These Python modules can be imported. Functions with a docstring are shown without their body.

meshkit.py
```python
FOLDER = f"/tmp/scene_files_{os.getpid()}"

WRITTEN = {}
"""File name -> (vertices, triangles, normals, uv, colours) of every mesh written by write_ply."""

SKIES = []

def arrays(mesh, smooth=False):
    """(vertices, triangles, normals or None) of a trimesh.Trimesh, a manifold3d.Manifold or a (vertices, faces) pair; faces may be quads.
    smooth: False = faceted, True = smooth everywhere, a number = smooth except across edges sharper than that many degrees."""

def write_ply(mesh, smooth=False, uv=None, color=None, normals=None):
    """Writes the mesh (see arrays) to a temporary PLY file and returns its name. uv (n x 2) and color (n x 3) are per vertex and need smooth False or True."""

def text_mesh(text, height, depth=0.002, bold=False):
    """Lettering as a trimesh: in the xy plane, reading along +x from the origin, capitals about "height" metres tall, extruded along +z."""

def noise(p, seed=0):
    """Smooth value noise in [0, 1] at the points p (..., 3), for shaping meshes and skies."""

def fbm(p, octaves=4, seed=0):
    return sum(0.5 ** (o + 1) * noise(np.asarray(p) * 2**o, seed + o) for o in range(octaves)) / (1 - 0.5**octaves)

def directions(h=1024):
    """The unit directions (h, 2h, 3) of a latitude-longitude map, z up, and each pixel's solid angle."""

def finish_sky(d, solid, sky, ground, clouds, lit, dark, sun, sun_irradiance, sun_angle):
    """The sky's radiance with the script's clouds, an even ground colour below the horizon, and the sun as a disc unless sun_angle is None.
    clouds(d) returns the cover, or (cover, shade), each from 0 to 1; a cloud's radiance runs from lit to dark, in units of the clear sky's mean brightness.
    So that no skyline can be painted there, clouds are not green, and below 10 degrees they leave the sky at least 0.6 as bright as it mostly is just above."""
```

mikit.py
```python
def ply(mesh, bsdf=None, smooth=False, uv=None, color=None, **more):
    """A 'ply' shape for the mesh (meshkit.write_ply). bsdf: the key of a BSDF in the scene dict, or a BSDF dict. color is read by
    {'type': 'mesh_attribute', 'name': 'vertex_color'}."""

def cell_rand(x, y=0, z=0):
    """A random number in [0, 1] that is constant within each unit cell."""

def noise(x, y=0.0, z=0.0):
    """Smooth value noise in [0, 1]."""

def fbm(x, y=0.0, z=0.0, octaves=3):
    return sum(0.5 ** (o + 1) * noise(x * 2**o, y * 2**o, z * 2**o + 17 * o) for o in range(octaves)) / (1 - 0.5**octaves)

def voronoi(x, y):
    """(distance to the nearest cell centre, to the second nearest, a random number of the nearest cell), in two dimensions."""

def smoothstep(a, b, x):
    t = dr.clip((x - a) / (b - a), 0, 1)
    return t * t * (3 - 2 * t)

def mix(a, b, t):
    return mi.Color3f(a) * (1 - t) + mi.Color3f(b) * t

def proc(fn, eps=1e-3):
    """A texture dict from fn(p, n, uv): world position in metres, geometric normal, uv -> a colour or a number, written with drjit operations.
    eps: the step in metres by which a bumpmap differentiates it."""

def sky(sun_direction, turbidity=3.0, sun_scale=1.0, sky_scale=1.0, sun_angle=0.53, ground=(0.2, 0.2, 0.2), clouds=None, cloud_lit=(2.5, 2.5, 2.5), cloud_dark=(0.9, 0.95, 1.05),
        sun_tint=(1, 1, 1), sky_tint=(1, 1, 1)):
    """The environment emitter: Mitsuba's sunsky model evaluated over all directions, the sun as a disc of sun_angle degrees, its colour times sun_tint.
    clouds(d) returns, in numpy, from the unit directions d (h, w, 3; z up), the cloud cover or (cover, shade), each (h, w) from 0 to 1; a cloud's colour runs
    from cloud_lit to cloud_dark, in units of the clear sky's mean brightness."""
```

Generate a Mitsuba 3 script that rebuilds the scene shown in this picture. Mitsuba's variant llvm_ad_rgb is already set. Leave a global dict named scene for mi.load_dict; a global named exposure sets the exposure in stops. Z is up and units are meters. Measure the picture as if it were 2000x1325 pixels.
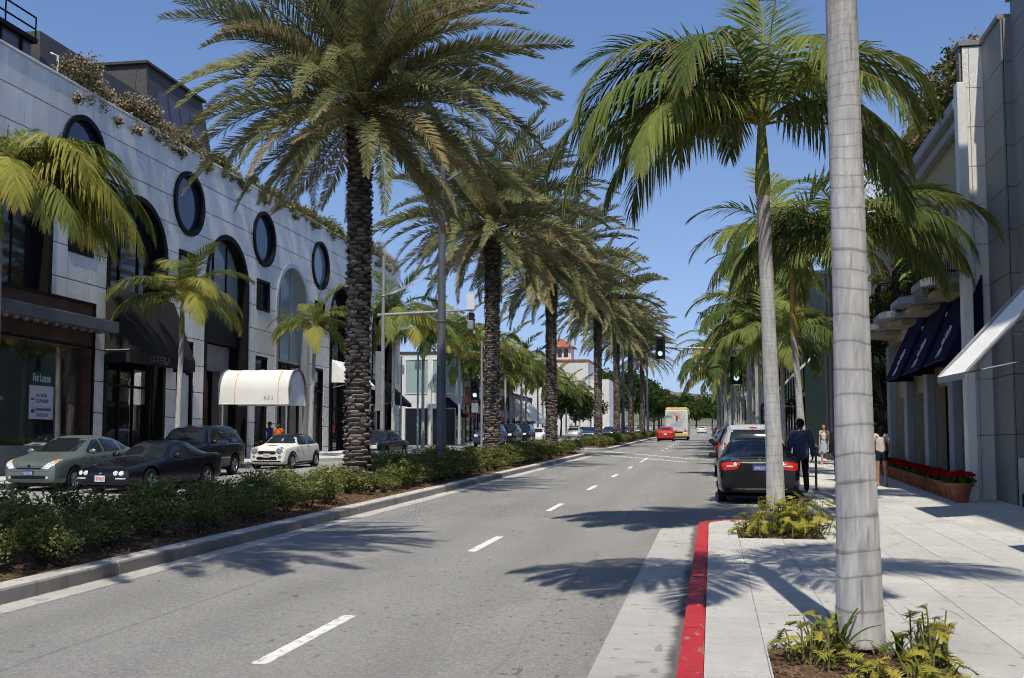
import math, numpy as np, trimesh, manifold3d, mitsuba as mi, drjit as dr, mikit, meshkit
import shapely
from shapely.geometry import Polygon, LineString, Point, box as sbox
from shapely import affinity
from scipy.interpolate import PchipInterpolator
T = mi.ScalarTransform4f
scene, labels = {}, {}
# ------------------------------------------------------------------ camera, sky, exposure
FOC, CAMZ = 2155.0, 1.80
PITCH = math.atan(166.5 / FOC); YAW = math.atan(391 / FOC * math.cos(PITCH))
FWD = np.array([-math.sin(YAW) * math.cos(PITCH), math.cos(YAW) * math.cos(PITCH), math.sin(PITCH)])
scene['camera'] = {'type': 'perspective', 'fov': 2 * math.degrees(math.atan(1000 / FOC)), 'fov_axis': 'x', 'near_clip': 0.1, 'far_clip': 9000.0,
                   'to_world': T().look_at(origin=[0, 0, CAMZ], target=[float(FWD[0]), float(FWD[1]), float(CAMZ + FWD[2])], up=[0, 0, 1])}
SUN = (0.078, -0.672, 1.0)
scene['sky'] = mikit.sky(SUN, turbidity=3.0, sky_tint=(1.20, 1.21, 1.36), sun_tint=(.88, .98, 1.09), ground=(0.16, 0.155, 0.145))
exposure = 1.42
SLOPE, Y0 = 0.0232, 40.0          # the street climbs gently: level courses of the buildings fall against it
# ------------------------------------------------------------------ helpers
rng = np.random.default_rng(7)
USED = {}
def num(key):
    n = USED.get(key, 0); USED[key] = n + 1
    return key if n == 0 else f'{key}_{n:03d}'
def tag(key, label=None, cat=None, group=None, kind=None):
    d = {}
    if label: d['label'] = label
    if cat: d['category'] = cat
    if group: d['group'] = group
    if kind: d['kind'] = kind
    labels[key] = d
def thing(name, label, cat, group=None):
    k = num(name); tag(k, label, cat, group); return k
def part(parent, name, shape, label=None, kind=None):
    k = num(parent + '__' + name); scene[k] = shape
    if label or kind: tag(k, label, kind=kind)
    return k
def single(name, shape, label, cat, group=None):
    k = thing(name, label, cat, group); scene[k] = shape; return k
def struct(name, shape=None, label=None):
    k = num(name)
    if shape is not None: scene[k] = shape
    tag(k, label, kind='structure'); return k
def mat(name, d):
    scene['mat_' + name] = d; return 'mat_' + name
def rgb(*c): return {'type': 'rgb', 'value': list(map(float, c if len(c) == 3 else c * 3))}
def prin(c, rough=0.6, spec=0.4, **k):
    b = c if isinstance(c, dict) else rgb(*c) if isinstance(c, (tuple, list)) else rgb(c)
    return {'type': 'twosided', 'b': {'type': 'principled', 'base_color': b, 'roughness': rough, 'specular': spec, **k}}
def bumped(inner, fn, scale, eps=2e-3):
    return {'type': 'twosided', 'b': {'type': 'bumpmap', 'arbitrary': mikit.proc(fn, eps), 'scale': scale, 'inner': inner['b']}}
def ply(m, b, smooth=False, color=None, M=None):
    if isinstance(b, str) and not b.startswith('mat_'): b = 'mat_' + b
    d = mikit.ply(m, b, smooth=smooth, color=color)
    if M is not None: d['to_world'] = M
    return d
def at(d, M): return {**d, 'to_world': M}
def cat_(ms):
    """join (v, f) or (v, f, c) tuples"""
    V, F, Cc, n = [], [], [], 0
    for m in ms:
        if isinstance(m, trimesh.Trimesh): m = (np.array(m.vertices), np.array(m.faces))
        V.append(m[0]); F.append(np.asarray(m[1]) + n); n += len(m[0])
        if len(m) > 2: Cc.append(m[2])
    return (np.vstack(V), np.vstack(F)) + ((np.vstack(Cc),) if Cc else ())
def box(x0, x1, y0, y1, z0, z1, ch=0.0):
    x0, x1 = min(x0, x1), max(x0, x1); y0, y1 = min(y0, y1), max(y0, y1); z0, z1 = min(z0, z1), max(z0, z1)
    if ch <= 0:
        v = np.array([[x, y, z] for x in (x0, x1) for y in (y0, y1) for z in (z0, z1)], float)
        f = np.array([[0, 1, 3], [0, 3, 2], [4, 6, 7], [4, 7, 5], [0, 4, 5], [0, 5, 1], [2, 3, 7], [2, 7, 6], [0, 2, 6], [0, 6, 4], [1, 5, 7], [1, 7, 3]])
        return v, f
    c = np.array([[x0, x1], [y0, y1], [z0, z1]]); P = []
    for i in range(2):
        for j in range(2):
            for k in range(2):
                for a in range(3):
                    q = np.array([c[0, i], c[1, j], c[2, k]], float); s = np.array([1 - 2 * i, 1 - 2 * j, 1 - 2 * k]) * ch; s[a] = 0
                    P.append(q + s)
    h = trimesh.Trimesh(np.array(P)).convex_hull
    return np.array(h.vertices), np.array(h.faces)
def tube(pts, rad, n=8, caps=True):
    p = np.asarray(pts, float); r = np.broadcast_to(np.asarray(rad, float), (len(p),))
    t = np.gradient(p, axis=0); t /= np.linalg.norm(t, axis=1, keepdims=True) + 1e-12
    ref = np.array([0, 0, 1.0]) if abs(t[:, 2]).mean() < 0.8 else np.array([1.0, 0, 0])
    a = np.cross(t, ref); a /= np.linalg.norm(a, axis=1, keepdims=True) + 1e-12
    b = np.cross(t, a); an = np.arange(n) * 2 * np.pi / n
    v = (p[:, None] + r[:, None, None] * (np.cos(an)[None, :, None] * a[:, None] + np.sin(an)[None, :, None] * b[:, None])).reshape(-1, 3)
    i, j = np.meshgrid(np.arange(len(p) - 1), np.arange(n), indexing='ij')
    q = np.stack([i * n + j, i * n + (j + 1) % n, (i + 1) * n + (j + 1) % n, (i + 1) * n + j], -1).reshape(-1, 4)
    f = np.vstack([q[:, [0, 2, 1]], q[:, [0, 3, 2]]])
    if caps:
        v = np.vstack([v, p[0], p[-1]]); k = np.arange(n); m = len(v)
        f = np.vstack([f, np.stack([np.full(n, m - 2), k, (k + 1) % n], 1), np.stack([np.full(n, m - 1), (len(p) - 1) * n + (k + 1) % n, (len(p) - 1) * n + k], 1)])
    return v, f
def lathe(prof, n=24, cx=0, cy=0):
    """prof: list of (r, z) bottom to top"""
    pr = np.asarray(prof, float); an = np.arange(n) * 2 * np.pi / n
    v = np.stack([pr[:, 0][:, None] * np.cos(an) + cx, pr[:, 0][:, None] * np.sin(an) + cy, np.repeat(pr[:, 1][:, None], n, 1)], -1).reshape(-1, 3)
    i, j = np.meshgrid(np.arange(len(pr) - 1), np.arange(n), indexing='ij')
    q = np.stack([i * n + j, i * n + (j + 1) % n, (i + 1) * n + (j + 1) % n, (i + 1) * n + j], -1).reshape(-1, 4)
    return v, np.vstack([q[:, [0, 1, 2]], q[:, [0, 2, 3]]])
def ext(poly, z0, z1):
    out = []
    for g in (getattr(poly, 'geoms', None) or [poly]):
        if g.is_empty or g.geom_type != 'Polygon' or g.area < 1e-6: continue
        m = trimesh.creation.extrude_polygon(g, z1 - z0, engine='earcut'); m.apply_translation([0, 0, z0]); out.append((np.array(m.vertices), np.array(m.faces)))
    return cat_(out) if out else None
def ext_ch(poly, z0, z1, ch=0.012): return cat_([ext(poly, z0, z1 - ch), ext(poly.buffer(-ch, join_style=2), z1 - ch, z1)])
def yz(m, x, flip=1):
    """mesh drawn in (y, z) and extruded by its z -> world with extrusion along +x (flip=1) or -x, from plane x"""
    v = np.asarray(m[0]); w = np.stack([x + flip * v[:, 2], v[:, 0], v[:, 1]], 1); f = np.asarray(m[1])
    return (w, f if flip > 0 else f[:, ::-1])
def xz(m, y, flip=-1):
    """mesh drawn in (x, z), extruded towards -y (flip=-1) or +y from plane y"""
    v = np.asarray(m[0]); w = np.stack([v[:, 0], y + flip * v[:, 2], v[:, 1]], 1); f = np.asarray(m[1])
    return (w, f if flip < 0 else f[:, ::-1])
def shear(m):
    v = np.array(m[0], float); v[:, 2] -= SLOPE * (v[:, 1] - Y0); return (v,) + tuple(m[1:])
def text(s, h, depth=0.01, bold=False):
    m = meshkit.text_mesh(s, h, depth, bold); return np.array(m.vertices), np.array(m.faces)
def quadmesh(grid):
    g = np.asarray(grid, float); a, b = g.shape[:2]; i, j = np.meshgrid(np.arange(a - 1), np.arange(b - 1), indexing='ij')
    q = np.stack([i * b + j, (i + 1) * b + j, (i + 1) * b + j + 1, i * b + j + 1], -1).reshape(-1, 4)
    return g.reshape(-1, 3), np.vstack([q[:, [0, 1, 2]], q[:, [0, 2, 3]]])
def xf(m, M):
    v = np.asarray(m[0]); M = np.asarray(M); return (v @ M[:3, :3].T + M[:3, 3],) + tuple(m[1:])
def place(x, y, z=0, rz=0, s=1): return T().translate([float(x), float(y), float(z)]).rotate([0, 0, 1], float(rz)).scale(float(s) if np.isscalar(s) else [float(q) for q in s])
# ------------------------------------------------------------------ materials
N, FB, VO, SS, MX, CR = mikit.noise, mikit.fbm, mikit.voronoi, mikit.smoothstep, mikit.mix, mikit.cell_rand
def f_asphalt(p, n, uv):
    a = N(p.x * 60, p.y * 60); b = FB(p.x * .5, p.y * .18, 3); g = N(p.x * 130, p.y * 130, 5)
    spots = SS(.86, .92, N(p.x * 17, p.y * 11, 9)) * SS(.4, .7, N(p.x * .9, p.y * .7, 3))
    wheel = dr.exp(-dr.square((dr.abs(p.x + 3.38) - .95) / .35)) + dr.exp(-dr.square((dr.abs(p.x + 3.38) - 2.6) / .35))
    crack = SS(.988, 1, 1 - dr.abs(FB(p.x * .6 + 3, p.y * .35, 4) - .5)) * SS(.5, .6, N(p.x * .3, p.y * .2, 8))
    c = MX((.198, .195, .190), (.264, .260, .253), b * .6 + .4 * N(p.x * 2.2, p.y * 1.1, 2))
    patch = SS(.0, .03, p.x + 5.2) * SS(.0, .03, -2.7 - p.x) * SS(.0, .05, p.y - 21.3) * SS(.0, .05, 24.6 - p.y); oil = SS(.62, .8, FB(p.x * .9, p.y * .35, 21)) * dr.exp(-dr.square((dr.abs(p.x + 3.38) - 1.75) / .5))
    seam = SS(.025, .008, dr.abs(p.x + 5.15 + .03 * (N(p.y * 2, 1) - .5))) + SS(.03, .01, dr.abs(p.x + 1.62 + .12 * (N(p.y * .8, 4) - .5))) * SS(.5, .6, N(p.y * .35, 2))
    c = c * (1 - .10 * patch) * (1 - .16 * oil) * (1 - .22 * dr.clip(seam, 0, 1)); return c * (.66 + .42 * a + .26 * g) * (1 - .42 * spots) * (1 - .09 * wheel) * (1 - .10 * crack)
mat('asphalt', bumped(prin(mikit.proc(f_asphalt), .88, .25), lambda p, n, uv: N(p.x * 70, p.y * 70) + .5 * N(p.x * 150, p.y * 150), .004))
def conc(c0, c1, k=1.0):
    def f(p, n, uv):
        st = FB(p.x * 1.3 + p.z * 2, p.y * .9, 7); sp = SS(.83, .9, N(p.x * 9, p.y * 9, 4)) * .12
        return MX(c0, c1, st) * (.86 + .12 * N(p.x * 45, p.y * 45, p.z * 45) + .10 * N(p.x * 5, p.y * 16, 2)) * (1 - sp * k)
    return f
def f_walk(p, n, uv):
    base = conc((.415, .41, .395), (.50, .492, .475))(p, n, uv)
    i, j = dr.floor((p.x + .25) / .605), dr.floor(p.y / 1.22); gum = SS(.06, .035, VO(p.x * 1.7, p.y * 1.7)[0]) * SS(.55, .6, VO(p.x * 1.7, p.y * 1.7)[2])
    drip = SS(.60, .78, FB(p.x * .7, p.y * .5, 11)) * .10; return base * (.93 + .12 * CR(i, j, 5)) * (1 - .45 * gum) * (1 - drip)
mat('sidewalk', prin(mikit.proc(f_walk), .8, .3))
mat('concrete', prin(mikit.proc(conc((.34, .33, .31), (.50, .485, .46), 2)), .85, .25))
def f_gutter(p, n, uv):
    base = conc((.335, .33, .315), (.44, .432, .415), 2.5)(p, n, uv)
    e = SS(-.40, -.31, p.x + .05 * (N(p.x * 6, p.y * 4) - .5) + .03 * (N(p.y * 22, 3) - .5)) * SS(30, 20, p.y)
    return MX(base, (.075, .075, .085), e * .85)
mat('gutter', prin(mikit.proc(f_gutter), .85, .25))
def f_kerb(p, n, uv):
    base = conc((.36, .35, .33), (.52, .50, .47), 2)(p, n, uv)
    d = FB(p.y * .5, p.x * 3 + p.z * 3, 2) * SS(.02, .5, dr.abs(n.x)) ; return MX(base, (.13, .125, .12), d * .9)
mat('kerb', prin(mikit.proc(f_kerb), .85, .25))
def f_red(p, n, uv):
    w = SS(.66, .80, FB(p.x * 14, p.y * 5, 3)); t = FB(p.x * 2, p.y * 1.2, 4)
    return MX(MX((.40, .022, .030), (.50, .045, .05), t), (.34, .17, .16), w * .85) * (.9 + .2 * N(p.x * 40, p.y * 40, 1))
mat('redpaint', prin(mikit.proc(f_red), .6, .4))
def f_white(p, n, uv):
    w = SS(.50, .78, FB(p.x * 22, p.y * 14, 3)); return MX((.74, .74, .72), (.40, .39, .375), w * .8)
mat('whitepaint', prin(mikit.proc(f_white), .7, .3))
def f_soil(p, n, uv):
    d, d2, r = VO(p.x * 16, p.y * 16); return MX((.045, .03, .02), (.21, .135, .085), r * .75 + .35 * FB(p.x * 3, p.y * 3)) * (.6 + .6 * N(p.x * 40, p.y * 40))
mat('soil', bumped(prin(mikit.proc(f_soil), .95, .1), lambda p, n, uv: VO(p.x * 16, p.y * 16)[0] + N(p.x * 40, p.y * 40), .02))
def f_marble(p, n, uv):
    z = p.z + SLOPE * (p.y - Y0); i, j = dr.floor(p.y / 1.4), dr.floor((z - 14.09) / 1.19)
    r = CR(i, j, 3); v = FB(p.y * 1.5 + z * 1.1 + r * 40, z * .5 - p.y * .3, 6, 4); st = FB(p.y * 2.3, z * .22, 3)
    vein = SS(.93, 1, 1 - dr.abs(FB(p.y * .8 + z * 1.0 + r * 20, z * .5, 3) - .5) * 2)
    return MX((.80, .78, .745), (.92, .90, .86), v) * (.88 + .14 * r) * (1 - .05 * vein) * (.79 + .27 * st)
mat('marble', bumped(prin(mikit.proc(f_marble), .42, .4), lambda p, n, uv: FB(p.y * 1.2, (p.z) * .9, 2, 3), .012, 2e-2))
def f_beige(p, n, uv):
    return MX((.215, .21, .205), (.28, .275, .265), FB(p.x * 2, p.y * 2, p.z * 1.3)) * (.92 + .12 * N(p.x * 25, p.y * 25, p.z * 25))
mat('beige', prin(mikit.proc(f_beige), .6, .35))
mat('limestone', prin(mikit.proc(lambda p, n, uv: MX((.70, .69, .65), (.78, .77, .735), FB(p.x * 2, p.y * 2, p.z * 1.3))), .6, .35))
def f_cream(p, n, uv): return MX((.33, .28, .18), (.42, .37, .25), FB(p.x * 1.5, p.y * 1.5, p.z * .8)) * (.94 + .08 * N(p.x * 30, p.y * 30, p.z * 30))
mat('cream', prin(mikit.proc(f_cream), .85, .2))
def f_plaster(p, n, uv): return MX((.62, .60, .55), (.74, .72, .67), FB(p.x * .7, p.y * .7, p.z * .3)) * (.95 + .07 * N(p.x * 12, p.y * 12, p.z * 12))
mat('plaster', prin(mikit.proc(f_plaster), .85, .2))
def f_rust(p, n, uv): return MX((.035, .018, .012), (.12, .05, .028), FB(p.y * 2.2, p.z * 2.2, 5, 4)) * (.8 + .4 * N(p.y * 20, p.z * 20, 2))
mat('rust', prin(mikit.proc(f_rust), .55, .4))
mat('joint', prin((.05, .05, .05), .9, .1))
mat('bronze', prin((.010, .009, .009), .6, .12))
mat('mansard', prin(mikit.proc(lambda p, n, uv: MX((.055, .053, .05), (.075, .07, .066), FB(p.x * 2, p.y * 2, p.z * .5))), .6, .4))
mat('purpleglass', prin((.085, .06, .085), .25, .6))
mat('black', prin((.012, .012, .013), .6, .3))
mat('blackcloth', prin(mikit.proc(lambda p, n, uv: MX((.024, .023, .024), (.034, .033, .034), FB(p.x * 3, p.y * 3, p.z * 3))), .9, .15))
mat('bluecloth', prin(mikit.proc(lambda p, n, uv: MX((.008, .009, .034), (.013, .014, .048), FB(p.x * 3, p.y * 3, p.z * 3))), .9, .15))
mat('whitecloth', prin(mikit.proc(lambda p, n, uv: MX((.82, .82, .81), (.87, .87, .86), FB(p.x * 3, p.y * 3, p.z * 3))), .8, .2))
mat('white', prin((.74, .74, .72), .5, .4))
mat('palewall', prin((.30, .31, .335), .6, .4))
mat('orange', prin((.72, .36, .05), .7, .3))
mat('darkglass', prin((.012, .014, .018), .04, .75))
mat('blueglass', prin((.02, .028, .055), .06, .7))
mat('litglass', prin((.20, .25, .27), .08, .6))
mat('pane', {'type': 'thindielectric', 'int_ior': 1.5})
mat('interior', prin((.06, .05, .045), .8, .2))
mat('poster', prin((.62, .62, .60), .6, .3))
mat('wood', prin(mikit.proc(lambda p, n, uv: MX((.10, .04, .018), (.22, .09, .04), N(p.y * 40, p.z * 2, 1))), .4, .4))
mat('steel', {'type': 'twosided', 'b': {'type': 'principled', 'base_color': rgb(.52, .53, .54), 'roughness': .38, 'metallic': .75}})
mat('galv', prin(mikit.proc(lambda p, n, uv: MX((.30, .31, .33), (.40, .41, .43), FB(p.x * 5, p.y * 5, p.z * 1.2))), .45, .5, metallic=.3))
mat('darkpole', prin(mikit.proc(lambda p, n, uv: MX((.10, .11, .13), (.155, .165, .19), FB(p.x * 5, p.y * 5, p.z * 1.5))), .5, .5, metallic=.2))
mat('chrome', {'type': 'twosided', 'b': {'type': 'principled', 'base_color': rgb(.75, .76, .77), 'roughness': .12, 'metallic': 1.0}})
mat('rim', {'type': 'twosided', 'b': {'type': 'principled', 'base_color': rgb(.45, .45, .46), 'roughness': .3, 'metallic': .8}})
mat('tyre', prin((.018, .018, .018), .85, .2))
mat('trim', prin((.012, .012, .013), .45, .3))
mat('chip', prin({'type': 'mesh_attribute', 'name': 'vertex_color'}, .95, .1))
mat('carglass', prin((.016, .019, .022), .03, .9))
mat('lamp', prin((.70, .71, .72), .08, .8))
mat('lampdark', prin((.20, .22, .25), .06, .8))
mat('redlamp', prin((.55, .018, .012), .12, .7))
mat('plate', prin((.72, .72, .74), .5, .4))
mat('blueink', prin((.05, .07, .25), .6, .3))
mat('redink', prin((.55, .05, .05), .6, .3))
mat('signgreen', prin((.02, .08, .06), .6, .3))
mat('leaf', {'type': 'principledthin', 'base_color': {'type': 'mesh_attribute', 'name': 'vertex_color'}, 'roughness': .33, 'spec_trans': 0.0, 'diff_trans': .62, 'eta': 1.45})
mat('vcol', prin({'type': 'mesh_attribute', 'name': 'vertex_color'}, .75, .25))
mat('vgloss', prin({'type': 'mesh_attribute', 'name': 'vertex_color'}, .4, .4))
mat('terracotta', prin(mikit.proc(lambda p, n, uv: MX((.26, .09, .045), (.38, .15, .08), FB(p.x * 8, p.y * 8, p.z * 8))), .85, .2))
mat('tile', prin(mikit.proc(lambda p, n, uv: MX((.30, .11, .07), (.42, .18, .12), FB(p.x * 2, p.y * 2, p.z * 2))), .85, .2))
mat('hill', prin(mikit.proc(lambda p, n, uv: MX((.06, .075, .05), (.19, .18, .13), FB(p.x * .02, p.y * .02, p.z * .05, 4))), .95, .05))
mat('greenlight', {'type': 'twosided', 'b': {'type': 'diffuse', 'reflectance': rgb(.1, .5, .4)}})
def paint(name, c, metallic=0.0, rough=.35): return mat('car_' + name, prin(c, rough, .5, clearcoat=1.0, clearcoat_gloss=.95, metallic=metallic))
paint('black', (.003, .003, .005), 0, .14); paint('navy', (.004, .0048, .010), 0, .2); paint('sage', (.20, .235, .215), .5, .28); paint('cream', (.80, .785, .72)); paint('silver', (.62, .62, .60), .25, .35)
paint('red', (.50, .018, .018)); paint('blue', (.03, .045, .11)); paint('white', (.72, .72, .70)); paint('grey', (.16, .17, .18), .4)
# ------------------------------------------------------------------ the ground
GF = -2500.0
struct('ground', ply(box(-4000, 4000, -400, 4000, -1.0, -.06), mat('earth', prin((.16, .155, .14), .95, .1))))
struct('road', ply(quadmesh([[(x, y, 0) for y in np.r_[-30, np.arange(0, 460, 20)]] for x in (-19.35, -12, -7, -3, 0, 2.35)]), 'asphalt'))
struct('side_road', ply(quadmesh([[(x, y, -.004) for y in (66.5, 77)] for x in (2.2, 40, 120)]), 'asphalt'))
struct('side_road', ply(quadmesh([[(x, y, -.004) for y in (79.6, 91.5)] for x in (-120, -60, -19.2)]), 'asphalt'))
# gutters: thin concrete sheets on the asphalt
def sheet(pts, z): return ext(Polygon(pts), z - .01, z)
GY = np.r_[-6, np.arange(2, 17, 3.0)]
g0 = [(-.9, -6), (-.9, 19.2)] + [(-.9 + .22 * (1 - math.cos(a)), 19.2 + .45 * math.sin(a)) for a in np.linspace(.2, 1.57, 6)] + [(-.2, 19.72), (.1, 19.3), (-.26, 17.8), (-.26, -6)]
struct('gutter', ply(sheet(g0, .005), 'gutter'))
struct('gutter', ply(sheet([(-7.02, -8), (-6.66, -8), (-6.66, 63), (-7.02, 63)], .005), 'concrete'), None)
# lane markings
for k in range(16):
    y = 8.0 + 7.48 * k - 7.48
    w = .062
    if 58 < y < 74: continue
    scene[num('lane_marking')] = ply(sheet([(-3.385 - w, y), (-3.385 + w, y), (-3.385 + w, y + 2.13), (-3.385 - w, y + 2.13)], .004), 'whitepaint')
scene[num('lane_marking')] = ply(sheet([(-3.44, 53), (-3.33, 53), (-3.33, 59.5), (-3.44, 59.5)], .004), 'whitepaint')
for k in range(0, 9):
    y = 18 + 7.48 * k
    scene[num('lane_marking')] = ply(sheet([(-13.62, y), (-13.5, y), (-13.5, y + 2.13), (-13.62, y + 2.13)], .004), 'whitepaint')
scene[num('crosswalk_band')] = ply(sheet([(-7.0, 73.2), (-1.2, 58.6), (1.2, 57.0), (1.2, 57.35), (-1.2, 59.0), (-7.0, 73.9)], .004), 'whitepaint')
scene[num('crosswalk_band')] = ply(sheet([(-7.0, 65.9), (-1.2, 53.4), (-1.2, 53.75), (-7.0, 66.4)], .0045), 'whitepaint')
for k in list(scene):
    if k.startswith(('lane_marking', 'crosswalk_band')): tag(k, kind='structure')
# ---- right kerb: red paint along the bulb-out, plain concrete round the bay
def arc(cx, cy, r, a0, a1, n=10): return [(cx + r * math.cos(a), cy + r * math.sin(a)) for a in np.linspace(a0, a1, n)]
inner = [(-.08, -6), (-.08, 17.9)] + arc(.82, 17.9, .9, math.pi, math.pi / 2, 12)[1:] + [(1.45, 18.8)] + arc(1.45, 19.65, .85, -math.pi / 2, 0, 10)[1:] + [(2.30, 55)] + [(2.3, 56), (1.6, 58), (1.05, 58.6), (.6, 59.6), (.5, 61)] + [(.5, 63.5)] + arc(2.5, 63.5, 2.0, math.pi, math.pi / 2, 8)[1:] + [(40, 65.5), (120, 65.5)]
inner = [(x, y + .95) if 17 < y < 25 else (x, y) for x, y in inner]
IN = LineString(inner)
KW = .18
def kerb_piece(line, a, b, z1=.15, w=KW, left=True, ch=.018):
    seg = shapely.ops.substring(line, a, b) if hasattr(shapely, 'ops') else None
    pg = seg.buffer(w, single_sided=True, cap_style=2, join_style=1) if left else seg.buffer(-w, single_sided=True, cap_style=2, join_style=1)
    return ext_ch(pg.buffer(-.003, join_style=2), -.05, z1, ch)
import shapely.ops
SL = IN.length
red_end = IN.project(Point(1.9, 19.9))
kb = struct('kerb', None, 'red painted kerb round the pavement corner and concrete kerb beyond'); scene_k = []
edges = np.r_[np.arange(0, red_end, 3.05), red_end]
for a, b in zip(edges[:-1], edges[1:]): part(kb, 'kerb_stone', ply(kerb_piece(IN, a, b), 'redpaint', smooth=20), 'red painted kerb stone' if a == 0 else None)
edges = np.r_[np.arange(red_end, min(SL, 120), 3.05)]
for a, b in zip(edges[:-1], edges[1:]): part(kb, 'kerb_stone', ply(kerb_piece(IN, a, b), 'kerb'))
# ---- right pavement: slabs with open joints
walk = Polygon(inner + [(120, 65.5), (120, -6), (-.08, -6)][1:]).intersection(sbox(-1, -6, 7.5, 66))
BEDS = [Polygon([(.375, 6.2), (.375, 8.66), (1.60, 8.66), (1.60, 6.2)]), Polygon([(.35, 16.55), (.35, 18.25), (1.60, 18.25), (1.60, 16.55)]),
        sbox(2.42, 23.6, 3.15, 25.0), sbox(2.5, 36, 3.2, 37.2), sbox(2.5, 47.4, 3.2, 48.6), sbox(2.5, 59.4, 3.2, 60.6)]
slab_area = walk
for b in BEDS: slab_area = slab_area.difference(b)
sw = struct('pavement', ply(ext(slab_area.buffer(-.002), .02, .1455), mat('grout', prin((.20, .195, .19), .9, .1))))
scene[sw]['bsdf'] = {'type': 'ref', 'id': 'mat_grout'}
xs = [-.08, .36, .97, 1.58, 2.17, 2.76, 3.36, 3.96, 4.56, 5.16, 6.4, 7.5]
ys = [-6.0] + [18.66 - 1.22 * k for k in range(14, -1, -1)] + [18.66 + 1.22 * k for k in range(1, 11)]
count, far_slabs = 0, []
for i in range(len(xs) - 1):
    for j in range(len(ys) - 1):
        c = sbox(xs[i] + .0035, ys[j] + .003, xs[i + 1] - .0035, ys[j + 1] - .003).intersection(slab_area)
        if c.is_empty or c.area < .01: continue
        m = ext(c, .1, .15)
        if m is None: continue
        if count < 290 and ys[j] > 4.5: part(sw, 'slab', ply(m, 'sidewalk')); count += 1
        else: far_slabs.append(m)
for y in np.arange(30.86, 66, 1.22):
    c = sbox(-.08, y + .003, 7.5, y + 1.217).intersection(slab_area); m = ext(c, .1, .15) if c.area > .01 else None
    if m: far_slabs.append(m)
part(sw, 'slab', ply(cat_(far_slabs), 'sidewalk'), kind='stuff')
bd = struct('planting_bed_soil', None)
for i, b in enumerate(BEDS):
    x0, y0, x1, y1 = b.bounds; nx, ny = 14, 16
    g = np.array([[(x, y, .128 + .03 * meshkit.noise(np.array([x * 5, y * 5, 1.0]), 3) - .02) for y in np.linspace(y0, y1, ny)] for x in np.linspace(x0, x1, nx)])
    part(bd, 'soil', ply(quadmesh(g), 'soil', smooth=True))
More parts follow.
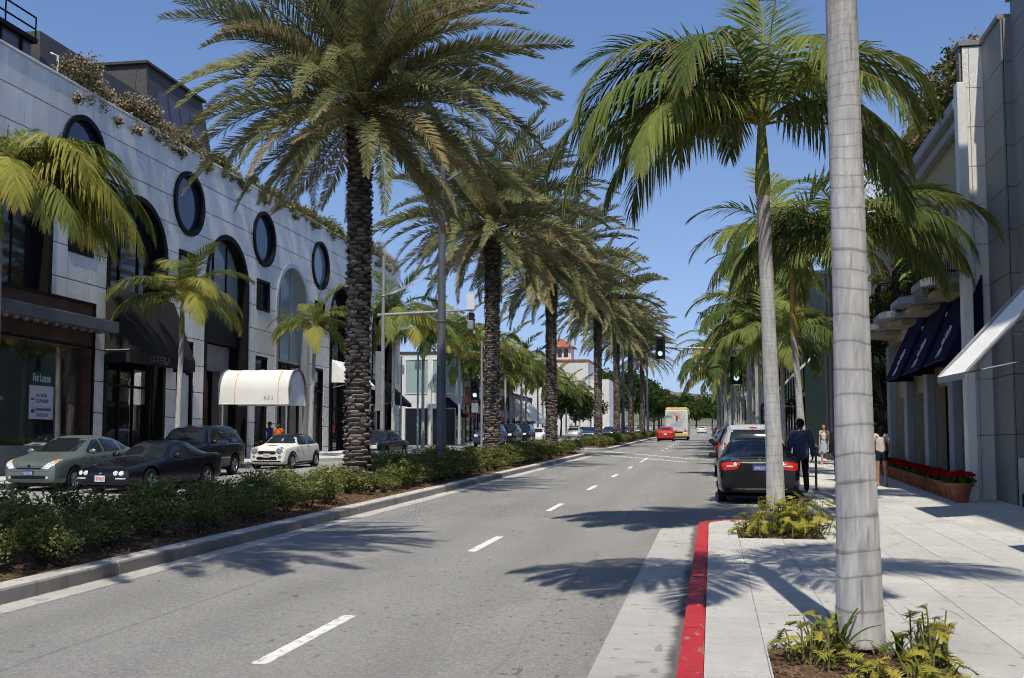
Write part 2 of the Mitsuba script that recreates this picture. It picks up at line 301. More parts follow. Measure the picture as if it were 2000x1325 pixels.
struct('pavement', ply(box(2.4, 9, 77.2, 420, -.05, .15), 'sidewalk'))
struct('kerb', ply(box(2.2, 2.397, 77.2, 420, -.05, .152), 'kerb'))
# ---- left pavement
lw = Polygon([(-24, -5), (-19.6, -5), (-19.6, 50.5), (-18.0, 52.5), (-16.0, 53.2), (-15.9, 57), (-18, 58), (-19.6, 60), (-19.6, 79), (-24, 79)])
struct('pavement', ply(ext_ch(lw, -.05, .15), 'sidewalk'))
struct('pavement', ply(box(-24, -19.5, 92, 420, -.05, .15), 'sidewalk'))
lk = LineString([(-19.6, 60), (-18, 58), (-15.9, 57), (-16.0, 53.2), (-18.0, 52.5), (-19.6, 50.5), (-19.6, 10)])
kb2 = struct('kerb', None)
part(kb2, 'kerb_stone', ply(ext_ch(LineString([(-18, 58.1), (-15.8, 57.1), (-15.9, 53.1), (-18.0, 52.4)]).buffer(.12, cap_style=2), -.05, .155), 'redpaint'), 'red painted kerb of the planted pavement nib')
for y in np.arange(12, 50, 3.05): part(kb2, 'kerb_stone', ply(box(-19.597, -19.42, y + .003, y + 3.047, -.05, .153, .012), 'kerb'))
# ---- the median: kerb stones and a bed of soil
mk = struct('median_kerb', None, 'worn concrete kerb of the planted median')
for y in np.arange(-6, 63.5, 3.05):
    y1 = min(y + 3.05, 63.4)
    part(mk, 'kerb_stone', ply(box(-7.32, -7.0, y + .004, y1 - .004, -.05, .163, .02), 'kerb'))
for y in np.arange(0, 63.5, 6.1): part(mk, 'kerb_stone', ply(box(-10.25, -10.0, y + .004, min(y + 6.1, 63.4) - .004, -.05, .163, .02), 'kerb'))
for k in range(6):
    a0, a1 = math.pi * k / 6, math.pi * (k + 1) / 6
    pg = Polygon(arc(-8.625, 63.4, 1.625, a0 + .004, a1 - .004, 6) + arc(-8.625, 63.4, 1.32, a1 - .004, a0 + .004, 6)); part(mk, 'kerb_stone', ply(ext_ch(pg, -.05, .163, .02), 'kerb'))
def bed(x0, x1, y0, y1, nx, ny, z=.13):
    xs_, ys_ = np.linspace(x0, x1, nx), np.linspace(y0, y1, ny); X, Y = np.meshgrid(xs_, ys_, indexing='ij')
    h = meshkit.fbm(np.stack([X * 1.6, Y * 1.6, X * 0], -1), 3, 5) - .5
    Z = z + .10 * h + .05 * np.sin(np.pi * (X - x0) / (x1 - x0)); return quadmesh(np.stack([X, Y, Z], -1))
struct('median_bed', ply(bed(-10.02, -7.3, -6, 64.8, 18, 260), 'soil', smooth=True))
mk2 = struct('median_kerb', None, 'concrete kerb of the median beyond the crossing')
for y in np.arange(77, 240, 6.1): part(mk2, 'kerb_stone', ply(box(-7.32, -7.0, y + .005, y + 6.095, -.05, .163, .02), 'kerb'))
part(mk2, 'kerb_stone', ply(ext_ch(Polygon(arc(-8.625, 77.0, 1.62, math.pi, 2 * math.pi, 10)), -.05, .16), 'kerb'))
struct('median_bed', ply(bed(-10.1, -7.3, 77, 240, 6, 120), 'soil', smooth=True))
# ---- hills at the end of the street
def hill(y, x0, x1, h, seed, n=90):
    xs_ = np.linspace(x0, x1, n); rows = []
    for k, d in enumerate(np.linspace(0, 900, 24)):
        prof = np.sin(np.pi * np.clip((d + 20) / 920, 0, 1) * .5) ** .8
        nz = meshkit.fbm(np.stack([xs_ * .006, np.full(n, d * .006), xs_ * 0], -1), 4, seed)
        rows.append(np.stack([xs_, np.full(n, y + d), -2 + h(xs_) * prof * (.75 + .5 * nz)], -1))
    return quadmesh(rows)
struct('hill', ply(hill(1500, -900, 900, lambda x: 46 + 40 * np.exp(-((x + 150) / 70) ** 2) + 34 * np.exp(-((x + 420) / 160) ** 2), 3), 'hill', smooth=True))
struct('hill', ply(hill(2600, -1500, 1500, lambda x: 82 + 50 * np.exp(-((x + 260) / 160) ** 2), 8), 'hill', smooth=True))
# ------------------------------------------------------------------ left: the marble arcade building
FX = -22.8
MB = thing('marble_arcade_building', 'long pale marble shop building with tall arches and round windows along the left pavement', 'building')
CB = [24.2 + 8.4 * k for k in range(7)]            # arch centres
CW = [28.4 + 8.4 * k for k in range(7)]            # round windows between them
YA, YB, ZT = 22.0, 79.2, 14.09
def arch(c, r, zs, z0): return Polygon([(c - r, z0), (c + r, z0)] + [(c + r * math.cos(a), zs + r * math.sin(a)) for a in np.linspace(0, math.pi, 25)])
holes = []
for c in CB:
    if YA < c < YB: holes.append(arch(c, 2.38, 8.69, -1.5))
for c in CW:
    if YA < c < YB - 1.5: holes += [Point(c, 11.70).buffer(1.42, 24), sbox(c - .83, 7.95, c + .83, 9.55)]
holes += [sbox(27.0, -1.5, 37.35, 6.15)]
for c in CW[2:-1]: holes.append(sbox(c - .80, .75, c + .80, 5.6))
HU = shapely.union_all(holes)
front = sbox(YA, -1.5, YB, ZT)
part(MB, 'wall', ply(shear(yz(ext(front.difference(HU), 0, .5), FX - .045, -1)), 'joint'))
part(MB, 'end_wall', ply(shear(box(FX - 18, FX - .55, YB - .4, YB, -2.5, ZT)), 'marble'))
part(MB, 'back_volume', ply(shear(box(FX - 18, FX - 4.2, YA, YB - .41, -2.5, ZT - .3)), 'interior'))
part(MB, 'roof', ply(shear(box(FX - 18, FX - .5, YA, YB - .41, ZT - .5, ZT - .25)), 'mansard'))
pan = []
yc = [YA + 1.4 * k for k in range(-1, 42)]
zc = [ZT - 1.19 * k for k in range(0, 14)]
for i in range(len(yc) - 1):
    for j in range(len(zc) - 1):
        c = sbox(max(yc[i], YA) + .009, zc[j + 1] + .019, min(yc[i + 1], YB) - .009, zc[j] - .019)
        if c.bounds[2] - c.bounds[0] < .05: continue
        c = c.difference(HU)
        if c.is_empty or c.area < .02: continue
        r = rng.random(3); m = ext(c, 0, .04 + .006 * r[0])
        if m is None: continue
        m = yz(m, FX - .045, 1); v = m[0].copy(); cy, cz = (yc[i] + yc[i + 1]) / 2, zc[j] - .6
        front_ = v[:, 0] > FX - .02; v[front_, 0] += (v[front_, 1] - cy) * .010 * (r[1] - .5) + (v[front_, 2] - cz) * .010 * (r[2] - .5)
        pan.append((0 if yc[i] > 29 else 1, i, shear((v, m[1]))))
pan.sort(key=lambda q: (q[0], q[1]))
for q in pan[:298]: part(MB, 'panel', ply(q[2], 'marble'))
if len(pan) > 298: part(MB, 'panel', ply(cat_([q[2] for q in pan[298:]]), 'marble'), kind='stuff')
part(MB, 'coping', ply(shear(box(FX - .55, FX + .05, YA, YB, ZT, ZT + .10, .02)), 'marble'))
def ring(outer, inner_, x, d, b, label=None): part(MB, 'window_frame', ply(shear(yz(ext(outer.difference(inner_), 0, d), x, 1)), b, smooth=25), label)
def pane(poly, x, b, parent=MB, d=.02): return part(parent, 'pane', ply(shear(yz(ext(poly, 0, d), x, 1)), b))
for c in CW:
    if not (YA < c < YB - 1.5): continue
    w = part(MB, 'round_window', ply(shear(yz(ext(Point(c, 11.7).buffer(1.44, 24).difference(Point(c, 11.7).buffer(1.24, 24)), 0, .30), FX - .20, 1)), 'bronze', smooth=25))
    pane(Point(c, 11.7).buffer(1.26, 24), FX - .14, 'blueglass' if c < 60 else 'litglass', w)
    w = part(MB, 'window', ply(shear(yz(ext(sbox(c - .83, 7.95, c + .83, 9.55).difference(sbox(c - .68, 8.1, c + .68, 9.4)), 0, .22), FX - .18, 1)), 'bronze'))
    pane(sbox(c - .7, 8.08, c + .7, 9.42), FX - .15, 'darkglass', w)
for c in CW[2:-1]:
    o = sbox(c - .80, .75, c + .80, 5.6)
    w = part(MB, 'shop_window', ply(shear(yz(ext(o.difference(shapely.union_all([sbox(c - .68, .9, c + .68, 4.2), sbox(c - .68, 4.35, c + .68, 5.45)])), 0, .2), FX - .22, 1)), 'bronze'))
    pane(sbox(c - .7, .88, c + .7, 5.5), FX - .20, 'darkglass', w)
for k, c in enumerate(CB):
    if not (YA < c < YB): continue
    light = k == 4
    zf = 6.17 if k == 1 else -1.5; o, i_ = arch(c, 2.40, 8.69, zf), arch(c, 2.17, 8.69, zf - .1)
    w = part(MB, 'arched_window', ply(shear(yz(ext(o.difference(i_), 0, .62), FX - .58, 1)), 'steel' if light else 'bronze', smooth=25), 'tall arch with a bright metal frame' if light else None)
    zb = {1: 6.2, 2: 6.6, 3: 7.25}.get(k, 5.6)
    a_in = arch(c, 2.18, 8.69, zb)
    gl = 'litglass' if light or k == 3 else 'darkglass'
    part(w, 'pane', ply(shear(yz(ext(a_in, 0, .02), FX - .50, 1)), gl))
    for yy in (c - .72, c + .72): part(w, 'mullion', ply(shear(box(FX - .479, FX - .42, yy - .045, yy + .045, zb, 8.69 + math.sqrt(2.08 ** 2 - .72 ** 2))), 'steel' if light else 'bronze'))
    part(w, 'mullion', ply(shear(box(FX - .478, FX - .425, c - 2.08, c + 2.08, zb, zb + .12)), 'steel' if light else 'bronze'))
    if k == 2 or k == 3: part(w, 'reveal', ply(shear(box(FX - 1.3, FX - .5, c + 2.0, c + 2.1, -1.4, 9)), 'bronze'))
# entrance bay (arch 3): dark spandrel, stone portal, wooden door
c = CB[3]
part(MB, 'spandrel', ply(shear(box(FX - .5, FX - .40, c - 2.08, c + 2.08, 5.85, 7.22)), 'black'))
part(MB, 'portal', ply(shear(yz(ext(sbox(c - 2.08, -1, c + 2.08, 5.84).difference(sbox(c - 1.2, -1, c + 1.0, 4.6)), 0, .4), FX - 1.2, 1)), 'beige'))
part(MB, 'portal_side', ply(shear(box(FX - 1.2, FX - .5, c - 2.09, c - 2.0, -1, 5.84)), 'bronze'))
d = part(MB, 'door', ply(shear(box(FX - 1.5, FX - 1.35, c - 1.2, c + 1.0, -1, 4.6)), 'bronze'))
part(d, 'door_panel', ply(shear(box(FX - 1.35, FX - 1.3, c - .9, c - .15, -.5, 4.2, .01)), 'wood'), 'brown wooden door leaf')
part(d, 'door_panel', ply(shear(box(FX - 1.35, FX - 1.3, c + .0, c + .8, -.5, 4.2, .01)), 'wood'))
# shopfront under arch 2 (dark awning bay)
def shopfront(c, r, zt, posters=(), parent=MB, depth=2.6, base=.5):
    s = part(parent, 'shopfront', ply(shear(yz(ext(sbox(c - r, -1.2, c + r, zt).difference(shapely.union_all([sbox(c - r + .08, base, c - r * .28, 3.3), sbox(c - r * .25, -1.2, c + r * .25, 3.3), sbox(c + r * .28, base, c + r - .08, 3.3), sbox(c - r + .08, 3.4, c - r * .28, zt - .08), sbox(c - r * .25, 3.4, c + r * .25, zt - .08), sbox(c + r * .28, 3.4, c + r - .08, zt - .08)])), 0, .1), FX - .5, 1)), 'bronze'))
    part(s, 'pane', ply(shear(box(FX - .47, FX - .465, c - r, c + r, base, zt)), 'pane'))
    part(s, 'room', ply(shear(cat_([box(FX - depth, FX - depth + .05, c - r, c + r, -1, zt), box(FX - depth, FX - .52, c - r - .05, c - r, -1, zt), box(FX - depth, FX - .52, c + r, c + r + .05, -1, zt), box(FX - depth, FX - .52, c - r, c + r, zt, zt + .05), box(FX - depth, FX - .52, c - r, c + r, -.3, .0)])), 'interior'))
    for (y0, y1, z0, z1) in posters: part(s, 'display_panel', ply(shear(box(FX - .75, FX - .70, y0, y1, z0, z1)), 'poster'), 'white display panel behind the shop glass')
    return s
shopfront(CB[2], 2.06, 5.5, [(42.0, 43.0, 2.7, 4.1)])
part(MB, 'spandrel', ply(shear(box(FX - .5, FX - .40, CB[2] - 2.08, CB[2] + 2.08, 5.51, 6.62)), 'black'))
for k_ in (4, 5, 6): part(MB, 'spandrel', ply(shear(box(FX - .5, FX - .40, CB[k_] - 2.08, CB[k_] + 2.08, 5.505, 5.62)), 'black'))
part(MB, 'display_panel', ply(shear(box(FX - .17, FX - .13, CW[2] - .62, CW[2] + .62, 1.6, 4.1)), 'poster'), 'white poster filling a narrow shop window')
# mannequin-like display stand in that shop
for k in (4, 5, 6):
    if CB[k] < YB: shopfront(CB[k], 2.06, 5.5, [(CB[k] - 1.2, CB[k] - .6, .8, 2.2)] if k == 4 else ())
# the rusty shopfront for lease on the left
L = part(MB, 'rusty_shopfront', ply(shear(yz(ext(sbox(26.8, -1.3, 37.42, 6.15).difference(sbox(27.1, .95, 37.2, 4.5)), 0, .38), FX - .12, 1)), 'rust'), 'rust brown steel surround of the empty shop')
part(L, 'ledge', ply(shear(box(FX + .262, FX + 1.0, 26.8, 37.9, 5.15, 5.55, .02)), 'darkpole'), 'grey projecting ledge over the empty shop')
part(L, 'edge_trim', ply(shear(cat_([box(FX + .263, FX + .32, 37.33, 37.43, -1, 6.2), box(FX + .263, FX + .32, 26.8, 37.33, 6.10, 6.2), box(FX + .263, FX + .30, 26.8, 37.33, 4.5, 4.6)])), 'bronze'))
for y in np.arange(27.2, 37.3, .55): part(L, 'lamp', ply(shear(cat_([box(FX + .55, FX + .67, y, y + .12, 5.05, 5.147)])), 'steel'))
part(L, 'pane', ply(shear(box(FX - .02, FX - .015, 27.1, 37.2, .95, 4.5)), 'pane'))
for y in (30.5, 33.9): part(L, 'mullion', ply(shear(box(FX - .06, FX - .021, y, y + .06, .95, 4.5)), 'bronze'))
part(L, 'sill_wall', ply(shear(box(FX - .1, FX + .33, 26.8, 37.3, -1.2, .94, .01)), 'beige'))
part(L, 'room', ply(shear(cat_([box(FX - 4.1, FX - 4, 26.8, 37.3, -1, 5), box(FX - 4, FX - .5, 37.3, 37.35, -1, 5), box(FX - 4, FX - .5, 26.8, 37.3, 4.9, 5), box(FX - 4, FX - .5, 26.8, 37.3, .2, .3)])), 'interior'))
part(MB, 'upper_window', ply(shear(cat_([box(FX - .48, FX - .44, 30.4, 34.9, 6.2, 8.5), ])), 'darkglass'))
SG = thing('lease_sign', 'white and green for lease sign hung in the dark empty shop window', 'sign')
def sg(name, m, b): part(SG, name, ply(shear(m), b))
sx = FX - .012
sg('green_board', box(sx, sx + .02, 34.05, 35.25, 3.02, 3.48), 'signgreen'); sg('white_board', box(sx, sx + .02, 34.0, 35.36, 1.85, 3.0), 'plate')
def words(s, h, y, z, b, x=sx + .021, parent=SG, bold=False, width=None, mirror=False):
    m = text(s, h, .006, bold); v = m[0].copy()
    if width: v[:, 0] *= width / v[:, 0].max()
    # seen from +x the +y axis runs to the left of a reader facing -x ... lettering reads along +y
    w = np.stack([x + v[:, 2], y + v[:, 0], z + v[:, 1]], 1); part(parent, 'lettering', ply(shear((w, m[1])), b))
words('For Lease', .25, 34.12, 3.14, 'plate', bold=True, width=1.04)
for z, s, wd in ((2.62, 'Jay Luchs', .62), (2.42, '310.590.2800', .72), (2.14, 'Ronnie Richmond', .88), (1.94, '310.701.1026', .72)): words(s, .12, 34.34, z, 'blueink', bold=True, width=wd)
sg('emblem', box(sx + .021, sx + .027, 34.08, 34.26, 2.50, 2.56), 'blueink'); sg('emblem', box(sx + .021, sx + .027, 34.08, 34.28, 2.06, 2.18), 'blueink')
# the black awning with its lettering
AW = thing('black_awning', 'big black cloth awning with pale lettering over a shop door', 'awning')
y0, y1 = 38.6, 44.0
top = quadmesh([[(FX + .03 + 1.02 * t, y, 7.10 - 2.50 * t - .05 * math.sin(math.pi * t)) for y in np.linspace(y0, y1, 12)] for t in np.linspace(0, 1, 8)])
part(AW, 'canvas', ply(shear(top), 'blackcloth', smooth=True))
for yy in (y0, y1): part(AW, 'side_flap', ply(shear((np.array([(FX + .03, yy, 7.10), (FX + .03, yy, 4.6), (FX + 1.05, yy, 4.6)]), np.array([[0, 1, 2]]))), 'blackcloth'))
part(AW, 'valance', ply(shear(cat_([box(FX + 1.04, FX + 1.06, y0, y1, 4.12, 4.6), box(FX + .03, FX + 1.04, y0 - .01, y0, 4.12, 4.6), box(FX + .03, FX + 1.04, y1, y1 + .01, 4.12, 4.6)])), 'blackcloth'))
part(AW, 'rod', ply(shear(tube([(FX + .05, y0 - .03, 4.6), (FX + 1.05, y0 - .03, 4.6)], .025, 6)), 'steel'))
mat('dimgold', prin((.16, .145, .12), .6, .3))
words('LA PERLA', .29, 40.1, 4.24, 'dimgold', FX + 1.062, AW, False, 1.66)
words('433', .22, 40.6, 3.62, 'poster', FX - .46, AW)
# white barrel canopy over the entrance
CN = thing('barrel_canopy', 'white barrel vaulted entrance canopy with dark end hoops and slim posts', 'canopy')
cx0, cx1, cy0, cy1, zb_, zs_ = FX + .1, -19.25, 48.42, 50.52, 2.92, 3.55
r_ = (cy1 - cy0) / 2; cc = (cy0 + cy1) / 2
prof = [(cy0, zb_), (cy0, zs_)] + [(cc - r_ * math.cos(a), zs_ + r_ * 1.0 * math.sin(a)) for a in np.linspace(0, math.pi, 17)[1:-1]] + [(cy1, zs_), (cy1, zb_)]
part(CN, 'canvas', ply(shear(quadmesh([[(x, cc + (y - cc) * s_, zb_ + (z - zb_) * s_) for y, z in prof] for x, s_ in ((q_, 1 - .016 * abs(math.sin(math.pi * 4 * (q_ - cx0) / (cx1 - cx0)))) for q_ in np.linspace(cx0, cx1, 33))])), 'whitecloth', smooth=60))
part(CN, 'end_panel', ply(shear(yz(ext(Polygon(prof), 0, .01), cx1 - .03, 1)), 'whitecloth'))
for x in (cx0, cx1 + .02): part(CN, 'hoop', ply(shear(tube([(x, y, z) for y, z in prof], .055, 8)), 'darkpole', smooth=True))
part(CN, 'bottom_rail', ply(shear(tube([(cx0, cy0, zb_), (cx1, cy0, zb_)], .03, 6)), 'steel'))
for y in (cy0, cy1): part(CN, 'post', ply(shear(tube([(cx1 - .1, y, -.25), (cx1 - .1, y, zb_)], .045, 8)), 'galv', smooth=True))
part(CN, 'post', ply(shear(tube([(cx0 + .2, cy0, -.3), (cx0 + .2, cy0, zb_)], .04, 8)), 'galv', smooth=True))
for x in (cx0 + .78, cx1 - .55): part(CN, 'stripe', ply(shear(quadmesh([[(xx, y + (cc - y) * -.004 - .002 * (y < cc), z + .004) for y, z in prof[:13]] for xx in (x, x + .03)])), 'orange', smooth=40))
m = text('421', .20, .004); w = np.stack([cx1 - 1.25 + m[0][:, 0], cy0 - .006 - m[0][:, 2], 3.12 + m[0][:, 1]], 1); part(CN, 'lettering', ply(shear((w, m[1])), 'palewall'))
# two small awnings further along the arcade
def wedge_awning(name, label, y0, y1, z_top, z_bot, out, b, x0=FX + .02, s=1, val=.25):
    a = thing(name, label, 'awning', None); x1 = x0 + s * out
    q = quadmesh([[(x0 + (x1 - x0) * t, y, z_top + (z_bot - z_top) * t) for y in np.linspace(y0, y1, 5)] for t in np.linspace(0, 1, 5)])
    part(a, 'canvas', ply(shear(q), b))
    part(a, 'valance', ply(shear(box(x1 - .01, x1 + .01, y0, y1, z_bot - val, z_bot)), b))
    for yy in (y0, y1): part(a, 'side_flap', ply(shear((np.array([(x0, yy, z_top), (x0, yy, z_bot), (x1, yy, z_bot)]), np.array([[0, 1, 2]]))), b))
    part(a, 'arm', ply(shear(tube([(x0, y0 + .1, z_bot - .3), (x1, y0 + .1, z_bot - .02)], .02, 5)), 'steel'))
    return a
wedge_awning('white_awning', 'small white awning just left of the nearest rough palm trunk', CB[5] - 2.0, CB[5] + 2.0, 6.3, 4.9, 1.5, 'whitecloth')
wedge_awning('black_awning', 'black cloth awning right of the nearest rough palm trunk, lower half of the marble building', CB[6] - 2.0, CB[6] + 2.0, 5.6, 4.1, 1.6, 'blackcloth')
# penthouse on the roof
PH = thing('roof_penthouse', 'dark brown metal clad penthouse with purple glass set back on the marble roof', 'penthouse')
def frustum(x0, x1, y0, y1, z0, z1, ins):
    b = [(x0, y0), (x1, y0), (x1, y1), (x0, y1)]; t = [(x0 + ins, y0 + ins), (x1 - ins, y0 + ins), (x1 - ins, y1 - ins), (x0 + ins, y1 - ins)]
    v = np.array([(x, y, z0) for x, y in b] + [(x, y, z1) for x, y in t]); f = np.array([[0, 1, 5], [0, 5, 4], [1, 2, 6], [1, 6, 5], [2, 3, 7], [2, 7, 6], [3, 0, 4], [3, 4, 7], [4, 5, 6], [4, 6, 7], [0, 2, 1], [0, 3, 2]]); return v, f
part(PH, 'glazed_wall', ply(shear(box(-28, -24.9, 24, 36.5, 13.6, 15.95)), 'purpleglass'))
for y in np.arange(25, 36.4, 1.2): part(PH, 'mullion', ply(shear(box(-24.9, -24.82, y, y + .09, 13.6, 15.95)), 'bronze'))
part(PH, 'eave', ply(shear(box(-28.2, -24.7, 24, 36.6, 15.95, 16.12)), 'bronze'))
RL = part(PH, 'railing', ply(shear(cat_([tube([(-24.8, 24, z), (-24.8, 36.6, z)], .035, 6) for z in (16.5, 16.95)] + [tube([(-24.8, y, 16.1), (-24.8, y, 16.95)], .03, 6) for y in np.arange(24, 36.7, 1.8)])), 'bronze'))
part(PH, 'metal_box', ply(shear(frustum(-31, -24.6, 36.8, 45.4, 13.6, 16.75, .5)), 'mansard'))
part(PH, 'metal_box', ply(shear(frustum(-33, -24.4, 44.6, 51.6, 13.6, 18.25, .7)), 'mansard'))
q = lambda y, z: (-24.4 - .7 * (z - 13.6) / 4.65 + .02, y, z)
for a in np.arange(46.0, 50.4, 1.1): part(PH, 'window', ply(shear((np.array([q(a, 14.2), q(a + 1.0, 14.2), q(a + 1.0 - .05, 17.3), q(a + .02, 17.3)]), np.array([[0, 1, 2], [0, 2, 3]]))), 'purpleglass'))
for y in np.arange(45.6, 51.4, 1.45):
    pass
for x in np.arange(-32, -25, 1.3): part(PH, 'standing_seam', ply(shear(tube([(x, 44.6 + .0, 13.7), (x * .985 - .4, 45.28, 18.2)], .02, 5)), 'mansard'))
part(PH, 'roof_edge', ply(shear(box(-32.5, -24.95, 45.1, 51.1, 18.25, 18.37)), 'mansard'))
part(PH, 'metal_box', ply(shear(frustum(-31, -25.0, 58, 73, 13.6, 15.6, .5)), 'mansard'))
part(PH, 'drain_pipe', ply(shear(tube([(-24.3, 37.3, 13.7), (-24.3, 37.3, 15.7), (-24.55, 37.2, 15.8)], .05, 6)), 'white'))
# ------------------------------------------------------------------ left: the blocks beyond the side street
def bldg(name, label, x0, x1, y0, y1, z1, b, cat='building', roofb='mansard'):
    k = thing(name, label, cat)
    part(k, 'wall', ply(shear(box(x0, x1, y0, y1, -6, z1)), b)); part(k, 'parapet', ply(shear(box(x0 - .06, x1 + .06, y0 - .06, y1 + .06, z1, z1 + .25)), roofb)); return k
def window_x(k, x, y0, y1, z0, z1, b='darkglass', s=1, fb='bronze', fr=.08):
    """window in a wall that faces +x (s=1) or -x, frame proud of the wall"""
    f = part(k, 'window', ply(shear(yz(ext(sbox(y0, z0, y1, z1).difference(sbox(y0 + fr, z0 + fr, y1 - fr, z1 - fr)), 0, .08), x, s)), fb))
    part(f, 'pane', ply(shear(yz(ext(sbox(y0 + fr, z0 + fr, y1 - fr, z1 - fr), 0, .02), x, s)), b))
def window_y(k, y, x0, x1, z0, z1, b='darkglass', fb='bronze', fr=.08):
    f = part(k, 'window', ply(shear(xz(ext(sbox(x0, z0, x1, z1).difference(sbox(x0 + fr, z0 + fr, x1 - fr, z1 - fr)), 0, .08), y, -1)), fb))
    part(f, 'pane', ply(shear(xz(ext(sbox(x0 + fr, z0 + fr, x1 - fr, z1 - fr), 0, .02), y, -1)), b))
k = bldg('white_shop', 'white two storey corner shop with pale glass upper floor behind the left palms', -40, FX, 92, 101, 9.0, 'white')
mat('tealglass', prin((.32, .44, .44), .1, .6))
for y in np.arange(92.3, 100.5, 2.1): window_x(k, FX, y, y + 1.9, 5.6, 8.6, 'tealglass', fb='white'); window_x(k, FX, y, y + 1.9, .9, 4.4, 'darkglass', fb='steel')
for x in np.arange(-38, -23.5, 2.4): window_y(k, 92, x, x + 2.1, 5.6, 8.6, 'tealglass', fb='white'); window_y(k, 92, x, x + 2.1, .9, 4.4, 'darkglass', fb='steel')
wedge_awning('navy_awning', 'navy awning on the corner shop beyond the marble building', 92.3, 95, 5.4, 3.9, 1.6, 'bluecloth')
wedge_awning('red_awning', 'small red awning over a shop between the left pavement palms', 96.5, 100, 4.6, 4.0, 1.2, 'redink')
k = bldg('brick_shop', 'red brick pilastered shop front on the left pavement', -40, FX, 101.1, 106, 6.6, mat('brick', prin(mikit.proc(lambda p, n, uv: MX((.24, .10, .065), (.36, .16, .11), FB(p.x * 3, p.y * 3, p.z * 9))), .85, .2)))
for y in (101.5, 103.8): window_x(k, FX, y, y + 1.9, .9, 5.2, 'darkglass')
k = bldg('grey_shop', 'grey stone shop block beside the brick shop front on the left', -40, FX - .05, 106.1, 124, 7.6, 'concrete')
for y in np.arange(106.8, 122, 3.0): window_x(k, FX - .05, y, y + 2.3, .9, 4.4); window_x(k, FX - .05, y + .3, y + 2, 5.2, 6.8)
wedge_awning('red_awning', 'red awning in front of the grey stone shop block', 113, 116, 4.8, 4.0, 1.2, 'redink')
k = bldg('tan_shop', 'low tan shop with a pale sloping awning at the far left corner', -40, FX, 124.1, 140.5, 7.2, 'beige')
for y in np.arange(125, 139, 3.4): window_x(k, FX, y, y + 2.6, .9, 4.4)
wedge_awning('beige_awning', 'pale sloping awning before the low tan shop on the far left', 128, 139.5, 6.8, 4.2, 2.4, 'whitecloth')
k = thing('white_tower_building', 'white stuccoed corner building with a small red tiled tower', 'building')
TY = 208.0
part(k, 'wall', ply(shear(box(-60, -23.0, TY, TY + 26, -8, 17.6)), 'plaster')); part(k, 'cornice', ply(shear(box(-60.3, -22.7, TY - .3, TY + 26.3, 17.6, 18.0, .1)), 'tile'))
part(k, 'tower', ply(shear(box(-31.2, -26.6, TY + 3, TY + 7.6, 18.0, 20.6)), 'plaster'))
part(k, 'tower_roof', ply(shear(frustum(-32.0, -25.8, TY + 2.2, TY + 8.4, 20.6, 22.4, 2.6)), 'tile'))
for x in (-30.4, -29.2, -28.0): window_y(k, TY + 3, x, x + .8, 18.7, 20.3)
part(k, 'side_wing', ply(shear(box(-22.99, -19.4, TY + 4, TY + 22, -8, 14.4)), 'plaster'))
for x in np.arange(-57, -25, 4.4): window_y(k, TY, x, x + 1.5, 1.4, 5.4)
k = bldg('far_office', 'grey office block rising behind the left shops', -75, -52, 150, 175, 25, 'galv')
for z in np.arange(8, 24, 2.6): part(k, 'window_band', ply(shear(box(-74, -53, 149.95, 149.99, z, z + 1.5)), 'blueglass'))
for y in np.arange(152, 172, 6): window_x(k, -52, y, y + 4, 15, 23, 'blueglass')
for i, (y0, y1, z, x) in enumerate(((250, 275, 9, -26), (278, 305, 12, -28), (308, 340, 8, -26))):
    k = bldg('distant_house', ('pale low house behind the far left trees', 'taller pale house behind the far left trees', 'farthest low house behind the left trees')[i], -50, x, y0, y1, z + 6, 'plaster', 'house')
    for y in np.arange(y0 + 2, y1 - 2, 5): window_x(k, x, y, y + 2, 3, 6)
# ------------------------------------------------------------------ right: the panelled stone building at the edge of the picture
RB = thing('panelled_stone_building', 'grey beige panelled stone building at the right edge with a white awning', 'building')
ZC = [-.4, 1.23, 2.47, 3.54, 4.56, 5.48, 6.38, 7.25, 8.15, 9.05, 9.75, 10.35]
part(RB, 'wall', ply(shear(cat_([box(6.34, 16, 4, 24.20, -1, 10.3), box(6.14, 16, 24.21, 25.89, -1, 10.0), box(5.66, 16, 25.89, 26.28, -1, 10.0)])), 'joint'))
def pan_x(x, y0, y1, zs, k=RB, b='beige', t=.035):
    for a, c_ in zip(zs[:-1], zs[1:]): part(k, 'panel', ply(shear(box(x - t, x - .001, y0 + .008, y1 - .008, a + .008, c_ - .008)), b))
def pan_y(y, x0, x1, zs, k=RB, b='beige', t=.035):
    for a, c_ in zip(zs[:-1], zs[1:]): part(k, 'panel', ply(shear(box(x0 + .006, x1 - .006, y - t, y - .001, a + .008, c_ - .008)), b))
for y0, y1 in ((22.9, 24.2),): pan_x(6.34, y0, y1, ZC)
for y0, y1 in ((4, 7.5), (7.5, 11), (11, 14.5), (14.5, 18), (18, 20.0)): pan_x(6.34, y0, y1, ZC)
pan_x(6.34, 20.0, 22.9, [ZC[0], ZC[1]]); pan_x(6.34, 20.0, 22.9, ZC[8:])
window_x(RB, 6.335, 20.1, 21.6, 5.6, 8.1, 'blueglass', -1, 'beige'); pan_x(6.34, 20.0, 22.9, ZC[1:6]); pan_x(6.34, 21.62, 22.9, ZC[5:9])
pan_y(24.21, 6.145, 6.335, ZC[:-2] + [10.0]); pan_x(6.14, 24.22, 25.88, ZC[:-1] [:-1] + [10.0])
pan_y(25.89, 5.68, 5.82, ZC[:-2] + [10.0], RB, 'limestone'); pan_y(25.89, 5.82, 6.12, ZC[:-2] + [10.0], RB, 'limestone')
pan_x(5.66, 25.9, 26.27, ZC[:-2] + [10.0])
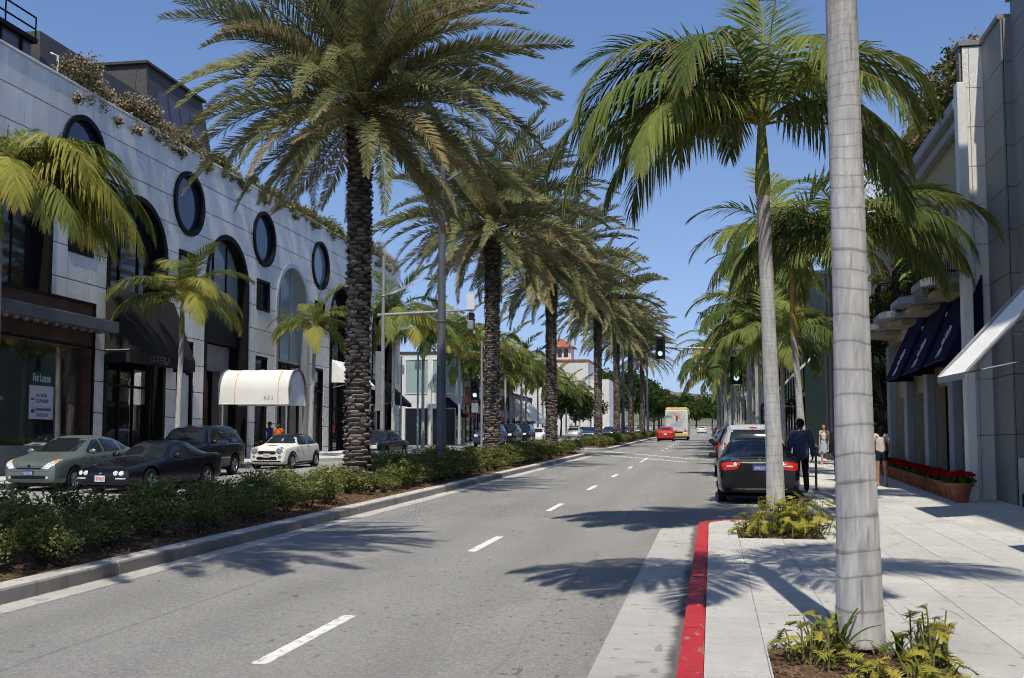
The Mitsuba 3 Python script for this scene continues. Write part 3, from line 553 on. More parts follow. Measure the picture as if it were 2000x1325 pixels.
part(RB, 'coping', ply(shear(cat_([box(6.24, 16, 4, 24.3, 10.36, 10.47), box(6.06, 16, 24.31, 25.8, 10.02, 10.12), box(5.6, 16, 25.81, 26.3, 10.021, 10.13)])), 'beige'))
part(RB, 'plinth', ply(shear(box(6.10, 6.5, 4, 24.0, -.5, .75, .01)), 'concrete'))
part(RB, 'white_pilaster', ply(shear(box(5.42, 5.62, 25.25, 25.6, -1, 9.0, .01)), 'limestone'), 'smooth white pilaster strip beside the panelled pier')
WA = thing('white_awning', 'stretched white awning on rods over the pavement at the right edge', 'awning')
def q2(t, y): return (4.12 + 2.05 * t, y, 2.66 + 2.22 * t - .05 * math.sin(math.pi * min(1, max(0, t))) - .02 * math.sin(math.pi * 3 * t) ** 2)
part(WA, 'canvas', ply(cat_([quadmesh([[(q2(t, y)[0], y, q2(t, y)[2] + dz) for y in np.linspace(19.15, 21.45, 5)] for t in np.linspace(0, 1, 6)]) for dz in (0, -.012)]), 'whitecloth'))
part(WA, 'valance', ply(box(4.105, 4.119, 19.15, 21.45, 2.55, 2.66), 'palewall'))
for y in (19.15, 21.45): part(WA, 'side_hem', ply(tube([q2(0, y), q2(1, y)], .03, 6), 'palewall'))
for y in (19.3, 21.3): part(WA, 'rod', ply(tube([(4.2, y, 2.66), (6.3, y, 3.1)], .016, 6), 'darkpole')); part(WA, 'rod', ply(tube([(5.0, y, 3.55), (6.3, y, 3.3)], .022, 6), 'galv'))
WA2 = thing('white_awning', 'second white awning nearer the camera beyond the right edge', 'awning')
part(WA2, 'canvas', ply(cat_([quadmesh([[(q2(t, y)[0], y, q2(t, y)[2] + dz) for y in np.linspace(12.2, 14.45, 5)] for t in np.linspace(0, 1, 6)]) for dz in (0, -.012)]), 'whitecloth'))
# ------------------------------------------------------------------ right: cream building with navy awnings
CR_ = thing('cream_shop_building', 'cream shop building with navy awnings, little balconies and white pilasters', 'building')
CX0 = 5.95
bays = [(26.5, 28.2), (28.75, 31.4), (31.95, 34.6), (35.15, 37.8)]
hol = shapely.union_all([sbox(a, .3, b, 4.4) for a, b in bays] + [sbox(a + .35, 4.95, b - .35, 7.4) for a, b in bays])
part(CR_, 'wall', ply(shear(yz(ext(sbox(26.31, -1, 43.0, 8.7).difference(hol), 0, .5), CX0 + .5, -1)), 'cream'))
part(CR_, 'back_volume', ply(shear(box(CX0 + 1.9, 16, 27.05, 43, -1, 8.6)), 'interior')); part(CR_, 'end_wall', ply(shear(box(CX0 + .5, 16, 42.6, 43.0, -1, 8.65)), 'cream'))
for y in (28.2, 31.4, 34.6, 37.8): part(CR_, 'pilaster', ply(shear(box(CX0 - .22, CX0 - .001, y + .0, y + .55, -.5, 4.3, .015)), 'palewall'), None)
for i, (a, b) in enumerate(bays):
    s_ = part(CR_, 'shop_window', ply(shear(yz(ext(sbox(a, .3, b, 4.4).difference(shapely.union_all([sbox(a + .1, .6, b - .1, 3.2), sbox(a + .1, 3.3, b - .1, 4.3)])), 0, .1), CX0 + .35, -1)), 'bronze'))
    part(s_, 'pane', ply(shear(box(CX0 + .30, CX0 + .305, a, b, .4, 4.35)), 'darkglass'))
    part(s_, 'transom', ply(shear(box(CX0 + .1, CX0 + .24, a, b, 2.6, 3.2)), 'cream'))
    d_ = part(CR_, 'balcony_door', ply(shear(yz(ext(sbox(a + .35, 4.95, b - .35, 7.4).difference(sbox(a + .5, 5.05, b - .5, 7.3)), 0, .1), CX0 + .3, -1)), 'white'))
    part(d_, 'pane', ply(shear(box(CX0 + .27, CX0 + .28, a + .45, b - .45, 5.0, 7.35)), 'darkglass'))
part(CR_, 'cornice', ply(shear(box(CX0 - .40, CX0 + .5, 26.31, 43.1, 8.70, 8.98, .03)), 'palewall')); part(CR_, 'cornice', ply(shear(box(CX0 - .22, CX0 - .001, 26.31, 43.0, 8.45, 8.697, .03)), 'palewall')); part(CR_, 'roof', ply(shear(box(CX0 + .5, 16, 27.05, 43, 8.7, 8.9)), 'mansard'))
part(CR_, 'roof_trough', ply(shear(box(CX0 + .1, CX0 + .8, 26.35, 42, 8.981, 9.5)), 'bronze'))
for i in range(4):
    a = 26.55 + 3.25 * i; b = a + 2.2
    bl = part(CR_, 'balcony', ply(shear(ext_ch(Polygon([(CX0, a), (CX0 - .75, a), (CX0 - 1.1, a + .5), (CX0 - 1.1, b - .5), (CX0 - .75, b), (CX0, b)]), 4.72, 4.92, .05)), 'palewall'), None)
    part(bl, 'bracket', ply(shear(ext_ch(Polygon([(CX0, a + .3), (CX0 - .5, a + .3), (CX0 - .75, a + .7), (CX0 - .75, b - .7), (CX0 - .5, b - .3), (CX0, b - .3)]), 4.54, 4.718, .05)), 'cream'))
    ppts = [(CX0, a + .06), (CX0 - .7, a + .06), (CX0 - 1.03, a + .53), (CX0 - 1.03, b - .53), (CX0 - .7, b - .06), (CX0, b - .06)]
    rail = [tube([(x, y, z) for x, y in ppts], .02, 5) for z in (5.02, 5.75)]
    Ls = LineString(ppts)
    for s_ in np.arange(0, Ls.length, .14): pt = Ls.interpolate(s_); rail.append(tube([(pt.x, pt.y, 4.92), (pt.x, pt.y, 5.75)], .009, 4, False))
    part(bl, 'railing', ply(shear(cat_(rail)), 'bronze'))
def emblem(x, y, z, nrm, h):
    """a pale heraldic flourish: upright creature-like figure drawn with strokes"""
    st = [[(.0, -.5), (.02, -.2), (-.05, .05), (.05, .25), (.0, .42)], [(-.02, .3), (-.2, .38), (-.28, .25)], [(.03, .1), (.25, .2), (.3, .36), (.2, .45)], [(-.03, .02), (-.25, -.02), (-.3, .1)], [(.0, -.2), (.22, -.3), (.2, -.48)], [(0, -.25), (-.2, -.36), (-.24, -.5)], [(.05, .42), (.12, .5), (-.06, .52), (0, .42)]]
    pg = shapely.union_all([LineString([(px * h, py * h) for px, py in s]).buffer(.05 * h) for s in st] + [Point(0, .46 * h).buffer(.08 * h), Point(0, .0).buffer(.11 * h)])
    return pg
for i, (a, b) in enumerate(((25.72, 28.2), (28.8, 31.35), (31.95, 34.55))):
    A = thing('navy_awning', ('navy awning with a pale crest nearest the panelled pier', 'middle of the three navy awnings with pale crests', 'farthest of the three navy awnings with pale crests')[i], 'awning', 'navy awnings along the cream building')
    xo = CX0 - .85
    f = lambda t: (CX0 - .02 - .83 * t, 4.78 - 1.85 * t - .05 * math.sin(math.pi * t))
    part(A, 'canvas', ply(shear(quadmesh([[(f(t)[0], y, f(t)[1]) for y in np.linspace(b, a, 6)] for t in np.linspace(0, 1, 8)])), 'bluecloth', smooth=True))
    for yy in (a, b): part(A, 'side_flap', ply(shear((np.array([(CX0 - .02, yy, 4.78), (CX0 - .02, yy, 2.95), (xo, yy, 2.93)]), np.array([[0, 1, 2]]))), 'bluecloth'))
    part(A, 'front_bar', ply(shear(tube([(xo, a, 2.93), (xo, b, 2.93)], .025, 6)), 'bronze'))
    e = ext(emblem(0, 0, 0, 0, .75), 0, .008); v = e[0]; cy = (a + b) / 2; al = math.atan2(1.85, .83)
    # canvas plane: u along -y (reader's right when facing +x), w up the slope
    t0 = .72; ox, oz = f(t0)
    up = np.array([math.cos(al), 0, math.sin(al)]); nrm = np.array([-math.sin(al), 0, math.cos(al)])
    w = np.array([ox, cy, oz]) + v[:, :1] * np.array([0, -1., 0]) + v[:, 1:2] * up + (v[:, 2:] + .004) * nrm
    part(A, 'crest', ply(shear((w, e[1])), 'poster'))
# ------------------------------------------------------------------ right: further shops
GR = thing('fluted_grey_building', 'grey stone shop building with tall pilasters behind the walking woman in the dress', 'building')
part(GR, 'wall', ply(shear(box(6.5, 18, 46, 64, -3, 10.2)), 'concrete')); part(GR, 'coping', ply(shear(box(6.1, 18, 45.9, 64.1, 10.2, 10.5)), 'beige'))
for y in np.arange(46, 64, 2.25): part(GR, 'pilaster', ply(shear(box(6.12, 6.499, y, y + .7, -3, 10.2, .03)), 'beige'))
for y in np.arange(46, 63, 2.25): window_x(GR, 6.499, y + .75, y + 2.2, .6, 8.6, 'darkglass', -1)
SA = thing('slatted_awning', 'slanting awning of white metal slats on the right pavement shops', 'awning')
for y in np.arange(63.2, 70.6, .9): part(SA, 'slat', ply(shear(tube([(6.1, y, 6.6), (3.7, y, 4.3)], .07, 5)), 'white'))
part(SA, 'rail', ply(shear(tube([(3.7, 63.2, 4.28), (3.7, 70.6, 4.28)], .07, 5)), 'white'))
k = bldg('green_glass_building', 'tall dark green glass fronted building on the right beyond the grey pilasters', 6.3, 20, 78, 100, 13.0, mat('darkgreen', prin((.02, .035, .03), .3, .5)))
for y in np.arange(78.5, 98, 3.2):
    for z in (1, 5, 9): window_x(k, 6.3, y, y + 2.9, z, z + 3.6, 'litglass' if z > 1 else 'darkglass', -1)
k = bldg('pale_block', 'pale plastered block on the right behind the row of king palms', 6.2, 20, 101, 132, 9.5, 'plaster')
for y in np.arange(102, 130, 4): window_x(k, 6.2, y, y + 3, 1, 4.2, s=-1); window_x(k, 6.2, y + .5, y + 2.4, 6, 8.4, s=-1)
for i, y in enumerate((84, 103)):
    a = wedge_awning('black_awning', ('black box awning over the pavement behind the right signal', 'farther black box awning behind the right signal')[i], y, y + 7, 4.7, 4.4, 2.4, 'blackcloth', 6.15, -1, 1.5)
k = bldg('tan_block', 'tan low block farthest along the right pavement', 6.2, 20, 133, 175, 11, 'beige')
for y in np.arange(134, 172, 5): window_x(k, 6.2, y, y + 3.6, 1, 4.5, s=-1)
k = bldg('grey_slab_building', 'grey flat roofed slab building rising behind the right palms', 8.5, 30, 66, 77.5, 17.5, 'galv') if False else None
# lattice cap on the cream building's roof
LT = thing('lattice_screen', 'rounded white diamond lattice screen on the roof behind the big palm trunk', 'lattice')
dome = shapely.union_all([sbox(-.75, 0, .75, .9), Point(0, .9).buffer(.75)])
lines = [LineString([(c - 2.5, -.2), (c + 2.5, 4.8)]).buffer(.032, cap_style=2) for c in np.arange(-4, 3, .2)] + [LineString([(c + 2.5, -.2), (c - 2.5, 4.8)]).buffer(.032, cap_style=2) for c in np.arange(-3, 4, .2)]
part(LT, 'slats', ply(xf(xz(ext(shapely.union_all(lines).intersection(dome), 0, .03), 0, -1), np.array([[1, 0, 0, 6.05], [0, 1, 0, 41.5], [0, 0, 1, 9.55], [0, 0, 0, 1.]])), 'white'))
part(LT, 'frame', ply(xf(xz(ext(dome.buffer(.05).difference(dome.buffer(-.03)), 0, .06), .01, -1), np.array([[1, 0, 0, 6.05], [0, 1, 0, 41.5], [0, 0, 1, 9.55], [0, 0, 0, 1.]])), 'white'))

TB = thing('tall_stone_block', 'tall stone building standing just outside the right edge, shading the shop fronts', 'building')
part(TB, 'wall', ply(box(6.0, 16, -8, 3.9, -.5, 16.8), 'beige')); part(TB, 'projecting_bay', ply(cat_([box(6.0, 6.30, 11.0, 11.8, -.5, 16.8), box(6.0, 6.30, 18.3, 19.3, -.5, 16.8)]), 'beige')); part(TB, 'upper_storeys', ply(box(6.0, 16, 3.91, 19.3, 10.6, 16.8), 'beige'))
# ------------------------------------------------------------------ plants
def nrm(a): return a / (np.linalg.norm(a, axis=-1, keepdims=True) + 1e-12)
def frond(L, e0, e1, n, ll, a0, a1, droop, vang, w, cols, seed, pet=.10, rr=.02, tipcol=None, power=1.3, rcol=(.26, .25, .06), twist=0.0, prof='king', seg=3):
    """one pinnate leaf growing from the origin along +x, z up: (vertices, faces, colours)"""
    R = np.random.default_rng(seed); K = 14; t = np.linspace(0, 1, K); e = np.radians(e0 + (e1 - e0) * t ** power)
    d = np.stack([np.cos(e), np.sin(e)], 1) * L / (K - 1); P = np.zeros((K, 3)); P[1:, 0] = np.cumsum((d[:-1, 0] + d[1:, 0]) / 2); P[1:, 2] = np.cumsum((d[:-1, 1] + d[1:, 1]) / 2)
    P[:, 1] = .05 * L * np.sin(t * 2.2 + R.random() * 6) * t
    rm = tube(P, rr * (1 - .88 * t), 5, False); rc = np.tile(np.array(rcol) * (.8 + .4 * R.random()), (len(rm[0]), 1))
    m = 2 * n; s = np.repeat(np.linspace(pet, .985, n), 2) + R.normal(0, .004, m); s = np.clip(s, pet, .99); side = np.tile([1.0, -1.0], n)
    p0 = np.stack([np.interp(s, t, P[:, k]) for k in range(3)], 1); ee = np.interp(s, t, e)
    Tn = np.stack([np.cos(ee), 0 * ee, np.sin(ee)], 1); Nn = np.stack([-np.sin(ee), 0 * ee, np.cos(ee)], 1); B = np.array([0, 1.0, 0])[None] * side[:, None]
    u = (s - pet) / (1 - pet); al = np.radians(a0 + (a1 - a0) * u + R.normal(0, 4, m)); vv = np.radians(vang + twist * side + R.normal(0, 7 if prof == 'king' else 14, m))
    d0 = nrm(np.cos(al)[:, None] * Tn + np.sin(al)[:, None] * (np.cos(vv)[:, None] * B + np.sin(vv)[:, None] * Nn))
    shape = np.clip(np.sin(np.pi * np.clip(.16 + .80 * u, 0, 1)) ** .7, .12, 1) if prof == 'king' else np.clip(.55 + .6 * np.sin(np.pi * np.clip(u * .9 + .08, 0, 1)) - .25 * u, .25, 1)
    le = ll * shape * (.92 + .16 * R.random(m)); dr_ = droop * (.75 + .5 * R.random(m))
    pts = [p0]; dd = d0; fr = [0, .35, .7, 1.0] if seg == 3 else [0, .55, 1.0]
    dirs = []
    for q in range(seg):
        dd = nrm(d0 + np.array([0, 0, -1.0]) * (dr_ * (fr[q] + fr[q + 1]) / 2)[:, None]); dirs.append(dd); pts.append(pts[-1] + dd * (le * (fr[q + 1] - fr[q]))[:, None])
    W = nrm(Tn - (Tn * d0).sum(1, keepdims=True) * d0 + .15 * Nn * side[:, None])
    hw = w * (.7 + .3 * shape)[:, None] / 2; wp = [.6, 1.0, .62] if seg == 3 else [.4, 1.0]
    vs = []
    for q in range(seg): vs += [pts[q] - W * hw * wp[q], pts[q] + W * hw * wp[q]]
    vs.append(pts[seg]); nv = len(vs); V = np.stack(vs, 1).reshape(-1, 3)
    base = []
    for q in range(seg - 1): base += [[2 * q, 2 * q + 1, 2 * q + 3], [2 * q, 2 * q + 3, 2 * q + 2]]
    base.append([2 * seg - 2, 2 * seg - 1, 2 * seg])
    F = (np.arange(m)[:, None, None] * nv + np.array(base)[None]).reshape(-1, 3)
    c0, c1 = np.array(cols[0]), np.array(cols[1]); k = np.clip(R.normal(.5, .28, m), 0, 1)[:, None]; C = (c0 * (1 - k) + c1 * k)[:, None, :].repeat(nv, 1)
    if tipcol is not None: C[:, -1] = C[:, -1] * .35 + .65 * np.array(tipcol); C[:, -3:-1] = C[:, -3:-1] * .75 + .25 * np.array(tipcol)
    f2 = F + len(rm[0]); return np.vstack([rm[0], V]), np.vstack([rm[1], f2]), np.vstack([rc, C.reshape(-1, 3)])
def leafcloud(cs, rad, n, size, cols, R, flat=.75, asp=.5, up=.3):
    """n folded leaves scattered through balls (centres cs, radii rad)"""
    cs = np.asarray(cs, float); rad = np.broadcast_to(np.asarray(rad, float), (len(cs),)); pw = rad ** 2; w = R.choice(len(cs), n, p=pw / pw.sum())
    d = nrm(R.normal(size=(n, 3))); rr = rad[w] * np.clip(R.random(n) ** .45, 0, 1) * (.92 + .22 * R.random(n)); p = cs[w] + d * rr[:, None] * np.array([1, 1, flat])
    nn = nrm(d * .8 + R.normal(size=(n, 3)) * .75 + np.array([0, 0, up])); a = nrm(np.cross(nn, R.normal(size=(n, 3)))); b = np.cross(nn, a); s = size * (.6 + .8 * R.random(n))[:, None]
    v = np.stack([p - a * s * .5, p + b * s * asp * .5 + nn * s * .08, p + a * s * .5, p - b * s * asp * .5 + nn * s * .08], 1).reshape(-1, 3)
    f = (np.arange(n)[:, None, None] * 4 + np.array([[0, 1, 2], [0, 2, 3]])[None]).reshape(-1, 3)
    k = np.clip(R.random(n), 0, 1)[:, None]; c = (np.array(cols[0]) * (1 - k) + np.array(cols[1]) * k); c *= (.75 + .5 * R.random(len(cs)))[w][:, None]
    return v, f, np.repeat(c, 4, 0)
# ---- king palm
def ringed_trunk(H, r0, r1, seed, n=40, lean=(0, 0), sp=1.0):
    R = np.random.default_rng(seed); zs, rr, dk = [], [], []; z = 0.0; nxt = .05
    rings = []; zz = .06
    while zz < H:
        rings.append(zz); zz += sp * (.215 if zz < 1.7 else .215 - .155 * min(1, (zz - 1.7) / 3.0)) * (.75 + .5 * R.random())
    for i, a in enumerate(rings):
        b = rings[i + 1] if i + 1 < len(rings) else H
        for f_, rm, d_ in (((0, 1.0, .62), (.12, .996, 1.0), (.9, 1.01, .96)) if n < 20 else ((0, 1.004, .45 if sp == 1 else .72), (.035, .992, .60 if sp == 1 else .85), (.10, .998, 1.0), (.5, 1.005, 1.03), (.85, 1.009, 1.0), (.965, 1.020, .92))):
            zs.append(a + (b - a) * f_); rr.append(rm); dk.append(d_)
    zs, rr, dk = map(np.array, (zs, rr, dk)); base = r1 + (.014 * np.exp(-zs / .12) if r0 > .17 else 0) + (r0 - r1) * np.exp(-zs / 1.1) * .55 + (r0 - r1) * .45 * (1 - zs / H)
    an = np.arange(n) * 2 * np.pi / n; X = np.cos(an)[None] * np.ones((len(zs), 1)); Y = np.sin(an)[None] * np.ones((len(zs), 1)); Z = zs[:, None] * np.ones((1, n))
    tilt = .016 * np.sin(an[None] + zs[:, None] * 1.7) + (.022 if sp == 1 else .006) * (meshkit.noise(np.stack([X * 1.1, Y * 1.1, np.floor(Z * 4)], -1), seed) - .5)
    rad = (base * rr)[:, None] * (1 + .06 * (meshkit.noise(np.stack([X * 2, Y * 2, Z * 1.2], -1), seed) - .5) + .012 * (meshkit.noise(np.stack([X * 14, Y * 14, Z * 3], -1), seed + 9) - .5))
    lx = lean[0] * (zs / H) ** 1.2; ly = lean[1] * (zs / H) ** 1.2
    P = np.stack([X * rad + lx[:, None], Y * rad + ly[:, None], Z + tilt], -1)
    st = meshkit.noise(np.stack([X * 16, Y * 16, Z * 1.6], -1), seed + 1); bl = meshkit.fbm(np.stack([X * 2.2, Y * 2.2, Z * 1.8], -1), 3, seed + 2)
    fl = meshkit.noise(np.stack([X * 30, Y * 30, Z * 22], -1), seed + 3)
    scar = np.clip((meshkit.noise(np.stack([X * 26, Y * 26, Z * 2.4], -1), seed + 5) - .80) / .08, 0, 1) * np.clip((meshkit.noise(np.stack([X * 3, Y * 3, Z * 2], -1), seed + 6) - .45) / .15, 0, 1); lich = np.clip((meshkit.fbm(np.stack([X * 5, Y * 5, Z * 4], -1), 3, seed + 7) - .56) / .1, 0, 1)
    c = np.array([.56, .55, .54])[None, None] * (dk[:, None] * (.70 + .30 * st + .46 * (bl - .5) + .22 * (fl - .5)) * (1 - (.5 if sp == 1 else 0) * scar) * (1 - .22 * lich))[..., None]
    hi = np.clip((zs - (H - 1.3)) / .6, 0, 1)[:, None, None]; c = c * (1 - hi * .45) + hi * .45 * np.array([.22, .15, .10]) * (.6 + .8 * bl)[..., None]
    i, j = np.meshgrid(np.arange(len(zs) - 1), np.arange(n), indexing='ij'); q = np.stack([i * n + j, i * n + (j + 1) % n, (i + 1) * n + (j + 1) % n, (i + 1) * n + j], -1).reshape(-1, 4)
    return P.reshape(-1, 3), np.vstack([q[:, [0, 1, 2]], q[:, [0, 2, 3]]]), np.clip(c, .01, .8).reshape(-1, 3)
def crownshaft(H, r, h, seed, lean=(0, 0), col=((.20, .25, .07), (.33, .28, .06))):
    R = np.random.default_rng(seed); zs = np.linspace(0, h, 14); pr = r * np.interp(zs / h, [0, .08, .25, .6, 1], [1.0, 1.22, 1.18, .92, .55]); n = 18; m = lathe(np.stack([pr, zs + H], 1), n, lean[0], lean[1])
    k = meshkit.noise(m[0] * np.array([9, 9, 1.2]), seed)[:, None]; return m[0], m[1], np.array(col[0]) * (1 - k) + np.array(col[1]) * k
KINGC = [((.105, .155, .045), (.23, .28, .085)), ((.15, .20, .055), (.32, .36, .11)), ((.28, .29, .06), (.48, .45, .12)), ((.06, .105, .035), (.14, .19, .06))]
KFV = {}
def king_frond(v, lod):
    if (v, lod) not in KFV:
        kk = v % 7; e0, e1, dr_, va = [(56, -66, 1.15, 12), (46, -80, 1.55, 0), (68, -38, .75, 16), (32, -84, 1.9, -6), (16, -78, 1.5, 2), (80, 25, .5, 20), (72, -84, 1.2, 8)][kk]
        m = frond(3.25, e0, e1, (74, 44, 27)[lod], .92, 70, 24, dr_, va, (.042, .064, .10)[lod], KINGC[(v // 7) % 4], 100 + v, .13, .026, (.42, .34, .12) if v % 3 == 0 else None, 1.15, (.30, .29, .07), seg=3 if lod < 2 else 2)
        KFV[(v, lod)] = ply(m[:2], 'leaf', color=m[2])
    return KFV[(v, lod)]
def king_palm(label, x, y, H, r0, r1, seed, lod=1, lean=(0, 0), nf=12, scale=1.0, group=None, fronds=None, z=.12, shaft=1.35, sick=False, cols=None):
    R = np.random.default_rng(seed); K = thing('king_palm', label, 'palm tree', group); B = place(x, y, z)
    tr = ringed_trunk(H, r0, r1, seed, (64, 28, 14)[lod], lean, 1.0 if r0 > .175 else .55)
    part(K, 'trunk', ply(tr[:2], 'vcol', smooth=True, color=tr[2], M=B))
    cs = crownshaft(H - .02, r1, shaft, seed, lean, ((.30, .22, .05), (.42, .30, .07)) if sick else ((.15, .21, .06), (.27, .27, .07)))
    part(K, 'crownshaft', ply(cs[:2], 'vgloss', smooth=True, color=cs[2], M=B))
    sp = frond(2.2, 86, 80, 10, .35, 14, 8, .0, 0, .03, ((.25, .28, .08), (.36, .34, .10)), seed, .35, .03, None, 1, (.36, .34, .12))
    part(K, 'spear_leaf', ply(sp[:2], 'leaf', color=sp[2], M=place(x + lean[0], y + lean[1], z + H + shaft - .2)))
    if fronds is None:
        fronds = []
        for i in range(nf):
            age = (i + .5) / nf; az = i * 137.5 + R.normal(0, 12); kind = 5 if age < .10 else 2 if age < .3 else 0 if age < .55 else 1 if age < .75 else 3 if R.random() < .6 else 4
            fronds.append((az, kind, (.85 + .25 * R.random()) * scale, R.integers(0, 4)))
    for az, kind, s, cv in fronds:
        part(K, 'frond', at(king_frond(int(kind + 7 * cv), lod), T().translate([x + lean[0], y + lean[1], z + H + shaft - .12]).rotate([0, 0, 1], float(az)).scale([float(s), float(s), float(s)])))
    return K
# ---- date palm
DATEC = [((.14, .185, .085), (.31, .35, .17)), ((.18, .215, .10), (.39, .41, .21)), ((.31, .26, .13), (.50, .42, .24)), ((.10, .13, .06), (.22, .25, .12))]
DFV = {}
DK = [(86, 45, .08), (73, 10, .10), (56, -16, .12), (40, -34, .15), (22, -50, .2), (4, -60, .25), (-16, -70, .3)]
def date_frond(v, lod):
    if (v, lod) not in DFV:
        e0, e1, dr_ = DK[v % 7]; m = frond(5.4, e0, e1, (120, 80, 50)[lod], .60, 60, 30, dr_, 26, (.042, .058, .090)[lod], DATEC[(v // 7) % 4], 300 + v, .14, .035, (.36, .28, .12), 1.1, (.20, .16, .07) if v % 7 > 3 else (.27, .21, .075), prof='date', seg=2)
        DFV[(v, lod)] = ply(m[:2], 'leaf', color=m[2])
    return DFV[(v, lod)]
def boot_trunk(H, r, seed, rows, per):
    R = np.random.default_rng(seed); zs = np.linspace(0, H, 30); n = 20; prof = r * (1 + .22 * np.exp(-zs / .35)) * np.interp(zs / H, [0, .5, .88, .96, 1], [.98, .86, .90, 1.12, .8])
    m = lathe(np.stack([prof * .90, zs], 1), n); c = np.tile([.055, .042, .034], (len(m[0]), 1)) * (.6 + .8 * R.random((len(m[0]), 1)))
    V, F, C, o = [m[0]], [m[1]], [c], len(m[0])
    i, j = np.meshgrid(np.arange(rows), np.arange(per), indexing='ij'); i, j = i.ravel(), j.ravel(); M = len(i)
    z = (i + .3 + .25 * R.random(M) + j / per * .9) / rows * (H - .1); an = 2 * np.pi * (j + .5 * (i % 2)) / per + R.normal(0, .14, M); rad = np.interp(z, zs, prof) * .90
    hw = np.pi * rad / per * 1.1 * (.7 + .5 * R.random(M)); h = (H / rows) * (.85 + .75 * R.random(M)); out = r * (.10 + .24 * R.random(M))
    er = np.stack([np.cos(an), np.sin(an), 0 * an], 1); et = np.stack([-np.sin(an), np.cos(an), 0 * an], 1); ez = np.array([0, 0, 1.0])
    base = er * rad[:, None] + ez * z[:, None]
    P = [base - et * hw[:, None] * .45 - ez * h[:, None] * .1, base + et * hw[:, None] * .45 - ez * h[:, None] * .1, base - et * hw[:, None] + er * (out * .6)[:, None] + ez * (h * .55)[:, None], base + et * hw[:, None] + er * (out * .6)[:, None] + ez * (h * .55)[:, None],
         base + er * out[:, None] + ez * (h * .72)[:, None], base - et * hw[:, None] * .7 + ez * (h * .9)[:, None], base + et * hw[:, None] * .7 + ez * (h * .9)[:, None]]
    V.append(np.stack(P, 1).reshape(-1, 3)); F.append((np.arange(M)[:, None, None] * 7 + np.array([[0, 1, 4], [0, 4, 2], [1, 3, 4], [2, 4, 5], [4, 6, 5], [4, 3, 6]])[None]).reshape(-1, 3) + o)
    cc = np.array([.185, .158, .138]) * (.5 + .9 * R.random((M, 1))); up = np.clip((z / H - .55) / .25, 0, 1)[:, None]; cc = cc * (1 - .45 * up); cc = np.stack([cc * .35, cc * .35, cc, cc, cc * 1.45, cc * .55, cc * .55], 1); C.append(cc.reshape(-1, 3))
    return np.vstack(V), np.vstack(F), np.clip(np.vstack(C), .01, .6)
def date_palm(label, x, y, H, seed, lod=1, nf=84, joined=False, s0=1.0, rot=0.0, r=.33, kmax=6):
    R = np.random.default_rng(seed); K = thing('date_palm', label, 'palm tree', 'date palms down the median'); B = place(x, y, .12)
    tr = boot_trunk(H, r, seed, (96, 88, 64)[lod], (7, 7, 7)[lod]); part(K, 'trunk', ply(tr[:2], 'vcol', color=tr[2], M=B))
    joinl = []
    for i in range(nf):
        u = (i + .5) / nf; kind = int(np.clip((kmax + 1) * u ** .95, 0, kmax)); az = i * 137.508 + R.normal(0, 9) + rot; cv = 2 if (kind >= 5 and R.random() < .28) or R.random() < .06 else R.choice([0, 1, 3]); s = (.86 + .22 * R.random()) * (.94, .98, 1.0, .98, .92, .84, .72)[kind] * s0
        zz = H - .05 + .5 * (1 - u)
        M = T().translate([x, y, .12 + zz]).rotate([0, 0, 1], float(az)).rotate([1, 0, 0], float(R.normal(0, 22))).rotate([0, 1, 0], float(R.normal(0, 6))).scale([float(s)] * 3)
        if joined:
            a = meshkit.WRITTEN[date_frond(kind + 7 * cv, lod)['filename']]; w = xf((np.asarray(a[0], float),), np.array(M.matrix)); joinl.append((w[0], a[1], a[4]))
        else: part(K, 'frond', at(date_frond(kind + 7 * cv, lod), M))
    if joined: m = cat_(joinl); part(K, 'crown', ply(m[:2], 'leaf', color=m[2]))
    # fruit stalks in the heart of the crown
    st = cat_([tube([(x, y, .12 + H + .2), (x + .5 * math.cos(a), y + .5 * math.sin(a), .12 + H + 1.2), (x + 1.0 * math.cos(a), y + 1.0 * math.sin(a), .12 + H + 1.3)], .03, 5) for a in R.random(7) * 6.28]); part(K, 'fruit_stalk', ply(st[:2], 'vcol', color=np.tile([.50, .30, .05], (len(st[0]), 1))), 'orange yellow fruit stalks')
    return K
# ------------------------------------------------------------------ palms of the street
ord_ = ('nearest', 'second', 'third', 'fourth', 'fifth', 'sixth', 'seventh', 'eighth')
for i, (y, H, sc) in enumerate(((26.0, 9.35, 1.0), (42.8, 9.2, .94), (59.4, 9.7, .97), (83.9, 10.4, .98), (101.5, 10.0, .9), (118.2, 10.6, .95), (140.0, 10.0, .92))):
    date_palm(f'{ord_[i]} date palm along the median, rough brown trunk and arching grey green fronds', -8.55 + .08 * math.sin(i * 3), y, H, 11 + i, 0 if i == 0 else 1 if i < 3 else 2, (116, 112, 110, 92, 80, 84, 78)[i], i >= 3, sc * (1.04, 1.08, 1.08, 1.12, 1.12, 1.12, 1.12)[i])
date_palm('date palm behind the camera side of the median whose shadow falls on the road', -7.9, 8.6, 10.4, 31, 2, 120, True, 1.0, kmax=4)
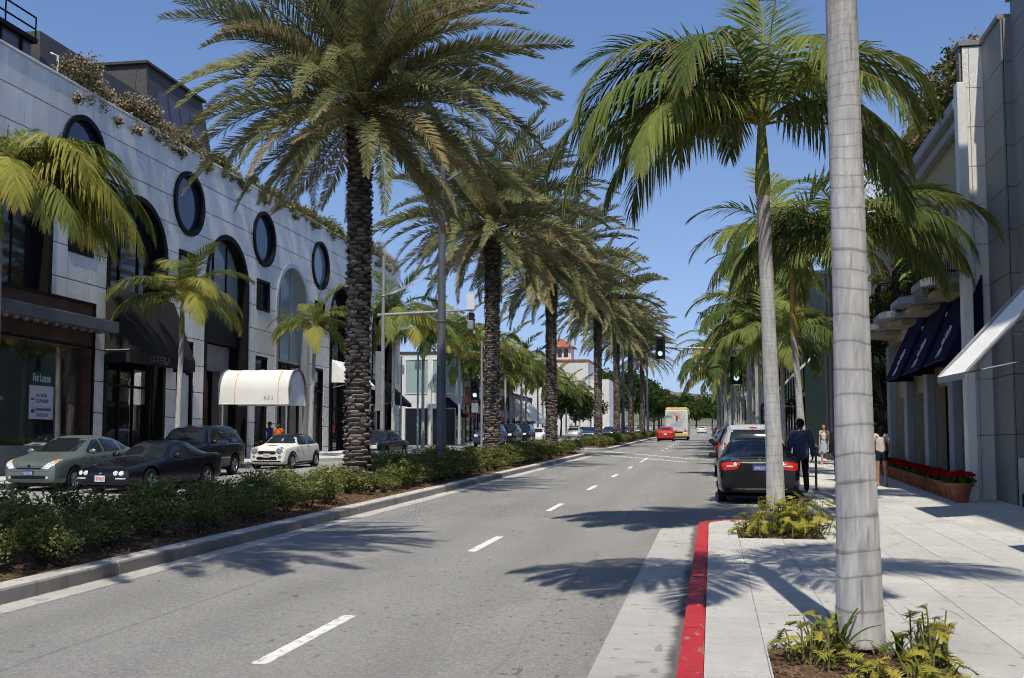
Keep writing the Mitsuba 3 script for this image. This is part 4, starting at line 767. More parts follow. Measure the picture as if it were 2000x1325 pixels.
# right pavement
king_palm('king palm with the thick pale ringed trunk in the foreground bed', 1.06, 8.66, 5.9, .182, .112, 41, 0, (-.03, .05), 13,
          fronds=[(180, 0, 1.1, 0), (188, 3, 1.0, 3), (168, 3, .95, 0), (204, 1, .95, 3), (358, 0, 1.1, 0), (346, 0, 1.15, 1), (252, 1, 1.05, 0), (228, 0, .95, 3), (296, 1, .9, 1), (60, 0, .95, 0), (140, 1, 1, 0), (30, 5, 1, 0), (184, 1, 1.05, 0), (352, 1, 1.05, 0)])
king_palm('king palm with drooping fronds standing in the bed behind the pavement corner', .95, 17.5, 5.25, .155, .098, 43, 0, (-.12, 0), 13, 1.0, shaft=1.25,
          fronds=[(178, 1, 1.34, 0), (196, 6, 1.28, 0), (160, 1, 1.25, 3), (172, 6, 1.28, 3), (188, 3, 1.25, 0), (212, 1, 1.25, 0), (226, 3, 1.1, 1), (240, 6, 1.1, 3), (290, 6, 1.0, 1), (318, 1, 1.0, 1), (350, 6, 1.12, 1), (6, 6, 1.08, 0), (30, 1, .95, 3), (356, 3, .9, 3), (145, 3, 1.1, 0), (20, 4, 1.0, 3), (200, 4, 1.0, 3), (120, 6, 1.1, 3), (62, 2, 1.05, 0), (100, 6, .95, 3), (130, 2, 1.0, 3), (90, 5, 1.1, 0), (205, 3, .95, 0), (336, 3, .85, 3), (186, 2, 1.1, 3)])
king_palm('king palm hidden behind the foreground trunk, its fronds spreading both sides', 2.78, 24.4, 4.35, .17, .10, 45, 0, (.12, 0), 13, 1.05,
          fronds=[(350, 0, 1.15, 1), (330, 1, 1.05, 0), (340, 3, 1.0, 3), (200, 1, 1.1, 3), (185, 3, 1.0, 3), (160, 4, 1.0, 3), (15, 1, 1.05, 1), (25, 3, 1.0, 3), (12, 2, .95, 3), (300, 0, .9, 3), (190, 0, .95, 3), (170, 1, .9, 0), (230, 2, .9, 0), (40, 1, .95, 3), (90, 2, 1, 0), (130, 1, 1, 3), (265, 3, .9, 0), (20, 5, 1, 0)])
king_palm('king palm with a yellowed crownshaft behind the man in the blue jacket', 2.88, 36.5, 4.5, .15, .10, 47, 1, (-.25, 0), 23, 1.2, sick=True, shaft=2.8)
king_palm('shorter king palm with thin pale trunk left of the yellowed one', 2.95, 48.0, 4.0, .13, .09, 49, 1, (0, 0), 17, 1.2, sick=True, shaft=1.2)
G = 'king palms in the far right row'
king_palm('tall king palm at the pavement edge above the silver vehicle', 2.95, 54.0, 7.2, .14, .09, 201, 1, (0, 0), 18, 1.2)
king_palm('tall king palm at the junction corner right of the signal globe', 2.6, 66.5, 6.6, .14, .09, 202, 2, (0, 0), 18, 1.3)
for i, y in enumerate((60, 71.5, 83, 94, 105, 116, 127, 139, 151, 165, 180, 196)):
    king_palm('slender king palm in the far row along the right pavement', 2.9 if y != 60 else 2.85, y, 5.6 + 1.3 * ((i * 7) % 5) / 5, .14, .09, 51 + i, 2, (0, 0), 16, 1.35, G)
king_palm('reddish topped king palm left of the right traffic signal', .95, 79, 5.4, .15, .10, 71, 1, (0, 0), 16, 1.35)
king_palm('king palm standing left of the reddish topped one by the far kerb', .8, 91, 5.6, .15, .10, 72, 1, (0, 0), 16, 1.45)
king_palm('king palm farthest out at the kerb beyond the junction', .55, 104, 5.4, .15, .10, 73, 1, (0, 0), 16, 1.4)
king_palm('small king palm at the kerb past the far junction corner', .7, 119, 5.2, .15, .10, 75, 2, (0, 0), 15, 1.4)
king_palm('slim king palm in the nib at the junction behind the silver truck', 1.9, 58.5, 6.2, .13, .09, 74, 1, (0, 0), 13, 1.1)
# left pavement
king_palm('king palm at the left edge with big yellow green fronds', -20.3, 28.6, 7.0, .17, .11, 81, 0, (-.05, 0), 13, 1.15,
          fronds=[(340, 6, 1.62, 2), (5, 6, 1.72, 1), (352, 1, 1.68, 2), (22, 1, 1.7, 0), (312, 1, 1.5, 2), (30, 6, 1.62, 2), (55, 6, 1.5, 1), (80, 1, 1.4, 2), (12, 1, 1.5, 1), (2, 3, 1.75, 2), (8, 3, 1.5, 2), (335, 3, 1.4, 1), (352, 4, 1.35, 2), (25, 4, 1.3, 1), (10, 2, 1.3, 0), (45, 3, 1.35, 2), (270, 0, 1.2, 2), (325, 3, 1.2, 1), (120, 2, 1.1, 0), (200, 0, 1.2, 1), (160, 1, 1.1, 1), (235, 2, 1.1, 1), (15, 3, 1.25, 2), (350, 3, 1.15, 2), (40, 3, 1.2, 1), (100, 5, 1, 0), (0, 0, 1.2, 0)])
king_palm('small king palm with pale trunk before the black awning', -20.3, 39.7, 5.2, .14, .09, 83, 0, (.1, 0), 14, 1.0)
king_palm('small king palm right of the white barrel canopy', -20.3, 54.0, 5.4, .14, .09, 85, 0, (.15, .1), 13, .95)
for i, (x, y, h, l) in enumerate(((-20.3, 69, 7.2, 'dark fronded king palm right of the nearest rough trunk'), (-20.3, 76.5, 6.6, 'king palm behind the tall grey lamp pole'), (-20.4, 88.5, 7.4, 'king palm before the white corner shop'), (-20.4, 99, 7.0, 'king palm before the brick shop'), (-20.4, 109, 7.2, 'king palm before the grey stone shop'), (-20.4, 118.5, 7.0, 'king palm left of the tan shop awning'), (-20.4, 130, 6.4, 'king palm before the tan shop'), (-20.4, 143, 5.2, 'king palm at the corner before the white tower building'), (-20.4, 156, 5.0, 'king palm standing in front of the tower wing'), (-20.4, 172, 5.0, 'farthest king palm of the left pavement'))):
    king_palm(l, x, y, h, .15, .10, 91 + i, 1 if i < 2 else 2, (0, 0), 17, 1.3)
for i, (x, y, h, l) in enumerate(((-21.3, 94, 5.6, 'shorter king palm close to the white corner shop wall'), (-20.9, 104, 5.8, 'shorter king palm before the red brick pilasters'), (-20.8, 114, 5.6, 'shorter king palm between the grey stone shop palms'), (-20.9, 124.5, 5.8, 'shorter king palm at the joint of the grey and tan shops'), (-20.8, 136.5, 5.4, 'shorter king palm before the pale sloping awning'))):
    king_palm(l, x, y, h, .14, .10, 191 + i, 2, (0, 0), 16, 1.35)
# ------------------------------------------------------------------ rose bushes of the median
def rose(seed, n, size):
    R = np.random.default_rng(seed); k = 9; an = R.random(k) * 6.28; rr = .30 * np.sqrt(R.random(k)); zz = .28 + .42 * R.random(k); cs = np.stack([rr * np.cos(an), rr * np.sin(an), zz], 1); rad = .14 + .12 * R.random(k)
    lf = leafcloud(cs, rad, n, size, ((.095, .125, .042), (.33, .36, .12)), R, .9, .62)
    tips = leafcloud(cs + np.array([0, 0, .10]), rad * .9, n // 8, size, ((.15, .19, .045), (.26, .17, .07)), R, .9, .5)
    st = cat_([tube([(0, 0, -.05), c * np.array([.5, .5, .45]), c], [.014, .009, .004], 5, False) for c in cs]); sc = np.tile([.06, .045, .03], (len(st[0]), 1))
    return cat_([lf, tips]), (st[0], st[1], sc), cs, rad
ROSES = []
for s in range(9):
    lv, st, cs, rad = rose(500 + s, 1250 if s < 6 else 760, .055 if s < 6 else .075); ROSES.append((ply(lv[:2], 'leaf', color=lv[2]), ply(st[:2], 'vcol', color=st[2]), cs, rad))
def bloom():
    R = np.random.default_rng(5); V = []
    for ring_, (k, e, s) in enumerate(((5, 15, 1.0), (5, 45, .8), (4, 72, .55))):
        for i in range(k):
            a = 2 * math.pi * (i + .4 * ring_) / k; d = np.array([math.cos(a) * math.cos(math.radians(e)), math.sin(a) * math.cos(math.radians(e)), math.sin(math.radians(e))]); t = np.array([-math.sin(a), math.cos(a), 0]); q = d * s
            V.append((np.array([[0, 0, 0], q * .6 + t * .42 * s, q * 1.0 + t * .2 * s + [0, 0, .08], q * 1.0 - t * .2 * s + [0, 0, .08], q * .6 - t * .42 * s]), np.array([[0, 1, 2], [0, 2, 3], [0, 3, 4]])))
    return cat_(V)
BL = bloom(); mat('petal', {'type': 'principledthin', 'base_color': rgb(.80, .78, .72), 'roughness': .6, 'diff_trans': .6, 'spec_trans': 0.0}); BLP = ply(BL, 'petal')
rows = []
R = np.random.default_rng(77); y = 7.0
while y < 63.2:
    for x in (-7.85, -8.62, -9.4): rows.append((x + R.normal(0, .10), y + R.normal(0, .13) + (.4 if x == -8.62 else 0)))
    y += .98 if y < 40 else 1.15
y = 78
while y < 170: rows.append((-7.9 + R.normal(0, .1), y)); rows.append((-9.1 + R.normal(0, .1), y + .7)); y += 1.9
nb = 0
for i, (x, y) in enumerate(rows):
    if y < 30 and R.random() < .12: continue
    if any(math.hypot(x + 8.55, y - py) < .55 for py in (26, 42.8, 59.4)): continue
    lv, st, cs, rad = ROSES[i % 6 if y < 26 else 6 + i % 3]; s = (R.uniform(.8, 1.05) if y < 15 else R.uniform(.7, 1.0)) if y < 30 else R.uniform(.85, 1.05); a = R.uniform(0, 360); fl = (y < 30 and R.random() < .25) or R.random() < .06
    k = thing('rose_bush', 'rose bush of the median bed with a white bloom among the leaves' if fl else 'leafy green rose bush in the median bed between kerbs', 'shrub', 'flowering rose bushes of the median' if fl else 'rose bushes of the median')
    M = place(x, y, .14, a, (s * 1.12, s * 1.12, s * R.uniform(.8, 1.05)))
    part(k, 'foliage', at(lv, M)); part(k, 'stem', at(st, M))
    if fl:
        for q in range(2):
            c = cs[(i + q * 4) % len(cs)] + np.array([0, 0, rad[(i + q * 4) % len(cs)]]); w = np.array(M.matrix) @ np.r_[c, 1]; part(k, 'bloom', at(BLP, place(w[0], w[1], w[2], R.uniform(0, 360), .055)))
# ------------------------------------------------------------------ yellow green lobed plants round the right palms
def lobed(seed, col):
    R = np.random.default_rng(seed); L = 1.0; pts = []; n = 6
    right = []
    for i in range(n):
        u = .02 + .86 * i / n; ln = .40 * math.sin(math.pi * min(1, .25 + .75 * (1 - u))) + .06; right += [(u - .01, .05), (u + .16 * (.6 + .4 * R.random()), ln * (.85 + .3 * R.random())), (u + .10, .055)]
    outline = [(0, .02)] + right + [(1.0, 0)] + [(x, -y) for x, y in right[::-1]] + [(0, -.02)]
    pg = Polygon(outline).buffer(.012).buffer(0); pg = max(getattr(pg, 'geoms', [pg]), key=lambda g: g.area)
    vv, ff = trimesh.creation.triangulate_polygon(pg.simplify(.006), engine='earcut'); vv = np.asarray(vv); z = -.30 * vv[:, 0] ** 2 + .10 * vv[:, 0] + .35 * np.abs(vv[:, 1]) - .5 * vv[:, 1] ** 2
    k = np.clip(np.abs(vv[:, 1:2]) * 2.0 + R.random((len(vv), 1)) * .35, 0, 1); c = np.array(col[0]) * (1 - k) + np.array(col[1]) * k
    return np.column_stack([vv, z]), np.asarray(ff), c
LOB = []
for s in range(8):
    col = [((.40, .36, .05), (.66, .56, .12)), ((.28, .28, .05), (.50, .45, .09)), ((.13, .18, .04), (.36, .35, .07)), ((.08, .13, .035), (.20, .23, .06))][s % 4]; m = lobed(700 + s, col); LOB.append(ply(m[:2], 'leaf', color=m[2]))
def lobed_plant(label, x, y, n, rad, h, leaf, seed, z=.13, green=.35, group=None):
    R = np.random.default_rng(seed); K = thing('lobed_leaf_plant', label, 'plant', group); stems = []
    for i in range(n):
        u = (i + .5) / n; az = i * 137.5 + R.normal(0, 14); el = 86 - 66 * u + R.normal(0, 7); ln = h * (.55 + .45 * R.random()) * (1 - .25 * u); e = math.radians(el); a = math.radians(az)
        bx, by = x + rad * .35 * R.normal(), y + rad * .35 * R.normal(); hx = ln * math.cos(e) * rad / h * 1.1; p1 = np.array([bx + hx * math.cos(a), by + hx * math.sin(a), z + ln * math.sin(e)]); mid = np.array([bx, by, z]) * .45 + p1 * .55 + np.array([0, 0, .06 * h])
        stems.append(tube([(bx, by, z - .03), mid, p1], [.009, .007, .005], 5, False)); v = int(R.choice(8, p=None)); 
        if R.random() > green and v % 4 > 1: v -= 2
        s = leaf * (.7 + .6 * R.random()); tilt = R.normal(18, 18) - (20 if el > 60 else 0)
        part(K, 'leaf', at(LOB[v], T().translate([float(q) for q in p1]).rotate([0, 0, 1], float(az + R.normal(0, 25))).rotate([0, 1, 0], float(tilt)).rotate([1, 0, 0], float(R.normal(0, 22))).scale([float(s)] * 3)))
    st = cat_(stems); part(K, 'stems', kind='stuff', shape=ply(st, 'vcol', color=np.tile([.16, .17, .05], (len(st[0]), 1))))
lobed_plant('big yellow green lobed plant spilling from the far bed behind the pavement corner', 1.20, 17.25, 210, .56, .60, .16, 1, green=.35)
lobed_plant('little yellow lobed plant at the left corner of the far bed', .55, 17.1, 44, .22, .36, .14, 2, green=.3)
lobed_plant('yellow lobed plant left of the foreground trunk', .70, 8.15, 46, .24, .36, .12, 3, green=.4)
lobed_plant('low yellow lobed plant at the foot of the foreground trunk', 1.0, 7.75, 26, .15, .13, .10, 4, green=.3)
lobed_plant('taller yellow lobed plant right of the foreground trunk', 1.44, 8.15, 50, .20, .42, .12, 5, green=.45)
lobed_plant('yellow lobed plant at the right front corner of the foreground bed', 1.40, 7.60, 26, .16, .2, .12, 6, green=.3)
def strap_plant(label, x, y, n, L, seed, z=.13, col=((.05, .10, .03), (.14, .20, .06))):
    R = np.random.default_rng(seed); K = thing('strap_leaf_plant', label, 'plant')
    for i in range(n):
        a = R.random() * 6.28; e0 = R.uniform(55, 85); l = L * (.7 + .5 * R.random()); k = 7; t = np.linspace(0, 1, k); e = np.radians(e0 - 75 * t ** 1.5 * R.uniform(.6, 1.1)); px = np.r_[0, np.cumsum(np.cos(e[:-1]) * l / (k - 1))]; pz = np.r_[0, np.cumsum(np.sin(e[:-1]) * l / (k - 1))]
        d = np.array([math.cos(a), math.sin(a)]); c = np.stack([x + d[0] * px, y + d[1] * px, z + pz], 1); s = np.array([-d[1], d[0], 0]); w = .016 * (1 - .9 * t)[:, None] + .004
        g = np.stack([c - s * w, c + s * w + np.array([0, 0, .004])], 1); m = quadmesh(g); kk = R.random(); part(K, 'leaf', ply(m, 'leaf', smooth=True, color=np.tile(np.array(col[0]) * (1 - kk) + np.array(col[1]) * kk, (len(m[0]), 1))))
strap_plant('dark green strap leaved clump against the foreground trunk', .86, 8.28, 16, .42, 11)
strap_plant('small strap leaved clump right of the foreground trunk foot', 1.28, 8.35, 10, .24, 12)
strap_plant('yellow green strap leaved clump on the planted nib by the signal pole', -17.0, 55.2, 40, .9, 13, col=((.14, .20, .04), (.42, .42, .07)))
strap_plant('second strap leaved clump on the planted nib right of the signal pole', -16.4, 55.9, 36, .8, 14, col=((.12, .18, .04), (.36, .38, .07)))
# ------------------------------------------------------------------ bougainvillea on the roofs, climbers, pots
def bush(name, label, cat, cs, rad, n, size, cols, seed, stems=None, group=None, flat=.8, flower=None, asp=.6):
    R = np.random.default_rng(seed); K = thing(name, label, cat, group); lf = leafcloud(cs, rad, n, size, cols, R, flat, asp); part(K, 'foliage', ply(lf[:2], 'leaf', color=lf[2]))
    if flower: fl = leafcloud(np.asarray(cs) + np.array([.12, -.1, .12]), np.asarray(rad) * .98, flower[0], flower[1], flower[2], R, flat, .8); part(K, 'flowers', ply(fl[:2], 'leaf', color=fl[2]), kind='stuff')
    c = np.asarray(cs); b = stems if stems is not None else c.mean(0) * np.array([1, 1, 0]) + np.array([0, 0, c[:, 2].min() - .6]); st = cat_([tube([b, (b + q) / 2 + np.array([0, 0, .1]), q], [.03, .02, .008], 5, False) for q in c]); part(K, 'stem', ply(st, 'vcol', color=np.tile([.08, .06, .04], (len(st[0]), 1))))
    return K
GRN = ((.07, .09, .025), (.17, .17, .05)); PNK = ((.42, .31, .22), (.62, .50, .38)); YEL = ((.30, .26, .10), (.50, .42, .20))
spots = [(37.6, 1.0, 1.9, 'pink'), (40.3, .9, 1.6, 'pink'), (42.7, .6, 1.0, 'pink'), (45.0, .5, .9, 'pink'), (47.4, .5, .9, 'g'), (50, .45, .8, 'g'), (53, .45, .8, 'g'), (56.2, .4, .8, 'g'), (59.0, .5, .9, 'g'), (62.0, .6, 1.0, 'g'), (65.0, .6, 1.0, 'g'), (68.5, .7, 1.1, 'pink'), (72.5, .7, 1.1, 'pink'), (76.0, .7, 1.0, 'pink')]
ordn = ('first', 'second', 'third', 'fourth', 'fifth', 'sixth', 'seventh', 'eighth', 'ninth', 'tenth', 'eleventh', 'twelfth', 'thirteenth', 'fourteenth')
for i, (y, r, h, kd) in enumerate(spots):
    R = np.random.default_rng(900 + i); zt = ZT - SLOPE * (y - Y0); cs = np.stack([FX - .35 + R.normal(0, .25, 12) * r * 1.3, y + R.uniform(-1.5, 1.5, 12), zt + .05 + R.random(12) * h * .62], 1)
    hang = np.stack([np.full(5, FX + .10), y + R.uniform(-1.5, 1.5, 5), zt - R.random(5) * .55], 1)
    bush('bougainvillea', f'{ordn[i]} straggling roof plant from the left along the marble parapet, ' + ('pinkish blooms' if kd == 'pink' else 'green and yellowish leaves'), 'plant', np.vstack([cs, hang]), np.r_[R.uniform(.45, .85, 12) * (r * .5 + .35), np.full(5, .22)], 1900, .12, GRN, 920 + i, np.array([FX - .4, y, zt]), flower=(1000 if kd == 'pink' else 300, .11, PNK if kd == 'pink' else YEL))
for i, y in enumerate((27.4, 29.6, 32, 34.6, 37.4)):
    R = np.random.default_rng(950 + i); cs = np.stack([5.95 + R.normal(0, .22, 14), y + R.uniform(-1.2, 1.2, 14), 9.35 + R.random(14) * (1.5 - .12 * i)], 1)
    bush('bougainvillea', f'{ordn[i]} dry pink flowering climber from the right on the cream building roof', 'plant', cs, R.uniform(.25, .5, 14), 1700, .11, GRN, 960 + i, np.array([6.3, y, 9.0]), flower=(1000, .10, ((.40, .27, .17), (.58, .42, .26))))
R = np.random.default_rng(33)
cs = np.stack([5.72 + R.normal(0, .12, 40), 40.4 + R.uniform(-1.6, 1.6, 40), R.uniform(.4, 4.9, 40)], 1)
bush('wall_climber', 'dark green climber covering the wall left of the walking woman in shorts', 'plant', cs, R.uniform(.25, .5, 40), 6500, .10, ((.018, .035, .012), (.06, .09, .025)), 34, np.array([5.9, 40.4, .1]))
cs = np.stack([5.35 + R.normal(0, .15, 8), 39.0 + R.uniform(-.6, .6, 8), R.uniform(3.6, 4.6, 8)], 1)
bush('wall_climber', 'bright green tuft of climber beside the farthest navy awning', 'plant', cs, R.uniform(.2, .35, 8), 1300, .10, ((.08, .14, .03), (.20, .27, .05)), 35, np.array([5.7, 39, 2.5]))
for i in range(4):
    a = 26.55 + 3.25 * i + 1.1; zz = 4.95 - SLOPE * (a - Y0); R = np.random.default_rng(970 + i); cs = np.stack([5.15 + R.normal(0, .12, 10), a + R.uniform(-.8, .8, 10), zz - .25 + R.random(10) * 1.3], 1)
    bush('balcony_plant', ('reddish potted plant on the balcony nearest the stone pier', 'potted plant on the second balcony from the pier', 'potted plant on the third balcony from the pier', 'potted plant on the farthest balcony')[i], 'plant', cs, R.uniform(.15, .32, 10), 1300, .09, ((.05, .08, .02), (.13, .17, .04)), 980 + i, np.array([5.2, a, zz]), flower=(220, .08, ((.30, .08, .07), (.42, .16, .13))))
def big_leaf(L, W, seed):
    nu, nv = 9, 7; g = []
    for u in np.linspace(0, 1, nu): w = W * math.sin(math.pi * min(1, u ** .7 * .98 + .02)) ** .8; g.append([(L * u, w * v, .35 * L * u * (1 - u) * 1.2 - .35 * L * u * u + .12 * W * abs(v)) for v in np.linspace(-.5, .5, nv)])
    return quadmesh(g)
BP = thing('broad_leaf_climber', 'tall plant with broad pale green leaves beside the nearest balcony', 'plant')
R = np.random.default_rng(61); stx = [(5.35, 29.0, 5.0), (5.25, 29.0, 6.0), (5.2, 28.9, 7.2)]
m = tube(stx, .03, 6); part(BP, 'stem', ply(m, 'vcol', color=np.tile([.10, .13, .04], (len(m[0]), 1))))
for i in range(22):
    m = big_leaf(R.uniform(.35, .8), R.uniform(.25, .5), i); kk = R.random(); c = np.array([.10, .17, .03]) * (1 - kk) + np.array([.30, .40, .10]) * kk
    part(BP, 'leaf', ply(m, 'leaf', smooth=True, color=np.tile(c, (len(m[0]), 1)), M=T().translate([5.25 + float(R.normal(0, .08)), 29.0 + float(R.normal(0, .15)), 5.3 + 2.0 * i / 22]).rotate([0, 0, 1], float(R.uniform(90, 330))).rotate([0, 1, 0], float(R.uniform(-50, 20)))))
# poinsettia pots
POT = lathe([(.0, 0), (.125, 0), (.13, .02), (.19, .30), (.225, .30), (.23, .37), (.205, .37), (.195, .33), (.0, .33)], 20)
POTP = ply(POT, 'terracotta', smooth=35); POTV = []
for s in range(4):
    R = np.random.default_rng(800 + s); gl = leafcloud([(0, 0, .44), (.12, 0, .42), (-.12, .05, .42), (0, -.13, .42)], [.17, .14, .14, .14], 170, .12, ((.03, .06, .02), (.10, .15, .04)), R, .5, .5)
    rd = leafcloud([(0, 0, .55), (.14, .02, .53), (-.13, .06, .54), (.02, -.14, .52), (0, .14, .53)], [.13, .11, .11, .11, .11], 150, .12, ((.32, .006, .010), (.55, .022, .022)), R, .35, .45, 1.2); POTV.append((ply(gl[:2], 'leaf', color=gl[2]), ply(rd[:2], 'leaf', color=rd[2])))
for i in range(19):
    y = 24.85 + .72 * i; k = thing('flower_pot', 'terracotta pot of red poinsettias nearest the camera, beside the white pilaster' if i == 0 else 'terracotta pot of red poinsettias in the row along the cream shop', 'plant pot', None if i == 0 else 'poinsettia pots along the cream shop'); M = place(5.16 + .022 * i, y, .15, 40 * i, 1.12 if i == 0 else 1.0)
    part(k, 'pot', at(POTP, M)); part(k, 'leaves', at(POTV[i % 4][0], M)); part(k, 'flowers', at(POTV[i % 4][1], M), 'bright red bracts')
# ------------------------------------------------------------------ trees at the end of the street
def tree(label, x, y, H, R_, seed, cols, n=5000, size=.5, name='broadleaf_tree', group=None, trunk=.3):
    R = np.random.default_rng(seed); K = thing(name, label, 'tree', group); k = 26; d = nrm(R.normal(size=(k, 3))); cs = np.array([x, y, H * .62]) + d * np.array([R_, R_, H * .33]) * (R.random((k, 1)) ** .5) * .8; rad = R_ * R.uniform(.22, .42, k)
    lf = leafcloud(cs, rad, n, size, cols, R, .85, .6); part(K, 'crown', ply(lf[:2], 'leaf', color=lf[2]))
    tr = cat_([tube([(x, y, -.1), (x + .1, y, H * .3), (x, y, H * .55)], [trunk, trunk * .7, trunk * .4], 8)] + [tube([(x, y, H * .28), (np.array([x, y, H * .3]) + c) / 2, c], [trunk * .45, trunk * .25, .04], 5, False) for c in cs[::3]]); part(K, 'trunk', ply(tr, 'vcol', color=np.tile([.10, .08, .06], (len(tr[0]), 1))))
DG = ((.016, .036, .012), (.06, .095, .028)); MG = ((.04, .065, .018), (.11, .15, .04)); OG = ((.06, .07, .03), (.15, .14, .06))
tl = 'dark leafy tree in the far row left of the bus'
for i, (x, y, h, r) in enumerate(((-21.5, 232, 15, 7), (-20, 250, 16, 7), (-19.5, 268, 15, 6.5), (-18.5, 288, 15, 6.5), (-17.5, 308, 14, 6.5), (-17, 330, 14, 6.5), (-16.5, 352, 13, 6), (-17, 378, 13, 6))): tree(tl, x, y, h, r, 1100 + i, DG if i % 2 else MG, 4200, .75, group='dark trees left of the bus')
for i, (x, y, h, r) in enumerate(((-11, 440, 15, 9), (0, 445, 14, 9), (8, 405, 12, 7), (-19, 400, 14, 8), (-15, 420, 12, 8), (-6, 428, 11, 8), (3, 425, 12, 8), (-24, 425, 14, 9), (12, 420, 12, 8), (4.5, 330, 9, 4.5), (4.5, 300, 8.5, 4), (4.2, 270, 8.5, 4), (4.2, 240, 8, 3.6), (4.5, 360, 9, 4.5), (4.5, 390, 10, 5))): tree('green tree closing the end of the street', x, y, h, r, 1200 + i, MG if i % 2 else DG, 4200, .8, group='trees closing the end of the street')
tree('brownish eucalyptus showing above the left shops', -34, 146, 19, 5, 1301, ((.10, .09, .06), (.20, .17, .11)), 2600, .5)
for i, (x, y, h, r) in enumerate(((-20.3, 149.5, 8.5, 2.4), (-20.0, 163, 7, 2.6), (-20.2, 186, 8, 3.0))): tree(('dark bushy tree right of the third date palm trunk', 'rounded street tree before the tower building', 'street tree beyond the tower building')[i], x, y, h, r, 1310 + i, DG, 2600, .4, trunk=.15)

# mulch chips and dry leaves on the beds
R = np.random.default_rng(606)
def chips(n, x0, x1, y0, y1, z, s0, s1, cols):
    X, Y = R.uniform(x0, x1, n), R.uniform(y0, y1, n); c = np.stack([X, Y, z + R.random(n) * .05], 1); a = nrm(R.normal(size=(n, 3)) * np.array([1, 1, .35])); b = nrm(np.cross(a, R.normal(size=(n, 3)))); l = R.uniform(s0, s1, n)[:, None]; w = l * R.uniform(.2, .5, n)[:, None]
    v = np.stack([c - a * l, c + b * w, c + a * l, c - b * w], 1).reshape(-1, 3); k = R.random((n, 1)); col = np.array(cols[0]) * (1 - k) + np.array(cols[1]) * k
    return v, (np.arange(n)[:, None, None] * 4 + np.array([[0, 1, 2], [0, 2, 3]])[None]).reshape(-1, 3), np.repeat(col, 4, 0)
MC = ((.05, .032, .02), (.30, .20, .13)); m = cat_([chips(1500, .40, 1.58, 6.3, 8.64, .145, .006, .025, MC), chips(900, .37, 1.58, 16.57, 18.2, .145, .008, .028, MC), chips(9000, -9.9, -7.36, 8, 36, .16, .012, .045, MC)])
scene['bark_mulch'] = ply(m[:2], 'chip', color=m[2]); tag('bark_mulch', 'brown bark mulch and dry leaf bits lying on the planting beds', 'mulch', kind='stuff')
# ------------------------------------------------------------------ vehicles: front at y=0 facing -y, length along +y
from scipy.spatial import Delaunay
def loft(st, n=64):
    st = np.asarray(st, float); s = st[:, 0]; ss = np.unique(np.r_[np.linspace(s[0], s[-1], n), s]); w, zb, zs, wt, zt = [PchipInterpolator(s, st[:, k])(ss) for k in range(1, 6)]
    half = []
    for a, b, c, d, e in zip(w, zb, zs, wt, zt):
        g = [(0, b), (.78 * a, b), (.93 * a, b + .03), (.985 * a, b + .12), (a, b + (c - b) * .45), (a, b + (c - b) * .70), (.985 * a, c - .05), (.955 * a, c)]
        x0, z0 = .955 * a, c; x1, z1 = d, e - min(.06, (e - c) * .35)
        for t in (.33, .66, 1.0): g.append((x0 + (x1 - x0) * (t + .10 * math.sin(math.pi * t) * -1), z0 + (z1 - z0) * t))
        g += [(d * .88, e - (e - z1) * .42), (d * .62, e - (e - z1) * .10), (0, e)]
        half.append(g)
    H = np.array(half); full = np.concatenate([H, H[:, -2:0:-1] * np.array([-1, 1])], 1); m = full.shape[1]
    V = np.concatenate([full[:, :, :1], np.broadcast_to(ss[:, None, None], full.shape[:2] + (1,)), full[:, :, 1:]], -1)
    i, j = np.meshgrid(np.arange(len(ss) - 1), np.arange(m), indexing='ij'); q = np.stack([i * m + j, (i + 1) * m + j, (i + 1) * m + (j + 1) % m, i * m + (j + 1) % m], -1).reshape(-1, 4)
    v = np.vstack([V.reshape(-1, 3), V[0].mean(0), V[-1].mean(0)]); f = [q[:, [0, 1, 2]], q[:, [0, 2, 3]]]; k = np.arange(m); a = len(v) - 2; L = (len(ss) - 1) * m
    f += [np.stack([np.full(m, a), k, (k + 1) % m], 1), np.stack([np.full(m, a + 1), L + (k + 1) % m, L + k], 1)]
    t = trimesh.Trimesh(v, np.vstack(f)[:, ::-1], process=True)
    if t.volume < 0: t.invert()
    return t
def to_man(t): return manifold3d.Manifold(manifold3d.Mesh(np.asarray(t.vertices, np.float32), np.asarray(t.faces, np.uint32)))
def carve(t, axles, r, w):
    M = to_man(t)
    for y in axles:
        for sx in (-1, 1):
            c = manifold3d.Manifold.cylinder(.34, r, r, 28).rotate([0, 90, 0]).translate([sx * w - .17 if sx < 0 else w - .17, y, r * .93]); M = M - c
    q = M.to_mesh(); return trimesh.Trimesh(q.vert_properties[:, :3], q.tri_verts, process=True)
AX = {'f': (0, 2, 1, 1), 'r': (0, 2, 1, -1), 'R': (1, 2, 0, -1), 'L': (1, 2, 0, 1), 't': (0, 1, 2, -1)}
